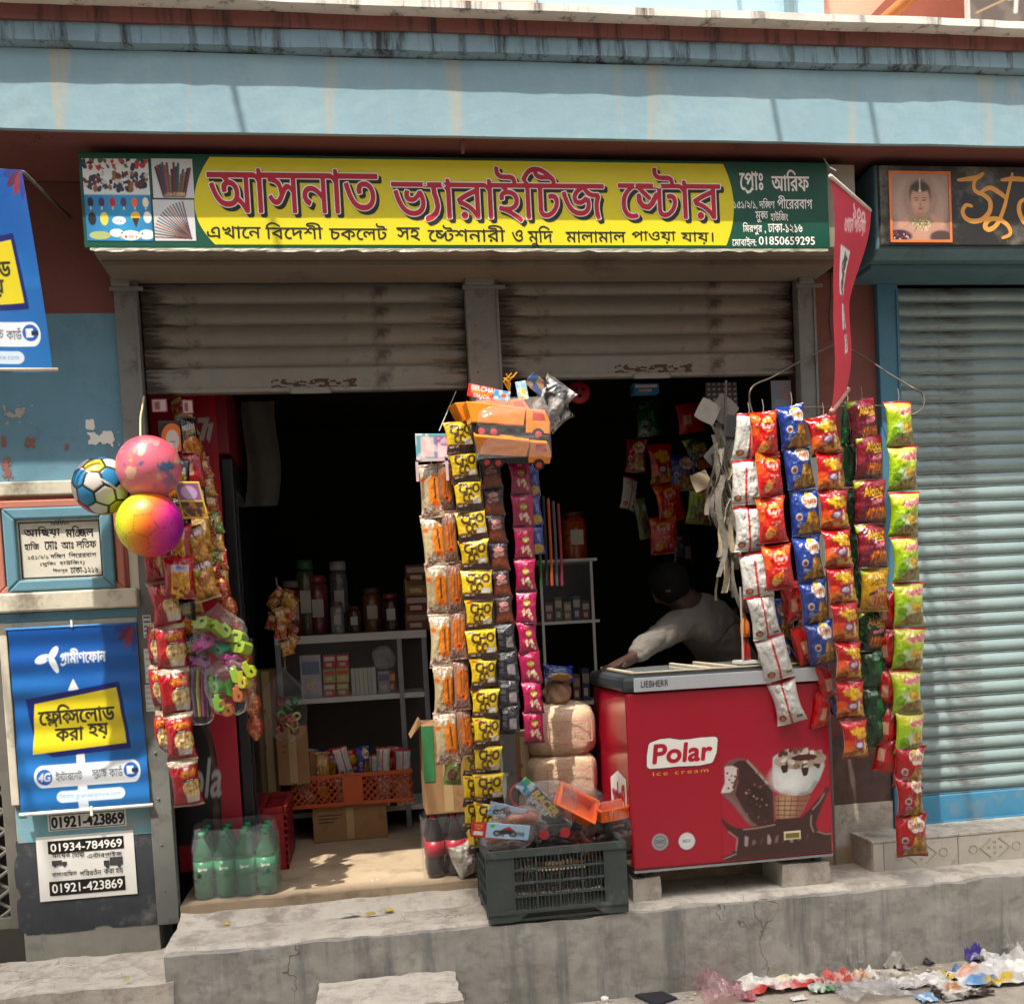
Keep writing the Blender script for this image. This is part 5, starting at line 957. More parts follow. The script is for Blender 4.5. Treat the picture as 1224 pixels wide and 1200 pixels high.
def whistle(T, p, col, rot, s=1., name='toy_whistle'):
    M = Matrix.Translation(Vector(p)) @ Euler(rot).to_matrix().to_4x4() @ Matrix.Scale(s, 4); b = MB()
    pl = [(-.03, -.024), (.034, -.024), (.046, -.008), (.046, .02), (.03, .032), (-.004, .032), (-.014, .016), (-.046, .016), (-.046, -.01), (-.03, -.01)]
    n = len(pl); b.add([M @ Vector((x, -.027, z_)) for x, z_ in pl] + [M @ Vector((x, .027, z_)) for x, z_ in pl], [list(range(n)), list(range(n, 2 * n))[::-1]] + [(i, n + i, n + (i + 1) % n, (i + 1) % n) for i in range(n)])
    b.box(.004, .026, -.0285, .0285, .004, .018, 1, M); b.box(-.04, -.02, -.02, .02, -.004, .0175, 1, M); return b.build(name, [mat('#%02x%02x%02x' % tuple(int(int(col[i:i + 2], 16) * .74) for i in (1, 3, 5)), .3, coat=.3, var=.05, key='toy_plastic'), mat('#1d2a18', .5, key='slot_dark')], T, bevel=.003)
T = thing('toy_bag', 'clear bag of lime, pink and teal whistle toys hanging by popcorn strip', 'toy bag', P(262, 800, -.2)); g = random.Random(4)
for x, y, cl in ((243, 747, '#9ab52c'), (262, 752, '#a8c83a'), (281, 762, '#b9d84a'), (243, 770, '#c84a9a'), (262, 775, '#2fae7c'), (276, 790, '#c8469a'), (238, 792, '#a23a86'), (288, 775, '#a8c83a')): whistle(T, P(x, y, -.2 + g.uniform(-.03, .03)), cl, (g.uniform(-.4, .4), g.uniform(-.6, .9), g.uniform(-.9, .9)), .95)
blob_bag(T, 263, 764, 30, 42, -.2, FILM2, 3)
T = thing('toy_bag', 'clear bag of green and yellow whistle toys under the pink and lime ones', 'toy bag', P(270, 852, -.22))
for x, y, cl in ((258, 818, '#6cc83a'), (274, 822, '#74d23e'), (282, 806, '#a8d82c'), (292, 812, '#d8c82a'), (297, 800, '#c8d828'), (286, 828, '#d8742a'), (262, 840, '#8ac83a'), (270, 846, '#c8742a')): whistle(T, P(x, y, -.22 + g.uniform(-.03, .03)), cl, (g.uniform(-.4, .4), 1.2 + g.uniform(-.3, .4), g.uniform(-.9, .9)), .8)
blob_bag(T, 273, 818, 30, 36, -.22, FILM2, 5)
T = thing('balloon_bag', 'clear packet of long dark plastic tubes hanging beside green whistles', 'packet', P(238, 860, -.18))
for k, cl in enumerate(('#4a3a52', '#8a7a2c', '#7a2a5a', '#3c3c40', '#8a3a2a')): MB().tube([P(232 + k * 5, 785, -.18), P(230 + k * 6, 825, -.19), P(234 + k * 5, 856, -.18)], .008, 6).build('tube', mat(cl, .3, key='tube_plastic'), T)
blob_bag(T, 238, 825, 20, 40, -.185, FILM2, 9)
# ================= chest freezer =================
RED = mat('#a01028', .25, var=.0, scale=2, coat=.3, key='freezer_red'); DGREY = mat('#34383c', .45, var=.06, key='lid_grey'); SILV = mat('#b9bcc0', .35, metal=.3, var=.04, key='silver_strip')
YF = -.35; fx0, fx1 = P(752, 930, YF)[0], P(994, 920, YF)[0]; fz0, fz1 = P(870, 1031, YF)[2], P(870, 821, YF)[2]; fz2 = fz1 + .072; yb = .27
T = thing('chest_freezer', 'red chest freezer with ice cream print standing on concrete blocks', 'freezer', ((fx0 + fx1) / 2, 0, fz0 - .04))
MB().box(fx0, fx1, YF, yb, fz0, fz1).build('body', RED, T, bevel=.012)
MB().box(fx0 + .005, fx1 - .005, YF + .004, yb - .005, fz0 - .012, fz0 - .001).build('base_rim', mat('#8e8f90', .5, key='rim_grey'), T)
MB().box(fx0 - .012, fx1 + .012, YF - .012, yb + .012, fz1 + .001, fz2).build('lid_frame', DGREY, T, bevel=.02)
MB().box(fx0 + .035, fx1 - .045, YF - .0165, YF - .0125, fz1 + .004, fz2 - .008).build('silver_strip', SILV, T, bevel=.002)
MB().box(fx0 + .04, fx1 - .04, YF + .035, yb - .03, fz2 + .001, fz2 + .006).build('glass_lid', mat('#8a8d8c', .08, spec=.8, key='lid_glass'), T)
for x_ in (fx0 + .035, (fx0 + fx1) / 2 - .08, (fx0 + fx1) / 2 + .04, fx1 - .055): MB().box(x_, x_ + .018, YF + .03, yb - .03, fz2 + .007, fz2 + .017).build('lid_rail', mat('#b8ab92', .45, key='cream_rail'), T, bevel=.002)
MB().box(fx0 + .054, fx1 - .056, YF + .028, YF + .044, fz2 + .007, fz2 + .014).build('lid_rail', mat('#b8ab92', .45, key='cream_rail'), T, bevel=.002)
for x_ in (fx0 + .06, fx1 - .06):
    for y_ in (YF + .06, yb - .06): MB().lathe([(.022, -.04), (.022, -.01), (.03, 0)], (x_, y_, fz0 - .013), 12).build('foot', DGREY, T)
letter(T, 'LIEBHERR', (766, 813, 799, 821), YF - .0175, mat('#4a4a4c', .5, key='grey_ink'), .02)
def rounded(pts, Y, m, name, grow):
    w_ = np.array([P(x, y, Y)[[0, 2]] for x, y in pts]); lo = w_.min(0) - .03; cell = .0022; nx, ny = [int(v) + 1 for v in (w_.max(0) + .03 - lo) / cell]
    v, f = iso(dilate(raster([w_], lo[0], lo[1], nx, ny, cell), grow / cell)); MB().add([(lo[0] + x * cell, Y, lo[1] + z_ * cell) for x, z_ in v], f).build(name, m, T)
lp = [(779, 891), (790, 887), (800, 886), (812, 888), (825, 887), (838, 885), (854, 884), (853, 898), (849, 908), (835, 911), (810, 912), (790, 914), (777, 915), (777, 903)]
rounded(lp, YF - .0012, mat('#5a2430', .4, key='logo_edge'), 'logo_shadow', .018); rounded(lp, YF - .0022, LW, 'logo_field', .014)
letter(T, 'Polar', (779, 887, 852, 911), YF - .0036, mat('#b01430', .4, key='logo_red'), .03, shear=.12); letter(T, 'ice cream', (780, 920, 847, 925), YF - .0018, mat('#d8902c', .4, key='logo_yellow'), .02, spacing=.12)
for (cx, cy, tx) in ((789, 1006, 'ISO'), (821, 1005, 'BDS')):
    cv = Canvas(40, 40, '#b3142c'); cv.ell(.5, .5, .5, .5, '#6f7274' if tx == 'ISO' else '#a9abac').ell(.5, .5, .46, .46, '#9a9c9c' if tx == 'ISO' else '#d0d0ce').ell(.5, .5, .36, .36, '#5f6366' if tx == 'ISO' else '#c8c8c6').ell(.5, .5, .3, .3, '#8d9092' if tx == 'ISO' else '#d8d8d6').text(tx, .28, .42, .72, .6, '#2a2c2e' if tx == 'ISO' else '#6a6c6e', .4)
    c0 = P(cx, cy, YF - .0015); rr = 11 / PPM(YF); o = MB().grid(lambda u, v: (c0[0] + rr * v * math.cos(u * 2 * math.pi), YF - .0015, c0[2] + rr * v * math.sin(u * 2 * math.pi)), 72, 18).build('quality_seal', VPR, T, smooth=True)
    uu, vv = np.meshgrid(np.arange(73) / 72, np.arange(19) / 18); ix = np.clip((.5 + .5 * vv * np.cos(uu * 2 * np.pi)) * 40, 0, 39).astype(int); iy = np.clip((.5 + .5 * vv * np.sin(uu * 2 * np.pi)) * 40, 0, 39).astype(int); setcol(o.data, cv.a[iy, ix].reshape(-1, 3))
# ice cream print
cv = Canvas(200, 226, '#a01028'); U = lambda x: (x / 5.1 + 760 - 862) / 130.; V = lambda y: 1 - (y / 5.1 + 840 - 893) / 142.
Z_ = lambda *q: [(U(x), V(y)) for x, y in q]; BR, BD, BL = '#3c201e', '#2a1413', '#8a6a66'
cv.rpoly(Z_((560, 370), (580, 345), (625, 332), (680, 342), (730, 390), (790, 465), (832, 545), (836, 620), (832, 772), (735, 778), (690, 760), (640, 690), (595, 615), (530, 548), (555, 490)), '#6f504c', .012)
cv.rpoly(Z_((605, 372), (640, 350), (685, 352), (735, 415), (795, 495), (826, 560), (828, 765), (745, 770), (705, 735), (655, 640), (618, 560), (642, 480), (636, 400)), BR, .014).rpoly(Z_((700, 520), (780, 560), (800, 640), (790, 720), (740, 720), (690, 620)), BD, .02, .6)
cv.line(Z_((690, 348), (745, 420), (805, 505)), .01, '#a58e8a').line(Z_((560, 560), (620, 640), (680, 740)), .014, '#7c5c58').rpoly(Z_((558, 378), (600, 376), (632, 398), (628, 440), (598, 520), (578, 540), (530, 540), (556, 480)), '#cfc0ba', .008).line(Z_((632, 400), (630, 440), (600, 515)), .012, '#5a3430')
cv.speck(9, ['#6a4640', '#4a2c28'], U(565), V(535), U(618), V(400), .008, .013, 3).speck(22, ['#7a5a50', '#a08478', '#5c3c36'], U(660), V(760), U(820), V(420), .006, .012, 6)
cv.rpoly(Z_((852, 340), (880, 322), (1150, 398), (1150, 420), (1115, 505), (1065, 580), (1015, 594), (950, 590), (885, 566), (852, 535), (846, 440)), '#b4b8b6', .012).ell(U(950), V(480), .17, .12, '#d6d8d4', soft=.8).line(Z_((1100, 520), (1060, 580), (1000, 594)), .016, '#8f9492')
cv.ell(U(1010), V(365), .24, .085, '#a89688').speck(46, ['#cbbcae', '#a08a7a', '#6a4a3c', '#4a2a22', '#dcd2c6', '#8a6c5c'], U(885), V(420), U(1140), V(300), .014, .034, 8).ell(U(1035), V(352), .12, .03, '#4a2018').rpoly(Z_((895, 400), (930, 395), (925, 435), (905, 440)), '#381a16', .01).rpoly(Z_((1020, 425), (1055, 425), (1045, 465), (1030, 470)), '#301512', .01).rpoly(Z_((1090, 400), (1130, 405), (1120, 430)), '#4a241c', .008)
cv.rpoly(Z_((852, 585), (885, 602), (1015, 612), (1062, 604), (1015, 700), (985, 738), (852, 740)), '#8a5c46', .008).ell(U(915), V(670), .08, .12, '#b08a6c', soft=.9)
for k in range(4): cv.line(Z_((850, 625 + k * 30), (1040 - k * 18, 640 + k * 30)), .005, '#5c3a2a').line(Z_((870 + k * 40, 600), (862 + k * 36, 740)), .004, '#6a4432')
cv.rpoly(Z_((470, 985), (580, 945), (622, 880), (606, 832), (562, 792), (522, 732), (500, 702), (512, 697), (547, 742), (592, 778), (640, 790), (730, 784), (840, 766), (855, 748), (1005, 750), (1062, 694), (1130, 614), (1165, 575), (1172, 588), (1138, 662), (1108, 732), (1088, 792), (1100, 845), (1150, 866), (1230, 852), (1230, 1000)), BR, .006)
cv.ell(U(503), V(703), .02, .018, BR).ell(U(1166), V(575), .026, .022, BR)
for q in (((560, 800), (612, 850), (600, 930)), ((650, 795), (740, 792), (840, 780)), ((1075, 700), (1120, 650), (1150, 600)), ((1100, 850), (1150, 872), (1220, 868)), ((600, 950), (560, 965), (500, 985)), ((1065, 740), (1060, 800), (1075, 850))): cv.line(Z_(*q), .007, '#8f7672')
for k in range(9): x_ = 660 + k * 46; cv.rpoly(Z_((x_, 840 + 30 * (k % 3)), (x_ + 14, 850 + 30 * (k % 2)), (x_ + 8, 905 - 12 * (k % 3)), (x_ - 4, 900)), ('#a08e8c', '#7a5c58', '#6a4a46')[k % 3], .006)
bgm = (np.sum(np.abs(cv.a - np.array(lin('#a01028'))), 2) > .03)[..., None]; sh_ = (.85 + .3 * vnoise(cv.X * 9 + 3, cv.Y * 13, 21) + .2 * (vnoise(cv.X * 40, cv.Y * 34, 9) - .5))[..., None]; cv.a = np.where(bgm, np.clip(cv.a * sh_, 0, 1), cv.a)
for _k in range(1): cv.a[1:-1, 1:-1] = (cv.a[1:-1, 1:-1] * 4 + cv.a[:-2, 1:-1] + cv.a[2:, 1:-1] + cv.a[1:-1, :-2] + cv.a[1:-1, 2:]) / 8
z = R(862, 893, 992, 1035, YF - .0014); z = (z[0], min(z[1], fx1 - .003), max(z[2], fz0 + .008), z[3])
o = print_sheet('ice_cream_print', cv, vcmat('freezer_print', .25, coat=.3), T, lambda u, v: (z[0] + u * (z[1] - z[0]), YF - .0014, z[2] + v * (z[3] - z[2])))
z = R(937, 993, 957, 1003, YF - .004); MB().box(z[0], z[1], YF - .006, YF - .0016, z[2], z[3]).build('rating_plate', mat('#cfc6a4', .5, key='plate_cream'), T, bevel=.001); MB().box(z[0] + .008, z[1] - .008, YF - .0075, YF - .0062, z[2] + .008, z[3] - .008).build('rating_window', mat('#7a6a3a', .4, key='plate_gold'), T)
sd = lambda a, h: (fx0 - .0015, a, h)
MB().add([sd(-.30, .62), sd(-.02, .62), sd(-.02, .80), sd(-.16, .85), sd(-.30, .83)], [(0, 1, 2, 3, 4)]).build('logo_field', LW, T); letter(T, 'Polar', None, YF, mat('#b01430', .4, key='logo_red'), .03, world=(-.27, -.05, .66, .80), fn=lambda x, z_: (fx0 - .0028, x, z_))
for k, bx in enumerate(((754, 1052, 786, 1085), (930, 1030, 986, 1068))):
    xx = R(*bx, -.28); o = MB().box(xx[0], xx[1], -.33, -.1, TRD - .01, fz0 - .04).build('concrete_block', CONC); uneven(o, .008, 12, 30 + k, size=.04); tag(o, ('rough concrete block under the freezer corner beside the crate', 'rough concrete block under the freezer corner beside the tiled ledge')[k], 'block', 'blocks under the freezer')
o = MB().box(fx0 + .05, fx1 - .1, yb - .25, yb - .05, FLO - .09, fz0 - .04).build('concrete_block', CONC); uneven(o, .008, 10, 40, size=.06); tag(o, 'long concrete block under the back of the freezer', 'block', 'blocks under the freezer')

# ================= grey-green plastic crate with toys =================
CR = mat('#3d4441', .55, var=.1, scale=8, bump=.08, bscale=80, dirt='#5c605b', damt=.3, dscale=8, key='crate_plastic')
cx0, cx1 = P(582, 1060, -.46)[0], P(750, 1050, -.46)[0]; cy0, cy1 = -.465, -.085; cz0, cz1 = TRD + .012, TRD + .012 + .30
T = thing('plastic_crate', 'dark grey-green plastic crate with slotted sides full of toys', 'crate', ((cx0 + cx1) / 2, (cy0 + cy1) / 2, cz0))
def crate_side(b, a0, a1, m3):
    """one slotted side in (a,z) mapped by m3(a, d, z); d is outwards depth"""
    def bx(p0, p1, q0, q1, d0=0., d1=.01):
        vs = [m3(a, d, z_) for z_ in (q0, q1) for d in (d0, d1) for a in (p0, p1)]; b.add(vs, [(0, 2, 3, 1), (4, 5, 7, 6), (0, 1, 5, 4), (2, 6, 7, 3), (0, 4, 6, 2), (1, 3, 7, 5)])
    W_ = a1 - a0; m0, m1 = a0 + .19 * W_, a1 - .16 * W_
    bx(a0, m0, cz0 + .045, cz1 - .03, .004); bx(m1, a1, cz0 + .045, cz1 - .03, .004); bx(a0, a1, cz1 - .03, cz1, -.004, .016); bx(a0, a1, cz0 + .035, cz0 + .05, .0, .016)
    bx(a0, m0 + .0, cz0, cz0 + .035, .002); bx(m1, a1, cz0, cz0 + .035, .002)
    n = 24
    for k in range(n + 1): x = m0 + (m1 - m0) * k / n; bx(x - .0022, x + .0022, cz0 + .05, cz1 - .03, 0, .005)
    for k in range(5): x = m0 + (m1 - m0) * k / 4; bx(x - .003, x + .003, cz0 + .05, cz1 - .03, .0, .013)
    for k in range(1, 4): z_ = cz0 + .05 + (cz1 - cz0 - .08) * k / 4; bx(m0, m1, z_ - .004, z_ + .004, .0, .014)
    for s, e in ((m0, .06), (m1, -.06)): b.add([m3(s, .001, cz0), m3(s, .001, cz0 + .036), m3(s + e, .001, cz0 + .036), m3(s, .012, cz0), m3(s, .012, cz0 + .036), m3(s + e, .012, cz0 + .036)], [(0, 1, 2), (3, 5, 4), (0, 2, 5, 3), (0, 3, 4, 1)])
for m3, a0, a1, nm in ((lambda a, d, z_: (a, cy0 - d + .016, z_), cx0, cx1, 'front_side'), (lambda a, d, z_: (a, cy1 + d - .016, z_), cx0, cx1, 'back_side'), (lambda a, d, z_: (cx0 - d + .016, a, z_), cy0 + .018, cy1 - .018, 'end_side'), (lambda a, d, z_: (cx1 + d - .016, a, z_), cy0 + .018, cy1 - .018, 'end_side')):
    b = MB(); crate_side(b, a0, a1, m3); b.build(nm, CR, T)
MB().box(cx0 + .012, cx1 - .012, cy0 + .012, cy1 - .012, cz0, cz0 + .012).build('bottom', CR, T)
ORG = mat('#e8641a', .3, var=.05, coat=.2, key='orange_plastic'); BLKP = mat('#1d1c1e', .4, key='black_plastic')
def rbox(b, M, x, y, z_, dx, dy, dz, mi=0): b.box(x - dx / 2, x + dx / 2, y - dy / 2, y + dy / 2, z_, z_ + dz, mi, M)
def tray(T, p, rot, s):
    M = Matrix.Translation(Vector(p)) @ Euler(rot).to_matrix().to_4x4() @ Matrix.Scale(s, 4); b = MB()
    for sg in (-1, 1): rbox(b, M, 0, sg * .05, 0, .17, .008, .055); rbox(b, M, sg * .083, 0, 0, .008, .1, .055); rbox(b, M, 0, sg * .056, .05, .19, .012, .008); rbox(b, M, sg * .09, 0, .05, .012, .1, .008)
    rbox(b, M, 0, 0, 0, .16, .1, .006)
    for k in range(-3, 4):
        for sg in (-1, 1): rbox(b, M, k * .024, sg * .056, .004, .006, .006, .045)
    b.build('tipper_tray', ORG, T); b = MB(); rbox(b, M, 0, 0, -.03, .15, .07, .028)
    b.build('chassis', BLKP, T); 
    for wx in (-.055, .055):
        for wy in (-.05, .05): MB().lathe([(.006, -.008), (.024, -.008), (.024, .008), (.006, .008)], seg=14, M=M @ Matrix.Translation((wx, wy, -.03)) @ Matrix.Rotation(math.pi / 2, 4, 'X')).build('wheel', BLKP, T)
ct = cz1 + .0
T = thing('toy_tipper', 'orange toy tipper tilted up in a clear bag on the crate', 'toy', P(685, 985, -.3)); tray(T, P(683, 966, -.3), (.9, .55, .1), 1.02); blob_bag(T, 688, 966, 36, 36, -.3, FILM, 13, ydep=.5)
T = thing('toy_tipper', 'orange toy tipper lying level in a clear bag by the freezer', 'toy', P(732, 1000, -.28)); tray(T, P(733, 976, -.28), (.1, -.06, .25), .95); blob_bag(T, 736, 980, 36, 24, -.28, FILM, 17, ydep=.6, neck=False)
def header(T, px, py, Y, w_, h_, rot, cv, name='header_card'):
    s = PPM(Y); M = Matrix.Translation(Vector(P(px, py, Y))) @ Euler(rot).to_matrix().to_4x4()
    return print_sheet(name, cv, VPR, T, lambda u, v: tuple(M @ Vector(((u - .5) * w_ / s, 0, (v - .5) * h_ / s))), .002)
def bike_card(red_left):
    c = Canvas(70, 26, '#9fc0da'); r0, r1 = ((0, .26) if red_left else (.74, 1)); c.rect(r0, 0, r1, 1, '#b81e22').rect(r0 + .05, .15, r1 - .05, .4, '#d8d0cc').text('TOY', r0 + .06, .52, r1 - .06, .84, '#e8b02a', .4)
    o = .3 if red_left else .02; c.ell(o + .15, .35, .07, .2, '#202226').ell(o + .42, .35, .07, .2, '#202226').ell(o + .15, .35, .04, .1, '#8a9096').ell(o + .42, .35, .04, .1, '#8a9096').poly([(o + .14, .4), (o + .28, .75), (o + .45, .6), (o + .4, .35), (o + .25, .3)], '#2a2a30').poly([(o + .22, .6), (o + .34, .85), (o + .42, .65)], '#b8282a').ell(o + .06, .8, .04, .12, '#3fae5a' if red_left else '#d8d8d8'); c.blotch('#1c1c20', 8, .6, 3, .7, reg=((c.X > o) & (c.X < o + .62)) * 1.); return c
for (px, py, rot, cvx, lab, sd) in ((598, 993, (.15, .16, .05), bike_card(True), 'toy motorbike packet with red end card lying on crate rim', 5), (613, 972, (.35, .3, -.05), bike_card(False), 'toy motorbike packet with blue card stacked behind the first', 7)):
    T = thing('toy_packet', lab, 'toy', P(px, py + 12, -.4), 'toy motorbike packets'); header(T, px, py, -.43 if sd == 5 else -.36, 72 if sd == 5 else 60, 19, rot, cvx)
    b = MB(); p = Vector(P(px + 8, py + 12, -.36)); b.tube([p + Vector((-.07, 0, 0)), p + Vector((-.03, -.01, .025)), p + Vector((.05, 0, .02)), p + Vector((.08, 0, 0))], [.018, .024, .02, .012], 8); b.build('toy_body', mat('#8a4a2a', .4, key='brown_toy'), T, smooth=True); blob_bag(T, px + 6, py + 8, 34, 16, -.37, FILM, sd, neck=False)
T = thing('toy_car_bag', 'black and silver toy car in shiny clear bag with blue card on crate', 'toy', P(648, 1000, -.33)); c_ = Canvas(40, 22, '#3f8fc0').rect(0, .6, .35, 1, '#3fae6a').blotch('#d8e2ea', 6, .5, 4, .8).ell(.6, .4, .12, .2, '#b83a3a'); header(T, 636, 946, -.36, 38, 20, (.5, .75, 0), c_)
c_ = Canvas(50, 24, '#4a4a48').text('RACER', .08, .45, .92, .9, '#d8b04a', .5).text('SPEED', .1, .08, .9, .4, '#c8c8c8', .5); header(T, 650, 962, -.38, 46, 22, (.5, .85, 0), c_, 'printed_label')
b = MB(); p = Vector(P(660, 985, -.34)); b.box(-.07, .07, -.04, .04, -.03, .01, 0, Matrix.Translation(p)); b.box(-.04, .045, -.035, .035, .011, .045, 0, Matrix.Translation(p)); b.build('toy_body', BLKP, T, bevel=.008)
for dx, dy in ((-.045, -.045), (.045, -.045)): MB().lathe([(.006, -.008), (.022, -.008), (.022, .008), (.006, .008)], seg=14, M=Matrix.Translation(p + Vector((dx, dy, -.03))) @ Matrix.Rotation(math.pi / 2, 4, 'X')).build('wheel', mat('#a82a2a', .4, key='red_wheel'), T)
blob_bag(T, 655, 968, 34, 36, -.35, FILM, 21, neck=False); MB().tube([P(622 + 12 * math.cos(t), 950 + 14 * math.sin(t), -.33) for t in np.arange(1.2, 5.2, .3)], .003, 6).build('red_loop', mat('#b83a3a', .4, key='red_cord'), T)
for k, (x, y, cl, ad) in enumerate(((620, 1010, '#5a3a28', 'brown wrapped toy under the motorbike packets'), (660, 1012, '#23221f', 'black wrapped toy under the toy car'), (705, 1010, '#4a2a1c', 'chestnut wrapped toy under the tilted tipper'), (735, 1005, '#3a2018', 'dark brown wrapped toy under the level tipper'), (690, 1000, '#7a2a1c', 'rust red wrapped toy between the car and tippers'))):
    o = blob_bag(None, x, y, 30, 17, -.25 - .03 * (k % 2), mat(cl, .3, coat=.3, key='dark_toy_wrap'), 31 + k, name='toy_packet', neck=False); tag(o, ad + ' in the crate', 'toy', 'toys inside the crate')

# ================= toy trucks bundle on the middle post =================
def truck_toy(T, p, rot, s, nm=''):
    M = Matrix.Translation(Vector(p)) @ Euler(rot).to_matrix().to_4x4() @ Matrix.Scale(s, 4); OR2 = mat('#e8861e', .3, var=.05, coat=.25, key='truck_orange')
    b = MB(); b.prism([(-.17, .02), (.06, .02), (.07, .10), (-.2, .11)], -.05, .05, 'y'); b.v = [tuple(M @ Vector(q)) for q in b.v]; b.build('tipper_bed', OR2, T, bevel=.004)
    b = MB(); b.prism([(.072, -.01), (.18, -.01), (.18, .045), (.155, .095), (.072, .095)], -.048, .048, 'y'); b.v = [tuple(M @ Vector(q)) for q in b.v]; cb = b.build('cab', OR2, T, bevel=.004)
    b = MB(); b.prism([(.1, .05), (.158, .05), (.145, .082), (.1, .082)], -.0495, -.0485, 'y'); b.v = [tuple(M @ Vector(q)) for q in b.v]; b.build('window', mat('#c8402c', .3, key='toy_window'), cb)
    b = MB(); rbox(b, M, 0, 0, -.02, .34, .07, .035); b.build('chassis', BLKP, T)
    for wx in (-.13, -.075, .125):
        w_ = MB().lathe([(.005, -.012), (.026, -.012), (.028, -.008), (.028, .012), (.005, .012)], seg=16, M=M @ Matrix.Translation((wx, -.042, -.015)) @ Matrix.Rotation(math.pi / 2, 4, 'X')).build('wheel', BLKP, T)
        MB().lathe([(.002, -.003), (.013, -.003), (.015, .001), (.002, .003)], seg=12, M=M @ Matrix.Translation((wx, -.0555, -.015)) @ Matrix.Rotation(math.pi / 2, 4, 'X')).build('hub', mat('#c03a38', .35, key='red_hub'), w_)
YT = -.24
T = thing('toy_truck', 'orange toy tipper truck with red hubs in a clear hanging bag', 'toy truck', P(612, 548, YT), 'bundle of toy trucks'); truck_toy(T, P(607, 516, YT - .03), (0, math.radians(4), .08), .96)
T9 = thing('toy_truck', 'dark based orange toy truck lying in the bottom of the hanging bag', 'toy truck', P(612, 552, YT), 'bundle of toy trucks'); truck_toy(T9, P(612, 546, YT - .02), (.5, math.radians(4), .05), .88); b = MB(); z = R(569, 522, 656, 532, YT); b.box(z[0] + .01, z[1] - .01, YT - .075, YT + .03, z[2] + .006, z[3] - .01); b.build('packing_card', mat('#2a2826', .4, key='black_card'), T, bevel=.006)
z = R(566, 478, 655, 552, YT)
def bagfn(u, v):
    a = u * 2 * math.pi; cx_, cz_ = (z[0] + z[1]) / 2, z[2] + (z[3] - z[2]) * v; e = .5; ca, sa = math.cos(a), math.sin(a); pw = lambda q: math.copysign(abs(q) ** e, q); n_ = 1 + .06 * (float(vnoise(np.array(u * 9 + 2), np.array(v * 7), 4)) - .5) * min(1, 10 * u, 10 * (1 - u))
    tp = 1 - .35 * max(0, v - .75) / .25; dp = .085 * (1 - .75 * max(0, v - .7) / .3); return (cx_ + .5 * (z[1] - z[0]) * n_ * pw(ca) * (tp * .3 + .7) , YT - .03 + dp * n_ * pw(sa), cz_)
MB().grid(bagfn, 40, 14).build('clear_bag', film('truck_bag', clear=.8, rough=.06, bump=.9, bscale=16), T, smooth=True)
T = thing('toy_truck', 'second orange toy truck half hidden behind the first one', 'toy truck', P(575, 520, YT + .08), 'bundle of toy trucks'); truck_toy(T, P(590, 506, YT + .1), (0, math.radians(-8), .25), .9)
header(T, 576, 469, YT - .02, 34, 15, (0, math.radians(12), 0), Canvas(60, 26, '#c4231f').text('BELCHA', .12, .58, .9, .92, '#f0e8e0', .6).text('MEDIUM', .15, .34, .85, .56, '#e8b02a', .4).text('TRUCK', .2, .08, .8, .3, '#f0e8e0', .4))
header(T, 600, 473, YT - .03, 20, 12, (0, math.radians(10), 0), Canvas(24, 16, '#4a9ac8').blotch('#d8d0cc', 5, .5, 4, .8).ell(.6, .5, .15, .2, '#c85a4a'), 'picture_card'); header(T, 624, 467, YT - .03, 13, 22, (0, math.radians(-8), 0), Canvas(16, 26, '#8ab8d0').rect(.2, 0, .8, .6, '#d8c04a').blotch('#e8e4d0', 5, .5, 4, .7), 'picture_card')
for k in range(6): MB().tube([P(609, 468, YT - .05), P(606 + 4 * math.cos(k), 458 - 3 * k % 7, YT - .06), P(602 + k * 3.2, 452 - (k * 5) % 9, YT - .07)], .003, 5).build('gold_tie', mat('#d8a02c', .35, key='gold_tie'), T)
T = thing('silver_toy_bag', 'silvery clear bag with black toy hanging behind the trucks', 'toy bag', P(655, 515, YT + .1)); packet(T, 'silver', 655, 485, YT + .1, 44, 62, -15, 38, .09, 5); packet(T, 'silver', 668, 497, YT + .12, 26, 40, 20, 55, .07, 0); header(T, 645, 462, YT + .08, 34, 18, (0, math.radians(40), 0), Canvas(24, 16, '#3c5a86').blotch('#b88a4a', 5, .5, 4, .8), 'header_card')

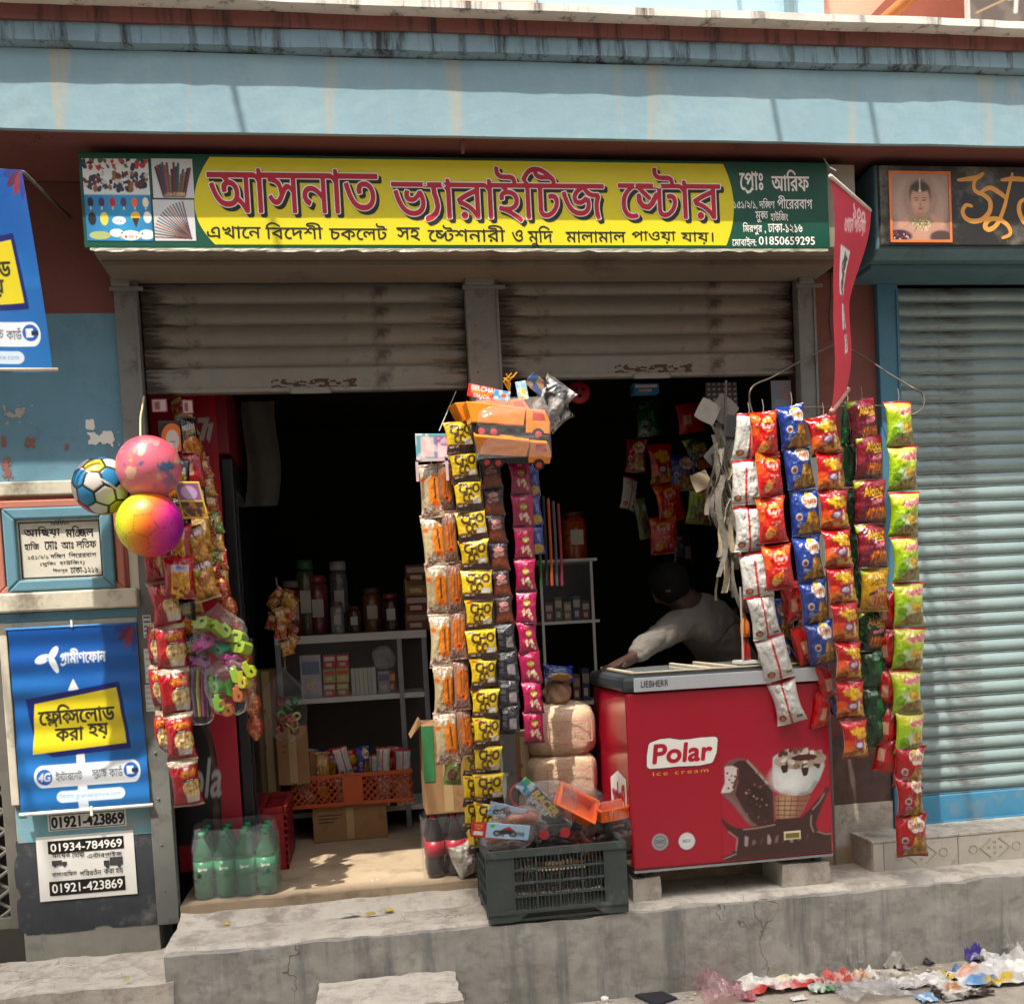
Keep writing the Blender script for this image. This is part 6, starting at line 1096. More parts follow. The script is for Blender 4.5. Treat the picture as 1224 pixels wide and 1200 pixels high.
# ================= bottles =================
PETG = mat('#1fa866', .06, var=.03, trans=.75, key='green_bottle'); LABG = mat('#2a8a5c', .35, var=.05, key='green_label')
BOT = [(.002, 0), (.034, .002), (.043, .015), (.044, .06), (.041, .075), (.044, .09), (.044, .18), (.040, .205), (.024, .25), (.0145, .27), (.0145, .278)]
bmesh_green = None
for r_ in range(3):
    for k in range(4):
        x = -.742 + k * .0905; y = .075 + r_ * .0895
        if bmesh_green is None:
            b = MB().lathe(BOT, (x, y, FLO), 20); T = thing('green_bottle', 'green soda bottle, next to the shutter guide, in the street-side row of the pack', 'bottle', (x, y, FLO), 'pack of green soda bottles'); prt = [b.build('body', PETG, T, smooth=True, origin=(x, y, FLO)), MB().lathe([(.0165, .272), (.0165, .292), (.012, .295), (.001, .296)], (x, y, FLO), 14).build('cap', LABG, T, smooth=True, origin=(x, y, FLO)), MB().lathe([(.0448, .1), (.0448, .17)], (x, y, FLO), 24).build('label', LABG, T, smooth=True, origin=(x, y, FLO))]; bmesh_green = (T, prt)
            pr = letter(T, 'Sprite', None, .03, LW, .05, world=(x - .022, x + .022, FLO + .126, FLO + .148), shear=.2, fn=lambda a, z_, x=x, y=y: (x + .0456 * math.sin((a - x) / .0456), y - .0456 * math.cos((a - x) / .0456), z_))
            prt.append(pr)
        else:
            c2 = bmesh_green[0].copy(); link(c2); c2.location = (x, y, FLO); c2['label'] = 'green soda bottle, %s, in the %s row of the pack' % (('next to the shutter guide', 'second from the shutter guide', 'third from the shutter guide', 'fourth from the shutter guide')[k], ('street-side', 'middle', 'inner')[r_])
            for q in bmesh_green[1]: qq = q.copy(); link(qq, c2)
T = thing('shrink_wrap', 'clear shrink film round the pack of green soda bottles', 'film', (-.6, .16, FLO))
def wrapfn(u, v):
    a = u * 2 * math.pi; pw = lambda q, e: math.copysign(abs(q) ** e, q); n_ = 1 + .04 * (float(vnoise(np.array(u * 12 + 2), np.array(v * 6), 4)) - .5) * min(1, 10 * u, 10 * (1 - u)); k = 1 - .12 * max(0, v - .75) * 4 * (.5 + .5 * math.sin(u * 25) ** 2)
    return (-.606 + .188 * n_ * k * pw(math.cos(a), .35), .167 + .143 * n_ * k * pw(math.sin(a), .35), FLO + .004 + .31 * v * (1 + .02 * math.sin(u * 40)))
MB().grid(wrapfn, 60, 12).build('film', film('shrink_film', clear=.7, bump=.6), T, smooth=True)
COLA = mat('#1c0f0c', .15, var=.05, coat=.3, key='cola_bottle'); RLAB = mat('#a8182a', .35, var=.05, key='red_label')
src = None
for r_ in range(2):
    for k in range(3):
        x = P(521, 1040, .12)[0] + k * .092; y = .1 + r_ * .092
        if src is None:
            T = thing('cola_bottle', 'dark cola bottle under the carton, third from the steel post, street-side row', 'bottle', (x, y, FLO), 'pack of cola bottles'); b = MB().lathe(BOT, (x, y, FLO), 18); src = (T, [b.build('body', COLA, T, smooth=True, origin=(x, y, FLO)), MB().lathe([(.0448, .1), (.0448, .17)], (x, y, FLO), 20).build('label', RLAB, T, smooth=True, origin=(x, y, FLO)), MB().lathe([(.0165, .272), (.0165, .292), (.001, .296)], (x, y, FLO), 12).build('cap', RLAB, T, smooth=True, origin=(x, y, FLO))])
        else:
            c2 = src[0].copy(); link(c2); c2.location = (x, y, FLO); c2['label'] = 'dark cola bottle under the carton, %s, %s row' % (('third from the steel post', 'second from the steel post', 'next to the steel post')[k], ('street-side', 'inner')[r_])
            for q in src[1]: qq = q.copy(); link(qq, c2)
T = thing('shrink_wrap', 'clear wrap round the cola bottles under the carton', 'film', (P(545, 1040, .12)[0], .14, FLO)); xc = P(521, 1040, .12)[0] + .092
MB().grid(lambda u, v: (xc + .15 * math.copysign(abs(math.cos(u * 6.2832)) ** .4, math.cos(u * 6.2832)), .146 + .105 * math.copysign(abs(math.sin(u * 6.2832)) ** .4, math.sin(u * 6.2832)) + .006 * math.sin(v * 17 + u * 30), FLO + .004 + .28 * v), 56, 12).build('film', film('cola_film', clear=.9, bump=.7), T, smooth=True)
o = packet(None, 'clearbag', 556, 1028, .02, 46, 30, 10, 75, .12, -10, name='plastic_bag'); tag(o, 'crumpled greyish plastic bag in front of the cola bottles', 'bag')
# ================= inside the shop =================
WOODC = mat('#8a6844', .8, var=.1, scale=4, dirt='#6a4e32', damt=.25, dscale=5, key='cardboard'); WHM = mat('#b8b8b4', .5, var=.06, key='white_laminate'); GLASS = film('glass', clear=.93, rough=.03, bump=0.)
# drinks cooler: printed side panel to the street, black door side
T = thing('drinks_cooler', 'tall red drinks cooler with black print standing behind the snack strips', 'cooler', (-.6, .6, FLO))
X0, X1 = -.895, P(300, 900, .36)[0]; ZT = 2.72
MB().box(X0, X1 - .06, .365, .98, FLO + .06, ZT).build('cabinet', mat('#8a1222', .4, var=.05, key='cooler_red'), T, bevel=.01)
MB().box(X1 - .055, X1, .37, .97, FLO + .08, ZT - .35).build('door', mat('#17181a', .3, var=.05, key='cooler_black'), T, bevel=.008)
MB().box(X1 + .001, X1 + .006, .43, .9, FLO + .25, ZT - .5).build('door_glass', mat('#20262a', .06, spec=.7, key='dark_glass'), T)
MB().box(X0, X1 - .01, .37, .97, ZT - .33, ZT).build('header', mat('#7a1220', .4, var=.1, key='header_red'), T, bevel=.008)
cv = Canvas(120, 300, '#a3142a'); zx = R(180, 478, 300, 1000, .36); fU = lambda x, y: ((P(x, y, .36)[0] - X0) / (X1 - .06 - X0), (P(x, y, .36)[2] - FLO - .06) / (ZT - FLO - .06))
cv.poly([fU(*q) for q in ((170, 800), (232, 800), (246, 850), (258, 900), (264, 950), (266, 1010), (170, 1010))], '#141114'); cv.line([fU(*q) for q in ((236, 850), (250, 880), (257, 930), (258, 990))], .03, '#4a2e2a'); cv.blotch('#6a4a42', 14, .6, 4, .8, reg=(np.abs(cv.X - fU(256, 930)[0]) < .06) * (cv.Y < .32))
a_, b_ = fU(205, 955), fU(262, 905); cv.text('Cola', a_[0], a_[1], b_[0], b_[1], '#b8b4b0', .6, shear=.3)
cv.poly([fU(*q) for q in ((236, 500), (250, 500), (243, 528), (238, 526), (243, 506), (236, 506))], '#b8b0b0'); cv.poly([fU(*q) for q in ((246, 508), (255, 506), (250, 530), (246, 524), (249, 512))], '#b8b0b0')
print_sheet('side_print', cv, VPR, T, lambda u, v: (X0 + u * (X1 - .06 - X0), .3645, FLO + .06 + v * (ZT - FLO - .06)))
for x_ in (X0 + .05, X1 - .1): MB().lathe([(.02, 0), (.02, .058)], (x_, .45, FLO), 10).build('foot', DGREY, T)
def bottle_crate(name, label, x0, x1, y0, y1, z0, z1, m):
    T = thing(name, label, 'crate', ((x0 + x1) / 2, (y0 + y1) / 2, z0)); h = z1 - z0
    for nm, bx in (('side', (x0, x0 + .01, y0, y1)), ('side', (x1 - .01, x1, y0, y1)), ('end', (x0 + .011, x1 - .011, y0, y0 + .01)), ('end', (x0 + .011, x1 - .011, y1 - .01, y1))):
        b = MB(); n = 9
        for k in range(n): b.box(bx[0], bx[1], bx[2], bx[3], z0 + h * (k + .15) / n, z0 + h * (k + .7) / n)
        b.box(bx[0] - .004, bx[1] + .004, bx[2] - .004, bx[3] + .004, z1 - .025, z1); b.box(bx[0], bx[1], bx[2], bx[2] + .012, z0, z1 - .03); b.box(bx[0], bx[1], bx[3] - .012, bx[3], z0, z1 - .03); b.build(nm, m, T)
    for k in range(1, 5): MB().box(x0 + .011, x1 - .011, y0 + (y1 - y0) * k / 5 - .003, y0 + (y1 - y0) * k / 5 + .003, z0 + h * .5, z1 - .03).build('divider', m, T)
    MB().box(x0 + .01, x1 - .01, y0 + .01, y1 - .01, z0, z0 + .01).build('bottom', m, T); return T
bottle_crate('bottle_crate', 'red slotted bottle crate on the floor beside the soda bottles', X1 + .008, -.405, .5, 1.0, FLO, FLO + .31, mat('#8d1f24', .4, var=.1, key='crate_red'))
# glass counter at the back
YC = 1.30; cx0_, cx1_ = P(330, 800, YC)[0], P(512, 800, YC)[0]; ztop = P(420, 757, YC)[2]; zsh = P(420, 832, YC)[2]
T = thing('glass_counter', 'white framed glass shelf unit at the back of the shop', 'shelf unit', ((cx0_ + cx1_) / 2, YC + .2, FLO))
MB().box(cx0_, cx1_, YC, YC + .4, ztop - .045, ztop).build('top', WHM, T, bevel=.003); MB().box(cx0_ + .02, cx1_ - .02, YC + .01, YC + .39, zsh - .03, zsh).build('shelf', WHM, T, bevel=.003)
MB().box(cx0_ + .02, cx1_ - .02, YC + .01, YC + .39, FLO + .1, FLO + .13).build('shelf', WHM, T, bevel=.003)
for x_ in (cx0_ + .001, P(476, 800, YC)[0], cx1_ - .03): MB().box(x_, x_ + .028, YC + .002, YC + .03, FLO, ztop - .046).build('post', mat('#7d8084', .4, metal=.4, key='aluminium'), T)
MB().box(cx0_, cx1_, YC + .4, YC + .42, FLO, ztop).build('back_panel', mat('#5a5450', .8, key='back_panel'), T)
MB().box(cx0_ + .03, P(476, 800, YC)[0] - .002, YC + .004, YC + .008, zsh + .002, ztop - .047).build('glass_pane', GLASS, T)
def gbox(name, label, cat, box, Y, depth, col, band=None, zfloor=None, group=None, bevel=.003):
    x0, x1, z0, z1 = R(*box, Y)
    if zfloor is not None: z0, z1 = zfloor, zfloor + (z1 - z0)
    o = MB().box(x0, x1, Y, Y + depth, z0, z1).build(name, mat(col, .6, var=.1, scale=14, key='printed_card'), bevel=bevel); tag(o, label, cat, group)
    if band:
        w_, h_ = x1 - x0, z1 - z0; MB().box(x0 + .08 * w_, x1 - .08 * w_, Y - .0015, Y - .0004, z0 + .55 * h_, z0 + .85 * h_).build('printed_band', mat(band, .5, var=.2, scale=40, key='band_ink'), o)
        MB().box(x0 + .2 * w_, x1 - .3 * w_, Y - .0016, Y - .0004, z0 + .15 * h_, z0 + .4 * h_).build('printed_picture', mat('#b8a08a', .5, var=.5, scale=50, key='picture_ink'), o)
    return o
gbox('toy_box', 'tall white box on the middle shelf of the glass unit', 'box', (359, 780, 384, 831), YC + .06, .1, '#a8a6ac', '#5a6a8a', zsh)
for k, (x, y, c1, c2) in enumerate(((386, 812, '#a85048', '#b8b0a0'), (402, 812, '#a06048', '#a8b07a'), (386, 796, '#8a9a4a', '#c04038'), (402, 796, '#a8a048', '#b83a34'), (386, 780, '#a8242a', '#c8bab0'), (402, 780, '#b0282c', '#c8bab0'))):
    gbox('food_carton', ('red and white carton at the bottom of the stack on the middle shelf', 'orange carton at the bottom of the stack on the middle shelf', 'green carton in the middle of the stack on the shelf', 'yellow carton in the middle of the stack on the shelf', 'dark red carton on top of the stack beside the tall white box', 'bright red carton on top of the stack beside the notebooks')[k], 'carton', (x, y, x + 15, y + 16.5), YC + .06, .08, c1, c2, zsh + (2 - [0, 0, 1, 1, 2, 2][k] and 0) + [0, 0, 1, 1, 2, 2][k] * .081, group='cartons on the middle shelf')
for k in range(6): gbox('notebook', 'white notebook standing in a row on the middle shelf', 'notebook', (420 + k * 5, 797, 424.5 + k * 5, 829), YC + .06, .12, ('#b0aea8', '#a8a8ac', '#b8b4a8')[k % 3], None, zsh, 'notebooks on the shelf', .001)['label'] = 'white notebook, %s from the food cartons, on the middle shelf' % ('first', 'second', 'third', 'fourth', 'fifth', 'sixth')[k]
gbox('small_box', 'grey box next to the notebooks on the shelf', 'box', (452, 802, 466, 829), YC + .06, .1, '#8a8a90', '#5a5a70', zsh); gbox('small_box', 'red printed box at the end of the middle shelf', 'box', (463, 803, 473, 829), YC + .09, .1, '#a84030', '#c8a04a', zsh)
o = blob_bag(None, 458, 786, 12, 14, YC + .12, film('white_bag', clear=.3), 61, name='paper_roll_bag', neck=False); tag(o, 'clear bag of white rolls on top of grey box', 'bag')
for k, (x, w_, y, cl, bd, lb) in enumerate(((372, 26, 846, '#7a6a30', '#b8b0a0', 'yellow packet box on the lowest shelf'), (400, 22, 858, '#8a8a86', '#5a6a7a', 'grey box next to the yellow one on the lowest shelf'), (424, 24, 850, '#6a3030', '#a89a90', 'dark red box on the lowest shelf'), (450, 20, 862, '#9a958c', '#7a3a3a', 'pale box next to the dark red one on the lowest shelf'), (346, 22, 852, '#4a5a48', '#a8a89a', 'green box in the corner of the lowest shelf'))):
    gbox('goods_box', lb, 'box', (x, y, x + w_, 900), YC + .12, .15, cl, bd, FLO + .131 + .0, 'boxes on the lowest shelf')
gbox('goods_box', 'wide blue and white box laid on the lowest shelf boxes', 'box', (384, 838, 424, 852), YC + .14, .12, '#6a7a8a', '#a8a8a4', FLO + .131 + .245)
def jar(label, px, ytop, ybot, rpx, Y, z0, cont, lid, group='jars on the counter'):
    s = PPM(Y); r = rpx / s; h = (ybot - ytop) / s; x = P(px, ybot, Y)[0]; T = thing('jar', label, 'jar', (x, Y, z0), group)
    MB().lathe([(r * .95, 0.002), (r, .01), (r, h * .82), (r * .8, h * .88)], (x, Y, z0), 16).build('glass', mat(cont, .2, var=.5, scale=50, coat=.5, key='jar_contents'), T, smooth=True); MB().lathe([(r * .84, h * .885), (r * .84, h), (r * .7, h * 1.01)], (x, Y, z0), 16).build('lid', mat(lid, .4, key='jar_lid'), T, smooth=True)
    MB().box(x - r * .5, x + r * .5, Y - r - .002, Y - r + .01, z0 + h * .3, z0 + h * .6).build('label', mat('#a8a49c', .5, key='jar_label'), T)
for a in (('wide jar of dark red sweets on the white counter top', 352, 688, 752, 14, '#5a1c1c', '#6a6460'), ('jar of pink and white sweets on the white counter top', 382, 683, 752, 13, '#6a3034', '#7a2a2a'), ('tall pale jar with steel lid beside the pink sweets', 408, 668, 752, 11, '#5a5a5c', '#8a8a8c'), ('ribbed jar of white sticks on the counter top', 404, 715, 752, 8, '#8a8884', '#55504c'), ('small jar of brown sweets in the middle of the counter top', 424, 720, 752, 8, '#4a2c20', '#5a1c1c'), ('green-lidded jar behind the pink sweets on the counter', 368, 665, 752, 12, '#4a4a2a', '#2c5a3a'), ('amber jar near the carton stack on the counter', 446, 700, 752, 12, '#6a4420', '#4a3a30'), ('dark jar next to the amber one on the counter', 468, 708, 752, 10, '#3a2420', '#6a2a2a')): jar(a[0], a[1], a[2], a[3], a[4], YC + .12 + .1 * (a[4] > 10), ztop, a[5], a[6])
for k, (y0, c1, c2) in enumerate(((727, '#6a3a24', '#8a7a5a'), (706, '#5a2422', '#a89a90'), (690, '#8a6a24', '#5a4a2a'), (668, '#5a2a24', '#9a8a80'))):
    gbox('snack_carton', ('brown carton at the foot of the stack beside the wafer strips', 'maroon carton, second of the stack beside the wafer strips', 'mustard carton, third of the stack beside the wafer strips', 'dark red carton on top of the stack beside the wafer strips')[k], 'carton', (484, y0, 512, y0 + 21), YC + .05, .2, c1, c2, ztop + [0, .1, .2, .275][k], 'cartons on the counter')
# basket and cartons under the counter
OB_ = mat('#a8481a', .45, var=.08, key='orange_basket'); YB = 1.05; bx0, bx1 = P(349, 940, YB)[0], P(492, 930, YB)[0]; bz0, bz1 = P(420, 962, YB)[2], P(420, 924, YB)[2]
T = thing('plastic_basket', 'orange lattice basket full of packets under the glass shelf', 'basket', ((bx0 + bx1) / 2, YB + .12, bz0))
def lat(b, m3, a0, a1):
    n = int((a1 - a0) / .035)
    for k in range(-3, n + 1):
        for s in (1, -1):
            p = []; 
            for t in (0., 1.):
                a = a0 + (k + (t if s > 0 else 1 - t) * 3.6) * (a1 - a0) / n; p.append((a, bz0 + .012 + t * (bz1 - bz0 - .03)))
            (ax, az), (bx_, bz_) = p; 
            def clip(ax, az, bx_, bz_):
                for lim, hi in ((a0, False), (a1, True)):
                    for sw in (0, 1):
                        if (ax > lim) == hi and ax != lim and (bx_ - ax): t = (lim - ax) / (bx_ - ax); ax, az = lim, az + (bz_ - az) * t
                        ax, az, bx_, bz_ = bx_, bz_, ax, az
                return ax, az, bx_, bz_
            if max(ax, bx_) <= a0 or min(ax, bx_) >= a1: continue
            ax, az, bx_, bz_ = clip(ax, az, bx_, bz_); b.tube([m3(ax, az), m3(bx_, bz_)], .0045, 4, cap=False)
for nm, m3, a0, a1 in (('front_lattice', lambda a, z_: (a, YB, z_), bx0, bx1), ('back_lattice', lambda a, z_: (a, YB + .26, z_), bx0, bx1), ('end_lattice', lambda a, z_: (bx0, a, z_), YB, YB + .26), ('end_lattice', lambda a, z_: (bx1, a, z_), YB, YB + .26)): b = MB(); lat(b, m3, a0, a1); b.build(nm, OB_, T)
b = MB()
for z_ in (bz0, bz1 - .02): b.box(bx0 - .006, bx1 + .006, YB - .006, YB + .006, z_, z_ + .02); b.box(bx0 - .006, bx1 + .006, YB + .254, YB + .266, z_, z_ + .02); b.box(bx0 - .0065, bx0 + .0065, YB + .0065, YB + .2535, z_, z_ + .0195); b.box(bx1 - .0065, bx1 + .0065, YB + .0065, YB + .2535, z_, z_ + .0195)
b.build('rims', OB_, T); mx_ = (bx0 + bx1) / 2; MB().box(mx_ - .055, mx_ + .055, YB - .012, YB - .0065, bz0 + .005, bz1 - .015).build('handle_plate', OB_, T, bevel=.004); MB().box(bx0, bx1, YB + .007, YB + .253, bz0 - .004, bz0 - .0005).build('bottom', OB_, T)
g = random.Random(12)
for k in range(11):
    T2 = packet(None, ['redback', 'bluepk', 's1', 'snack', 'back', 'rings', 'navy', 'back', 'back', 'redback', 'back'][k], 362 + k * 12, 915 + g.uniform(-6, 5), YB + .1 + .08 * (k % 2), 18, 36, g.uniform(-30, 30), g.uniform(-15, 15), .04, name='snack_packet'); tag(T2, ('plain red packet beside the upright carton', 'dark blue packet', 'brown sachet next to the dark blue packet', 'red noodle packet', 'white packet next to the red noodle one', 'red ring-snack packet', 'navy packet with cloud print', 'white packet next to the navy one', 'white packet between white and red ones', 'plain red packet next to white ones', 'white packet by the aluminium post')[k] + ' standing in the orange basket', 'packet', 'packets in the orange basket')
    if k % 2: continue
    T3 = packet(None, ('back', 0, 'snack', 0, 'back', 0, 'redback', 0, 'back', 0, 'back')[k], 362 + k * 12, 945, YB + .06, 20, 34, g.uniform(-30, 30), g.uniform(-25, 25), .05, name='snack_packet'); tag(T3, ('white packet at the carton end', '', 'red noodle packet next to the carton end', '', 'white packet beside the handle plate', '', 'red packet behind the handle plate', '', 'white packet next to the handle plate', '', 'white packet at the post end')[k] + ' low inside the orange basket', 'packet', 'packets inside the lattice')
def carton(label, x0, x1, y0, y1, z0, z1, print_='#6a4a2a', m=None, group='cardboard cartons'):
    T = thing('cardboard_carton', label, 'carton', ((x0 + x1) / 2, (y0 + y1) / 2, z0), group); MB().box(x0, x1, y0, y1, z0, z1).build('box', m or WOODC, T, bevel=.004)
    MB().box((x0 + x1) / 2 - .02, (x0 + x1) / 2 + .02, y0 - .001, y0 - .0003, z0 + .01, z1 - .01).build('tape', mat('#a08860', .35, key='tape'), T)
    b = MB(); h = z1 - z0
    for k in range(3): b.box(x0 + .03, x0 + (x1 - x0) * (.4 - .06 * k), y0 - .0012, y0 - .0003, z0 + h * (.75 - .1 * k), z0 + h * (.78 - .1 * k))
    b.build('print', mat(print_, .6, key='carton_ink'), T); return T
carton('cardboard carton lying on the floor under the orange basket', P(378, 985, 1.42)[0], P(462, 985, 1.42)[0], 1.42 - .35, 1.42, FLO, bz0 - .006, '#3c2a1c')
q = R(331, 868, 369, 938, 1.0); carton('upright cardboard carton beside the hanging bag of rings', q[0], q[1], 1.0, 1.04, q[2], q[3]); 
q = R(312, 800, 333, 990, 1.08); carton('tall carton in shade behind the drinks cooler door', q[0], q[1], 1.08, 1.3, FLO, q[3], m=mat('#6a5236', .8, var=.1, key='dark_card'))
q = R(349, 900, 380, 935, 1.12); carton('small cardboard carton behind the orange basket', q[0], q[1], 1.16, 1.29, bz0, q[3])
q = R(506, 866, 562, 972, .08); T = carton('cardboard carton with green print standing on the cola bottles', q[0], q[1], .045, .30, FLO + .298, FLO + .30 + q[3] - q[2], '#7a5a34')
MB().box(q[0] - .001, q[0] + .05, .0422, .0436, FLO + .45, FLO + .30 + q[3] - q[2] - .004).build('green_print', mat('#2c6a3c', .6, var=.2, key='green_ink'), T)
MB().prism([(q[0] - .05, FLO + .30 + q[3] - q[2] - .06), (q[0], FLO + .30 + q[3] - q[2] + .02), (q[0] + .002, FLO + .30 + q[3] - q[2])], .09, .29, 'y').build('flap', WOODC, T)
q = R(614, 878, 645, 1000, .16); carton('narrow brown carton between the post and the rice bags', q[0], q[1], .17, .4, FLO, q[3], m=mat('#7a5a3c', .8, var=.1, key='brown_card'))
# bales of puffed rice
RICE = mat('#dcc09a', .75, var=.14, scale=90, bump=.5, bscale=120, key='puffed_rice'); FR = film('rice_bag', tint=(1, .97, .94), clear=.7, rough=.08, bump=.8, bscale=9)
for k, (y0, y1, lab) in enumerate(((955, 1050, 'clear bale of puffed rice on the floor behind the crate'), (902, 960, 'middle clear bale of puffed rice with faint red print'), (842, 904, 'top clear bale of puffed rice, slightly slumped, beside the freezer'))):
    x0, x1, z0, z1 = R(632, y0, 716, y1, .1); x1 = min(x1, fx0 - .03)
    if k == 0: z0 = FLO
    T = thing('rice_bale', lab, 'bag', ((x0 + x1) / 2, .22, z0), 'bales of puffed rice')
    def fn(u, v, k=k, gr=0.):
        a = u * 2 * math.pi; t = v * math.pi; pw = lambda q_, e: math.copysign(abs(q_) ** e, q_); r = math.sin(t) ** .3; n_ = 1 + .16 * (float(vnoise(np.array(8 + 3 * math.cos(a)), np.array(v * 5 + 3 * math.sin(a) + 9), 70 + k)) - .5)
        return ((x0 + x1) / 2 + (x1 - x0) / 2 * r * n_ * pw(math.cos(a), .5) * (1 + gr), .2 + .13 * r * n_ * pw(math.sin(a), .5) * (1 + gr), (z0 + z1) / 2 - (z1 - z0) / 2 * pw(math.cos(t), .55) * n_ * (1 + gr * .5))
    MB().grid(lambda u, v: fn(u, v), 44, 26).build('rice', RICE, T, smooth=True); MB().grid(lambda u, v: fn(u, v, gr=.025), 44, 26).build('clear_wrap', FR, T, smooth=True)
    if k: 
        b = MB(); frame(b, (654, (y0 + y1) / 2 - 12, 708, (y0 + y1) / 2 + 14), 1.5, .0555, .057, .057); b.build('print_border', mat('#c08a80', .6, key='pink_ink'), T)
        letter(T, "মুিড় ভাজা", (664, (y0 + y1) / 2 - 4, 700, (y0 + y1) / 2 + 6), .055, mat('#c08a80', .6, key='pink_ink'), 0)
o = blob_bag(None, 666, 828, 16, 14, .18, mat('#a08468', .8, var=.15, bump=.5, bscale=60, key='potato_sack'), 71, name='paper_parcel', neck=False); tag(o, 'brown paper parcel on top of the rice bales', 'parcel')
T = packet(None, 'bluepk', 668, 804, .14, 40, 22, 5, 4, .06, -30, name='blue_packet'); tag(T, 'blue chip packet lying on the brown paper parcel', 'packet')
# glass cabinet deeper in the shop, its jar
YG = 1.0; gx0, gx1 = P(648, 750, YG)[0], P(709, 750, YG)[0]; gz = [P(680, y, YG)[2] for y in (668, 742, 840)]
T = thing('glass_cabinet', 'small glass cabinet with white frame behind the rice bales', 'cabinet', ((gx0 + gx1) / 2, YG, FLO))
for z_ in gz: MB().box(gx0, gx1 + .04, YG, YG + .3, z_ - .016, z_).build('shelf', WHM, T)
for x_ in (gx0, gx1 - .002): MB().box(x_, x_ + .014, YG - .002, YG + .012, FLO, gz[0] - .017).build('post', WHM, T)
MB().box(gx0 + .016, gx1 - .004, YG + .002, YG + .005, gz[1] + .002, gz[0] - .018).build('glass_pane', GLASS, T); MB().box(gx0, gx1, YG + .29, YG + .3, FLO, gz[2] - .017).build('back_panel', DARKIN, T)
for k in range(5): gbox('sweet_box', 'small printed box inside the glass cabinet', 'box', (652 + k * 11, 718 - 6 * (k % 2), 661 + k * 11, 741), YG + .08, .1, ('#6a3a4a', '#4a5a3a', '#7a6a3a', '#3a4a6a', '#7a3a2a')[k], '#a89a80', gz[1], 'boxes in the glass cabinet')['label'] = ('plum', 'green', 'olive yellow', 'blue', 'brick red')[k] + ' printed box inside the glass cabinet'
for k in range(5): gbox('sweet_box', 'small dark box on the lower cabinet shelf', 'box', (652 + k * 11, 800 + 6 * (k % 2), 661 + k * 11, 838), YG + .08, .1, ('#5a2a2a', '#6a5a2a', '#3a2a4a', '#5a3a2a', '#2a3a4a')[k], '#8a7a60', gz[2], 'boxes on the lower cabinet shelf')['label'] = ('maroon', 'mustard', 'violet', 'brown', 'slate blue')[k] + ' box on the lower cabinet shelf'
jar('large jar of orange sweets on top of the glass cabinet', 688, 610, 668, 15, YG + .12, gz[0], '#8a3a1c', '#3a1c18', None)
T = thing('hanging_tubes', 'row of dark plastic tubes with green tips hanging beside magenta packets', 'toy', P(660, 700, .1))
for k, (x, cl) in enumerate(((645, '#3a5a2a'), (652, '#2a2a2c'), (658, '#a84a24'), (664, '#4a4a4c'), (670, '#7a2a3a'))): MB().tube([P(x - 3, 590 + 3 * k, .1), P(x, 650, .1), P(x + 2, 700, .1)], .007, 6).build('tube', mat(cl, .3, key='tube_plastic2'), T)
# goods hanging in the dark back right
for k, (x, y, ds, w_, h_) in enumerate(((760, 545, 'sunred', 26, 40), (752, 590, 'back', 24, 40), (790, 555, 'rings', 34, 50), (815, 565, 'navy', 34, 44), (800, 600, 'lays', 38, 48), (793, 640, 'lays', 36, 46), (838, 600, 'green', 36, 56), (835, 545, 'dgreen', 34, 46), (816, 655, 'black', 30, 44), (825, 500, 'redback', 34, 36), (775, 500, 'greenback', 30, 44), (768, 620, 'olive', 18, 50))):
    T = packet(None, ds, x, y, 1.15, w_, h_, g.uniform(-25, 25), g.uniform(-12, 12), .05, name='hanging_packet'); tag(T, ('red chip packet', 'white packet', 'red ring packet', 'navy packet', 'upper orange-red crisp packet', 'lower orange-red crisp packet', 'lime packet', 'dark green packet', 'black packet', 'plain red packet', 'shiny green packet', 'olive packet')[k] + ' hanging in the dark above the stooping man', 'packet', 'packets hanging in the dark')
o = MB().grid(lambda u, v: P(728 + 5 * math.sin(v * 3), 500, 1.1) * 0 + np.array([P(292 + 40 * u + 4 * math.sin(v * 5), 480 + 125 * (1 - v), .75)[0], .75 + .008 * math.sin(u * 9 + 2 * v), P(310, 480 + 125 * (1 - v), .75)[2]]), 20, 12).build('hanging_cloth', mat('#4c4a45', .9, var=.2, scale=5, bump=.3, bscale=8, key='grey_cloth'), smooth=True); tag(o, 'limp grey cloth hanging inside beside the cooler', 'cloth')
o = MB().lathe([(.001, -.012), (.05, -.008), (.058, 0), (.05, .01), (.02, .016), (.001, .016)], seg=20, M=Matrix.Translation(Vector(P(692, 469, .45))) @ Matrix.Rotation(math.pi / 2, 4, 'X')).build('toy_mask', mat('#a8262c', .4, key='mask_red'), smooth=True); tag(o, 'round red toy disc hanging under the raised shutter', 'toy')
for dx, dz in ((-.018, .01), (.018, .01), (0, -.022)): MB().lathe([(.001, -.002), (.009, -.002), (.009, .004), (.001, .004)], seg=8, M=Matrix.Translation(Vector(P(692, 469, .45)) + Vector((dx, -.014, dz))) @ Matrix.Rotation(math.pi / 2, 4, 'X')).build('eye_hole', BLKP, o)
gbox('blue_box', 'blue and white box hanging under the raised shutter over the freezer', 'box', (757, 458, 788, 470), .4, .06, '#2c6a9a', '#b8b8b4')
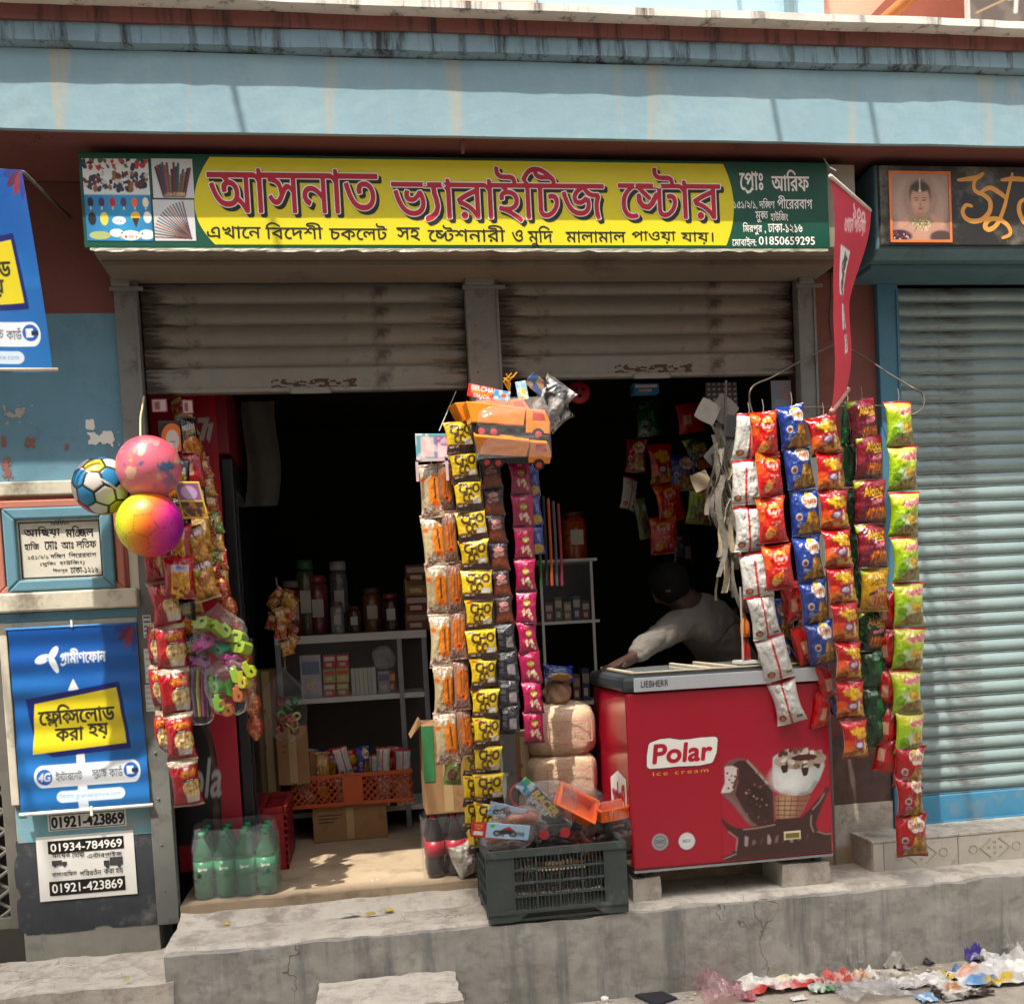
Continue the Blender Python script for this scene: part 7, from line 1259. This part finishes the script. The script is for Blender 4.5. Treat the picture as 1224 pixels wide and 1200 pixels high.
# hanging clear bag with rings, candies
T = thing('ring_bag', 'clear bag of green and red plastic rings hanging inside the shop', 'bag', P(341, 885, .8))
for k in range(16):
    c0 = P(330 + g.uniform(0, 24), 838 + g.uniform(0, 36), .8 + g.uniform(-.04, .04)); r = .02; M = Matrix.Translation(Vector(c0)) @ Euler((g.uniform(0, 3), g.uniform(0, 3), 0)).to_matrix().to_4x4(); b = MB(); b.tube([M @ Vector((r * math.cos(t), r * math.sin(t), 0)) for t in np.arange(0, 6.4, .6)], .007, 6); b.build('ring', mat(('#3f8a3c', '#8a2a30', '#a8b46a', '#a85a5a')[k % 4], .35, key='ring_plastic'), T, smooth=True)
blob_bag(T, 341, 842, 22, 44, .8, FILM2, 81); MB().tube([P(341, 800, .8), P(336, 740, .8), P(330, 690, .8)], .004, 5).build('hanging_string', mat('#8a7a5a', .7, key='string3'), T)
T = thing('candy_net', 'bunch of red candies in netting hanging above the clear bag', 'bag', P(330, 780, .75))
for k in range(14): packet(T, 's0' if k % 2 else 's1', 322 + g.uniform(-6, 34), 715 + g.uniform(-10, 60), .75 + g.uniform(-.05, .05), 15, 20, g.uniform(-60, 60), g.uniform(-50, 50), .02)
# strips of torn plastic and papers at the freezer side
T = thing('plastic_strips', 'bunch of torn grey plastic strips hanging from the shutter guide', 'plastic strips', P(866, 745, -.02)); PL = [mat('#8a8276', .35, var=.3, scale=30, bump=.4, coat=.2, key='dusty_film'), mat('#6a655c', .35, var=.3, scale=30, bump=.4, coat=.2, key='grey_film'), mat('#a8997c', .5, var=.3, scale=30, key='tan_strip')]
for k in range(34):
    x0, y0 = 852 + g.uniform(-4, 28), 545 + g.uniform(-50, 60); ln = g.uniform(60, 160); w_ = g.uniform(.012, .035); x1 = 862 + g.uniform(-16, 26); yy = min(y0 + ln, 742); tw = g.uniform(-2, 2); d = g.uniform(-.08, .06)
    def fn(u, v): a = tw * v + k; p = P(x0 + (x1 - x0) * v + 5 * math.sin(v * 7 + k), y0 + (yy - y0) * v, d); return (p[0] + w_ * (u - .5) * math.cos(a), p[1] + w_ * (u - .5) * math.sin(a), p[2])
    MB().grid(fn, 3, 12).build('strip', PL[k % 3], T, smooth=True)
for k, (x, y, w_, r_, cl) in enumerate(((865, 490, 30, 40, '#8a8880'), (868, 545, 42, 45, '#8c8c8a'), (846, 492, 26, 30, '#a8a49a'), (838, 575, 22, -20, '#8a7a64'), (880, 510, 26, 10, '#5a5a5c'))):
    s = w_ / PPM(0.); M = Matrix.Translation(Vector(P(x, y, .03 - .01 * k))) @ Matrix.Rotation(math.radians(r_), 4, 'Y'); b = MB(); b.grid(lambda u, v: M @ Vector(((u - .5) * s, .01 * math.sin(u * 4 + v * 3), (v - .5) * s)), 6, 6); b.build('paper_leaf', mat(cl, .6, var=.15, scale=20, key='leaf_paper'), T, smooth=True)
MB().tube([P(868, 455, 0), P(866, 520, 0), P(868, 600, -.01)], .006, 6).build('cord', PL[1], T)
z = R(846, 455, 884, 492, .06); cv = Canvas(30, 30, '#241c20'); [cv.ell(.12 + .16 * i, .12 + .16 * j, .035, .035, '#8a8480') for i in range(6) for j in range(6)]
o = print_sheet('spotted_paper', cv, VPM, None, lambda u, v: (z[0] + u * (z[1] - z[0]), .09, z[2] + v * (z[3] - z[2])), .002); tag(o, 'black paper with white dots hanging under the shutter by the guide', 'paper')
z = R(922, 455, 946, 500, .02); o = print_sheet('wall_leaflet', Canvas(20, 30, '#5c6268').rect(.2, .1, .9, .5, '#6a7484').blotch('#8a5a50', 5, .6, 3, .7), VPM, None, lambda u, v: (z[0] + u * (z[1] - z[0]), .02, z[2] + v * (z[3] - z[2])), .002); tag(o, 'grey leaflet beside the shutter guide above the crisp strips', 'leaflet')
# little display box standing on the freezer lid
T = thing('display_box', 'narrow clear display box with small cola bottles on the freezer lid', 'display box', (P(893, 800, -.2)[0], -.2, fz2)); xd = P(891, 800, -.2)[0]
MB().box(xd - .03, xd + .05, -.25, -.12, fz2 + .018, fz2 + .03).build('base', WHM, T)
for x_ in (xd - .03, xd + .044): MB().box(x_, x_ + .006, -.25, -.244, fz2 + .031, fz2 + .36).build('post', mat('#a09a8a', .4, key='clear_post'), T)
for k in range(3): MB().lathe([(.02, 0), (.022, .02), (.02, .06), (.008, .085), (.008, .1)], (xd + .01, -.19, fz2 + .031 + k * .105), 12).build('bottle', [mat('#8a1c1c', .3, key='mini_red'), mat('#b8641c', .3, key='mini_orange'), mat('#3a1c1a', .3, key='mini_dark')][k], T, smooth=True)

# ================= the stooping man =================
def skinned(name, verts, edges, rads, m, parent, sub=2, folds=0.):
    me = bpy.data.meshes.new(name); off = worldloc(parent); me.from_pydata([tuple(Vector(v) - off) for v in verts], edges, []); me.materials.append(m); o = bpy.data.objects.new(name, me); link(o, parent)
    md = o.modifiers.new('skin', 'SKIN'); md.use_smooth_shade = True
    lay = me.skin_vertices[0].data if me.skin_vertices else None
    for i, r in enumerate(rads): lay[i].radius = (r, r) if not hasattr(r, '__len__') else r; lay[i].use_root = (i == 0)
    s = o.modifiers.new('sub', 'SUBSURF'); s.levels = sub; s.render_levels = sub
    if folds:
        s.levels = s.render_levels = 4; tx = bpy.data.textures.new('cloth_folds', 'MARBLE'); tx.noise_scale = .09; tx.turbulence = 9; d = o.modifiers.new('folds', 'DISPLACE'); d.texture = tx; d.strength = folds; d.texture_coords = 'LOCAL'
    return o
SK = mat('#3a251b', .55, var=.05, key='skin'); SH = mat('#625d57', .85, var=.08, scale=8, bump=.5, bscale=14, key='shirt_cloth'); TR = mat('#2c2c34', .85, var=.08, key='trouser_cloth')
T = thing('person', 'person in a pale grey shirt stooping over the freezer and reaching across the lid', 'person', (P(872, 900, .6)[0], .62, FLO))
hip = P(888, 850, .62); hip[2] = 1.22; wa = P(878, 800, .60); ch = P(851, 752, .53); sh = P(836, 728, .50); nk = P(820, 717, .46); hd = P(802, 706, .44); ht = P(790, 692, .42)
ls = P(818, 742, .42); le = P(778, 768, .30); lw_ = P(752, 789, .20); lh = P(738, 795, .15); rs = P(872, 748, .60); re_ = P(880, 790, .50); rw = P(862, 812, .42)
kn = lambda s: np.array([hip[0] + s * .1, .58, FLO + .5]); ft = lambda s: np.array([hip[0] + s * .11, .64, FLO + .06]); to = lambda s: np.array([hip[0] + s * .12, .50, FLO + .04]); hj = lambda s: np.array([hip[0] + s * .09, .62, 1.14])
vb = [hip, wa, ch, sh, nk, hd, ht, ls, le, lw_, lh, rs, re_, rw, hj(-1), kn(-1), ft(-1), to(-1), hj(1), kn(1), ft(1), to(1)]
eb = [(0, 1), (1, 2), (2, 3), (3, 4), (4, 5), (5, 6), (3, 7), (7, 8), (8, 9), (9, 10), (3, 11), (11, 12), (12, 13), (0, 14), (14, 15), (15, 16), (16, 17), (0, 18), (18, 19), (19, 20), (20, 21)]
rb = [.13, .125, .13, .1, .055, .088, .07, .055, .043, .03, .034, .055, .043, .03, .085, .06, .045, .035, .085, .06, .045, .035]
d1 = (lh - lw_) / np.linalg.norm(lh - lw_); side = np.array([d1[1], -d1[0], 0]); base = len(vb)
for k in range(5):
    s = (k - 2) * .019; L_ = (.055, .075, .082, .076, .06)[k]; r0 = lh + side * s + d1 * .02 if k else lh - d1 * .02 - side * .03
    p1, p2 = r0 + d1 * L_ * .55 + np.array([0, 0, .004]), r0 + d1 * L_ - np.array([0, 0, .012])
    if k == 0: p1 = r0 - side * .02 + d1 * .02; p2 = p1 + d1 * .03 - side * .008
    n0 = len(vb); vb += [r0, p1, p2]; eb += [(10, n0), (n0, n0 + 1), (n0 + 1, n0 + 2)]; rb += [.011, .0095, .0075]
fd = (hd - nk); fd = np.array([-.75, .35, -.55]); fd /= np.linalg.norm(fd); n0 = len(vb); vb += [hd + fd * .085 + np.array([0, 0, .005]), hd + fd * .1]; eb += [(5, n0), (n0, n0 + 1)]; rb += [.025, .012]
skinned('body', vb, eb, rb, SK, T)
skinned('shirt', [hip, wa, ch, sh, sh + (nk - sh) * .5, ls, le, lw_ + (le - lw_) * .12, rs, re_, rw + (re_ - rw) * .1], [(0, 1), (1, 2), (2, 3), (3, 4), (3, 5), (5, 6), (6, 7), (3, 8), (8, 9), (9, 10)], [.155, .15, .155, .125, .075, .085, .068, .052, .085, .065, .05], SH, T, folds=.012)
skinned('trousers', [hip, hj(-1), kn(-1), ft(-1), hj(1), kn(1), ft(1)], [(0, 1), (1, 2), (2, 3), (0, 4), (4, 5), (5, 6)], [.14, .1, .075, .06, .1, .075, .06], TR, T)
hm = Matrix.Translation(Vector(hd) + (Vector(ht) - Vector(hd)) * .35 - Vector(fd) * .02); b = MB(); b.lathe([(.003, -.085), (.06, -.08), (.095, -.03), (.102, .03), (.087, .078), (.05, .104), (.003, .112)], seg=18, M=hm @ Matrix.Rotation(-.5, 4, 'Y')); b.build('hair', mat('#0c0a0a', .8, spec=.1, var=.2, bump=.6, bscale=90, key='black_hair'), T, smooth=True)
for s in (-1, 1): sv = np.cross(fd, [0, 0, 1]); sv /= np.linalg.norm(sv); b = MB(); b.lathe([(.002, -.012), (.018, -.008), (.022, 0), (.016, .01), (.002, .012)], tuple(hd + sv * s * .09), 10); b.build('ear', SK, T, smooth=True)
# eyes on the lowered face
for s in (-1, 1): b = MB(); b.lathe([(.001, -.009), (.008, -.004), (.009, .003), (.001, .009)], tuple(hd + fd * .082 + sv * s * .032 + np.array([0, 0, .02])), 8); b.build('eye', mat('#2a2220', .2, key='eye'), T, smooth=True)
# ================= on the ground =================
z = P(460, 1168, -.46)[2]; xx = P(377, 1185, -.6)[0], P(548, 1175, -.6)[0]
o = MB().box(xx[0], xx[1], -.80, -.455, ST - .02, z).build('stepping_stone', CONC); uneven(o, .015, 7, 77, size=.04); tag(o, 'rough concrete block placed as a step in front of the shop', 'block')
def scrap(name, label, px, py, wpx, hpx, cv, m=None, up=.03, seed=0, rot=0., Z=None, group='litter on the street', thick=.0):
    """crumpled sheet of litter lying on the ground"""
    Z = ST + .006 if Z is None else Z; c0 = P(px, py, Z=Z); s = F / (c0[1] + 4.6); w_, d_ = wpx * 1.12 / s, hpx / s * 2.8; up *= .95; c, q = math.cos(rot), math.sin(rot)
    def fn(u, v):
        n1 = float(vnoise(np.array(u * 2.4 + seed), np.array(v * 2.4 + 3.), seed)); n2 = float(vnoise(np.array(u * 3 + 8.), np.array(v * 3 + seed), seed + 5)) - .5; a, e = (u - .5) * w_ * (1 + .3 * n2), (v - .5) * d_ * (1 + .4 * (n1 - .5))
        return (c0[0] + a * c - e * q, c0[1] + a * q + e * c, Z + up * max(0, n1 - .3) * 2.2 * min(1, 4 * min(u, 1 - u, v, 1 - v) + .35))
    fr = random.Random(seed); J = {}
    def crease(u, v):
        k = (round(u, 4), round(v, 4)); p = fn(u, v)
        if k not in J: J[k] = (fr.uniform(-1, 1), fr.uniform(-1, 1), fr.random() ** 2)
        j = J[k]; return (p[0] + j[0] * w_ * .025, p[1] + j[1] * d_ * .025, p[2] + j[2] * up * .55)
    if cv is None: o = MB().grid(crease, 15, 11).build(name, m)
    else:
        if cv.nx > 18: cv.a = cv.a[::max(1, cv.ny // 12), ::max(1, cv.nx // 16)]; cv.ny, cv.nx = cv.a.shape[:2]
        o = print_sheet(name, cv, m or VPR, None, crease)
    bm = bmesh.new(); bm.from_mesh(o.data); bmesh.ops.triangulate(bm, faces=bm.faces, quad_method='ALTERNATE'); bm.to_mesh(o.data); bm.free(); o.data.polygons.foreach_set('use_smooth', [False] * len(o.data.polygons))
    tag(o, label, 'litter', group); return o
CF = film('litter_film', tint=(.98, .97, .96), clear=.25, bump=.6); PF = film('pink_film', tint=(.95, .7, .74), clear=.3)
scrap('plastic_wrapper', 'crumpled pinkish clear wrapper on the street below the freezer', 862, 1188, 56, 24, None, PF, .07, 3)
scrap('plastic_bag', 'large milky plastic bag with red printed edge on the street', 928, 1175, 92, 22, Canvas(40, 28, '#c4c0b8').rect(0, 0, 1, .16, '#b8382e').rect(.5, .3, .9, .7, '#cfc6a8').blotch('#dcdad4', 5, .5, 3, .7), None, .05, 7, .05)
scrap('paper_scrap', 'small white paper scrap in front of the milky bag', 954, 1193, 18, 5, Canvas(8, 8, '#c9c6be'), None, .01, 9)
scrap('snack_wrapper', 'green and silver snack wrapper beside the milky bag', 980, 1180, 34, 14, Canvas(20, 16, '#a8aaa4').rect(0, 0, 1, .2, '#5a8a5a').blotch('#e0e0dc', 5, .5, 5, .8), None, .03, 11)
scrap('red_bag', 'crumpled red plastic bag on the heap of litter', 1005, 1176, 34, 12, Canvas(20, 16, '#b8584a').blotch('#cfa8a0', 5, .45, 4, .8), None, .05, 13)
scrap('plastic_bag', 'clear crumpled plastic bag in front of the red one', 1038, 1186, 80, 20, None, CF, .06, 17)
scrap('standing_bag', 'small clear bag standing upright against the step', 1018, 1158, 22, 10, None, CF, .16, 19)
scrap('paper_scrap', 'tan torn wrapper with orange corner by the step', 1050, 1166, 52, 10, Canvas(24, 14, '#9a9286').rect(0, 0, .2, .5, '#b8703a').blotch('#c8c2b4', 5, .5, 4, .6), None, .02, 23)
scrap('paper_scrap', 'yellow strip of wrapper lying by the step', 1088, 1168, 22, 4, Canvas(12, 6, '#b8983a'), None, .015, 29)
scrap('snack_wrapper', 'white and black wrapper with brown picture on the street', 1148, 1186, 62, 16, Canvas(40, 20, '#c2beb4').rect(0, 0, .14, 1, '#2a2420').rect(.85, 0, 1, 1, '#2a2420').rect(.14, 0, 1, .25, '#3a2c24').ell(.35, .5, .15, .2, '#a8703a').blotch('#e0dcd4', 5, .5, 5, .5), None, .03, 31, .08)
scrap('plastic_sheet', 'large white plastic sheet with coloured print on the street', 1190, 1170, 100, 20, Canvas(50, 30, '#cbc9c6').rect(0, 0, .4, .25, '#5a8ab8').rect(.25, .05, .6, .2, '#d0b43a').ell(.15, .5, .16, .2, '#c89a80').blotch('#e2e0dc', 4, .5, 6, .8), None, .06, 37)
scrap('blue_wrapper', 'purple and white crumpled wrapper against the step', 1168, 1146, 26, 8, Canvas(16, 12, '#4a3a8a').blotch('#c8c4d0', 6, .5, 5, .9), None, .07, 41)
scrap('plastic_bag', 'clear bag at the far end of the litter against the step', 1214, 1140, 40, 12, None, CF, .12, 43)
scrap('black_scrap', 'small black plastic scrap at the foot of the step', 1110, 1152, 12, 4, Canvas(6, 6, '#1c1c1e'), None, .03, 47)
scrap('blue_scrap', 'small blue wrapper corner at the street edge', 1108, 1194, 22, 8, Canvas(12, 8, '#6a94b8').blotch('#d8d8d4', 4, .5, 3, .8), None, .02, 53)
scrap('plastic_bag', 'flat clear wrapper under the white and black wrapper', 1075, 1178, 60, 12, None, CF, .03, 59)
scrap('white_sheet', 'thin white plastic sheet spread between the wrappers', 1100, 1174, 70, 12, Canvas(20, 14, '#bdbab4').blotch('#d8d6d2', 4, .5, 8, .8), None, .035, 83)
scrap('snack_wrapper', 'orange and white snack wrapper beside the red bag', 1032, 1170, 30, 9, Canvas(16, 12, '#b88a5a').blotch('#d8d4cc', 5, .42, 6, .9), None, .05, 85)
scrap('snack_wrapper', 'yellow and blue wrapper at the edge of the white sheet', 1140, 1168, 34, 9, Canvas(16, 12, '#c0a83a').rect(.5, 0, 1, 1, '#4a74a8').blotch('#d8d8d4', 5, .6, 6, .8), None, .04, 87)
scrap('paper_scrap', 'crumpled grey newspaper at the foot of the step', 1070, 1157, 26, 8, Canvas(12, 10, '#a8a49c').blotch('#7a7670', 6, .55, 4, .6), None, .06, 89)
scrap('paper_scrap', 'small pink wrapper scrap near the milky bag', 895, 1194, 16, 5, Canvas(8, 8, '#c07a80'), None, .03, 91)
scrap('plastic_bag', 'milky bag lying behind the coloured plastic sheet', 1200, 1155, 46, 12, Canvas(16, 12, '#c4c2be').blotch('#e2e2e0', 4, .5, 3, .8), None, .08, 93)
c0 = P(723, 1196, Z=ST); o = MB().lathe([(.016, 0), (.017, .014), (.012, .018), (.002, .018)], tuple(c0), 12).build('discarded_cap', LW, smooth=True); tag(o, 'white bottle cap lying at the foot of the step', 'bottle cap')
c0 = P(784, 1193, Z=ST); o = MB().box(-.06, .06, -.07, .07, .002, .012, 0, Matrix.Translation(Vector(c0)) @ Matrix.Rotation(.4, 4, 'Z')).build('black_case', mat('#26262c', .5, key='dark_case'), bevel=.005); tag(o, 'flat black plastic case on the street below the crate', 'case')
zt2 = TRD + .02
scrap('paper_scrap', 'white paper blob on the sill in front of the shop', 448, 1058, 9, 4, Canvas(6, 6, '#d8d6d2'), None, .03, 61, Z=TRD + .07, group='scraps on the step')
for k, (x, y, w_, cl, lb) in enumerate(((443, 1093, 12, '#a8922c', 'small yellow wrapper scrap on the worn step'), (465, 1089, 9, '#b8a83a', 'tiny yellow scrap near the crate on the step'), (418, 1094, 20, '#a8a6a0', 'flat grey scrap beside the yellow wrapper on the step'), (272, 1105, 6, '#b8a03a', 'tiny yellow scrap on the step below the soda bottles'))):
    scrap('step_scrap', lb, x, y, w_, 2.2, Canvas(6, 6, cl), None, .012, 67 + k, Z=zt2, group='scraps on the step')
for k, (x, y) in enumerate(((146, 1163), (152, 1171))): scrap('step_scrap', ('white crumb of paper on the lower step', 'yellow crumb of paper on the lower step')[k], x, y, 5, 2, Canvas(6, 6, ('#d0cec4', '#b8a83a')[k]), None, .012, 80 + k, Z=.205, group='scraps on the step')
# pebbles and grit along the foot of the step
b = MB(); g = random.Random(5)
for k in range(420):
    x, y = g.uniform(-1.5, 3.6), -.47 - abs(g.gauss(0, .12)); r = g.uniform(.003, .010); b.lathe([(r * .6, 0), (r, r * .5), (r * .5, r)], (x, y, ST), 5)
o = b.build('grit', CONC); o['kind'] = 'stuff'; o['label'] = 'grit and pebbles along the foot of the step'; o['category'] = 'grit'
# overhead cables across the street: their thin shadows fall on the canopy
for k, (x, dz) in enumerate(((-3.2, 0), (-1.6, .25), (.6, .1), (1.0, .3))):
    T = MB().tube([(x - .9 + t * 1.9, -6.5 + t * 6.48, 5.4 + dz + .9 * (2 * t - 1) ** 2 - .2 * t) for t in np.linspace(0, 1, 16)], .012, 6).build('overhead_cable', mat('#1c1c1e', .5, key='cable')); tag(T, ('black cable hanging lowest over the street end of the blue banner', 'black cable strung over the street above the yellow sign', 'black cable strung over the street above the freezer', 'highest black cable strung over the street above the red banner')[k], 'cable', 'overhead cables')
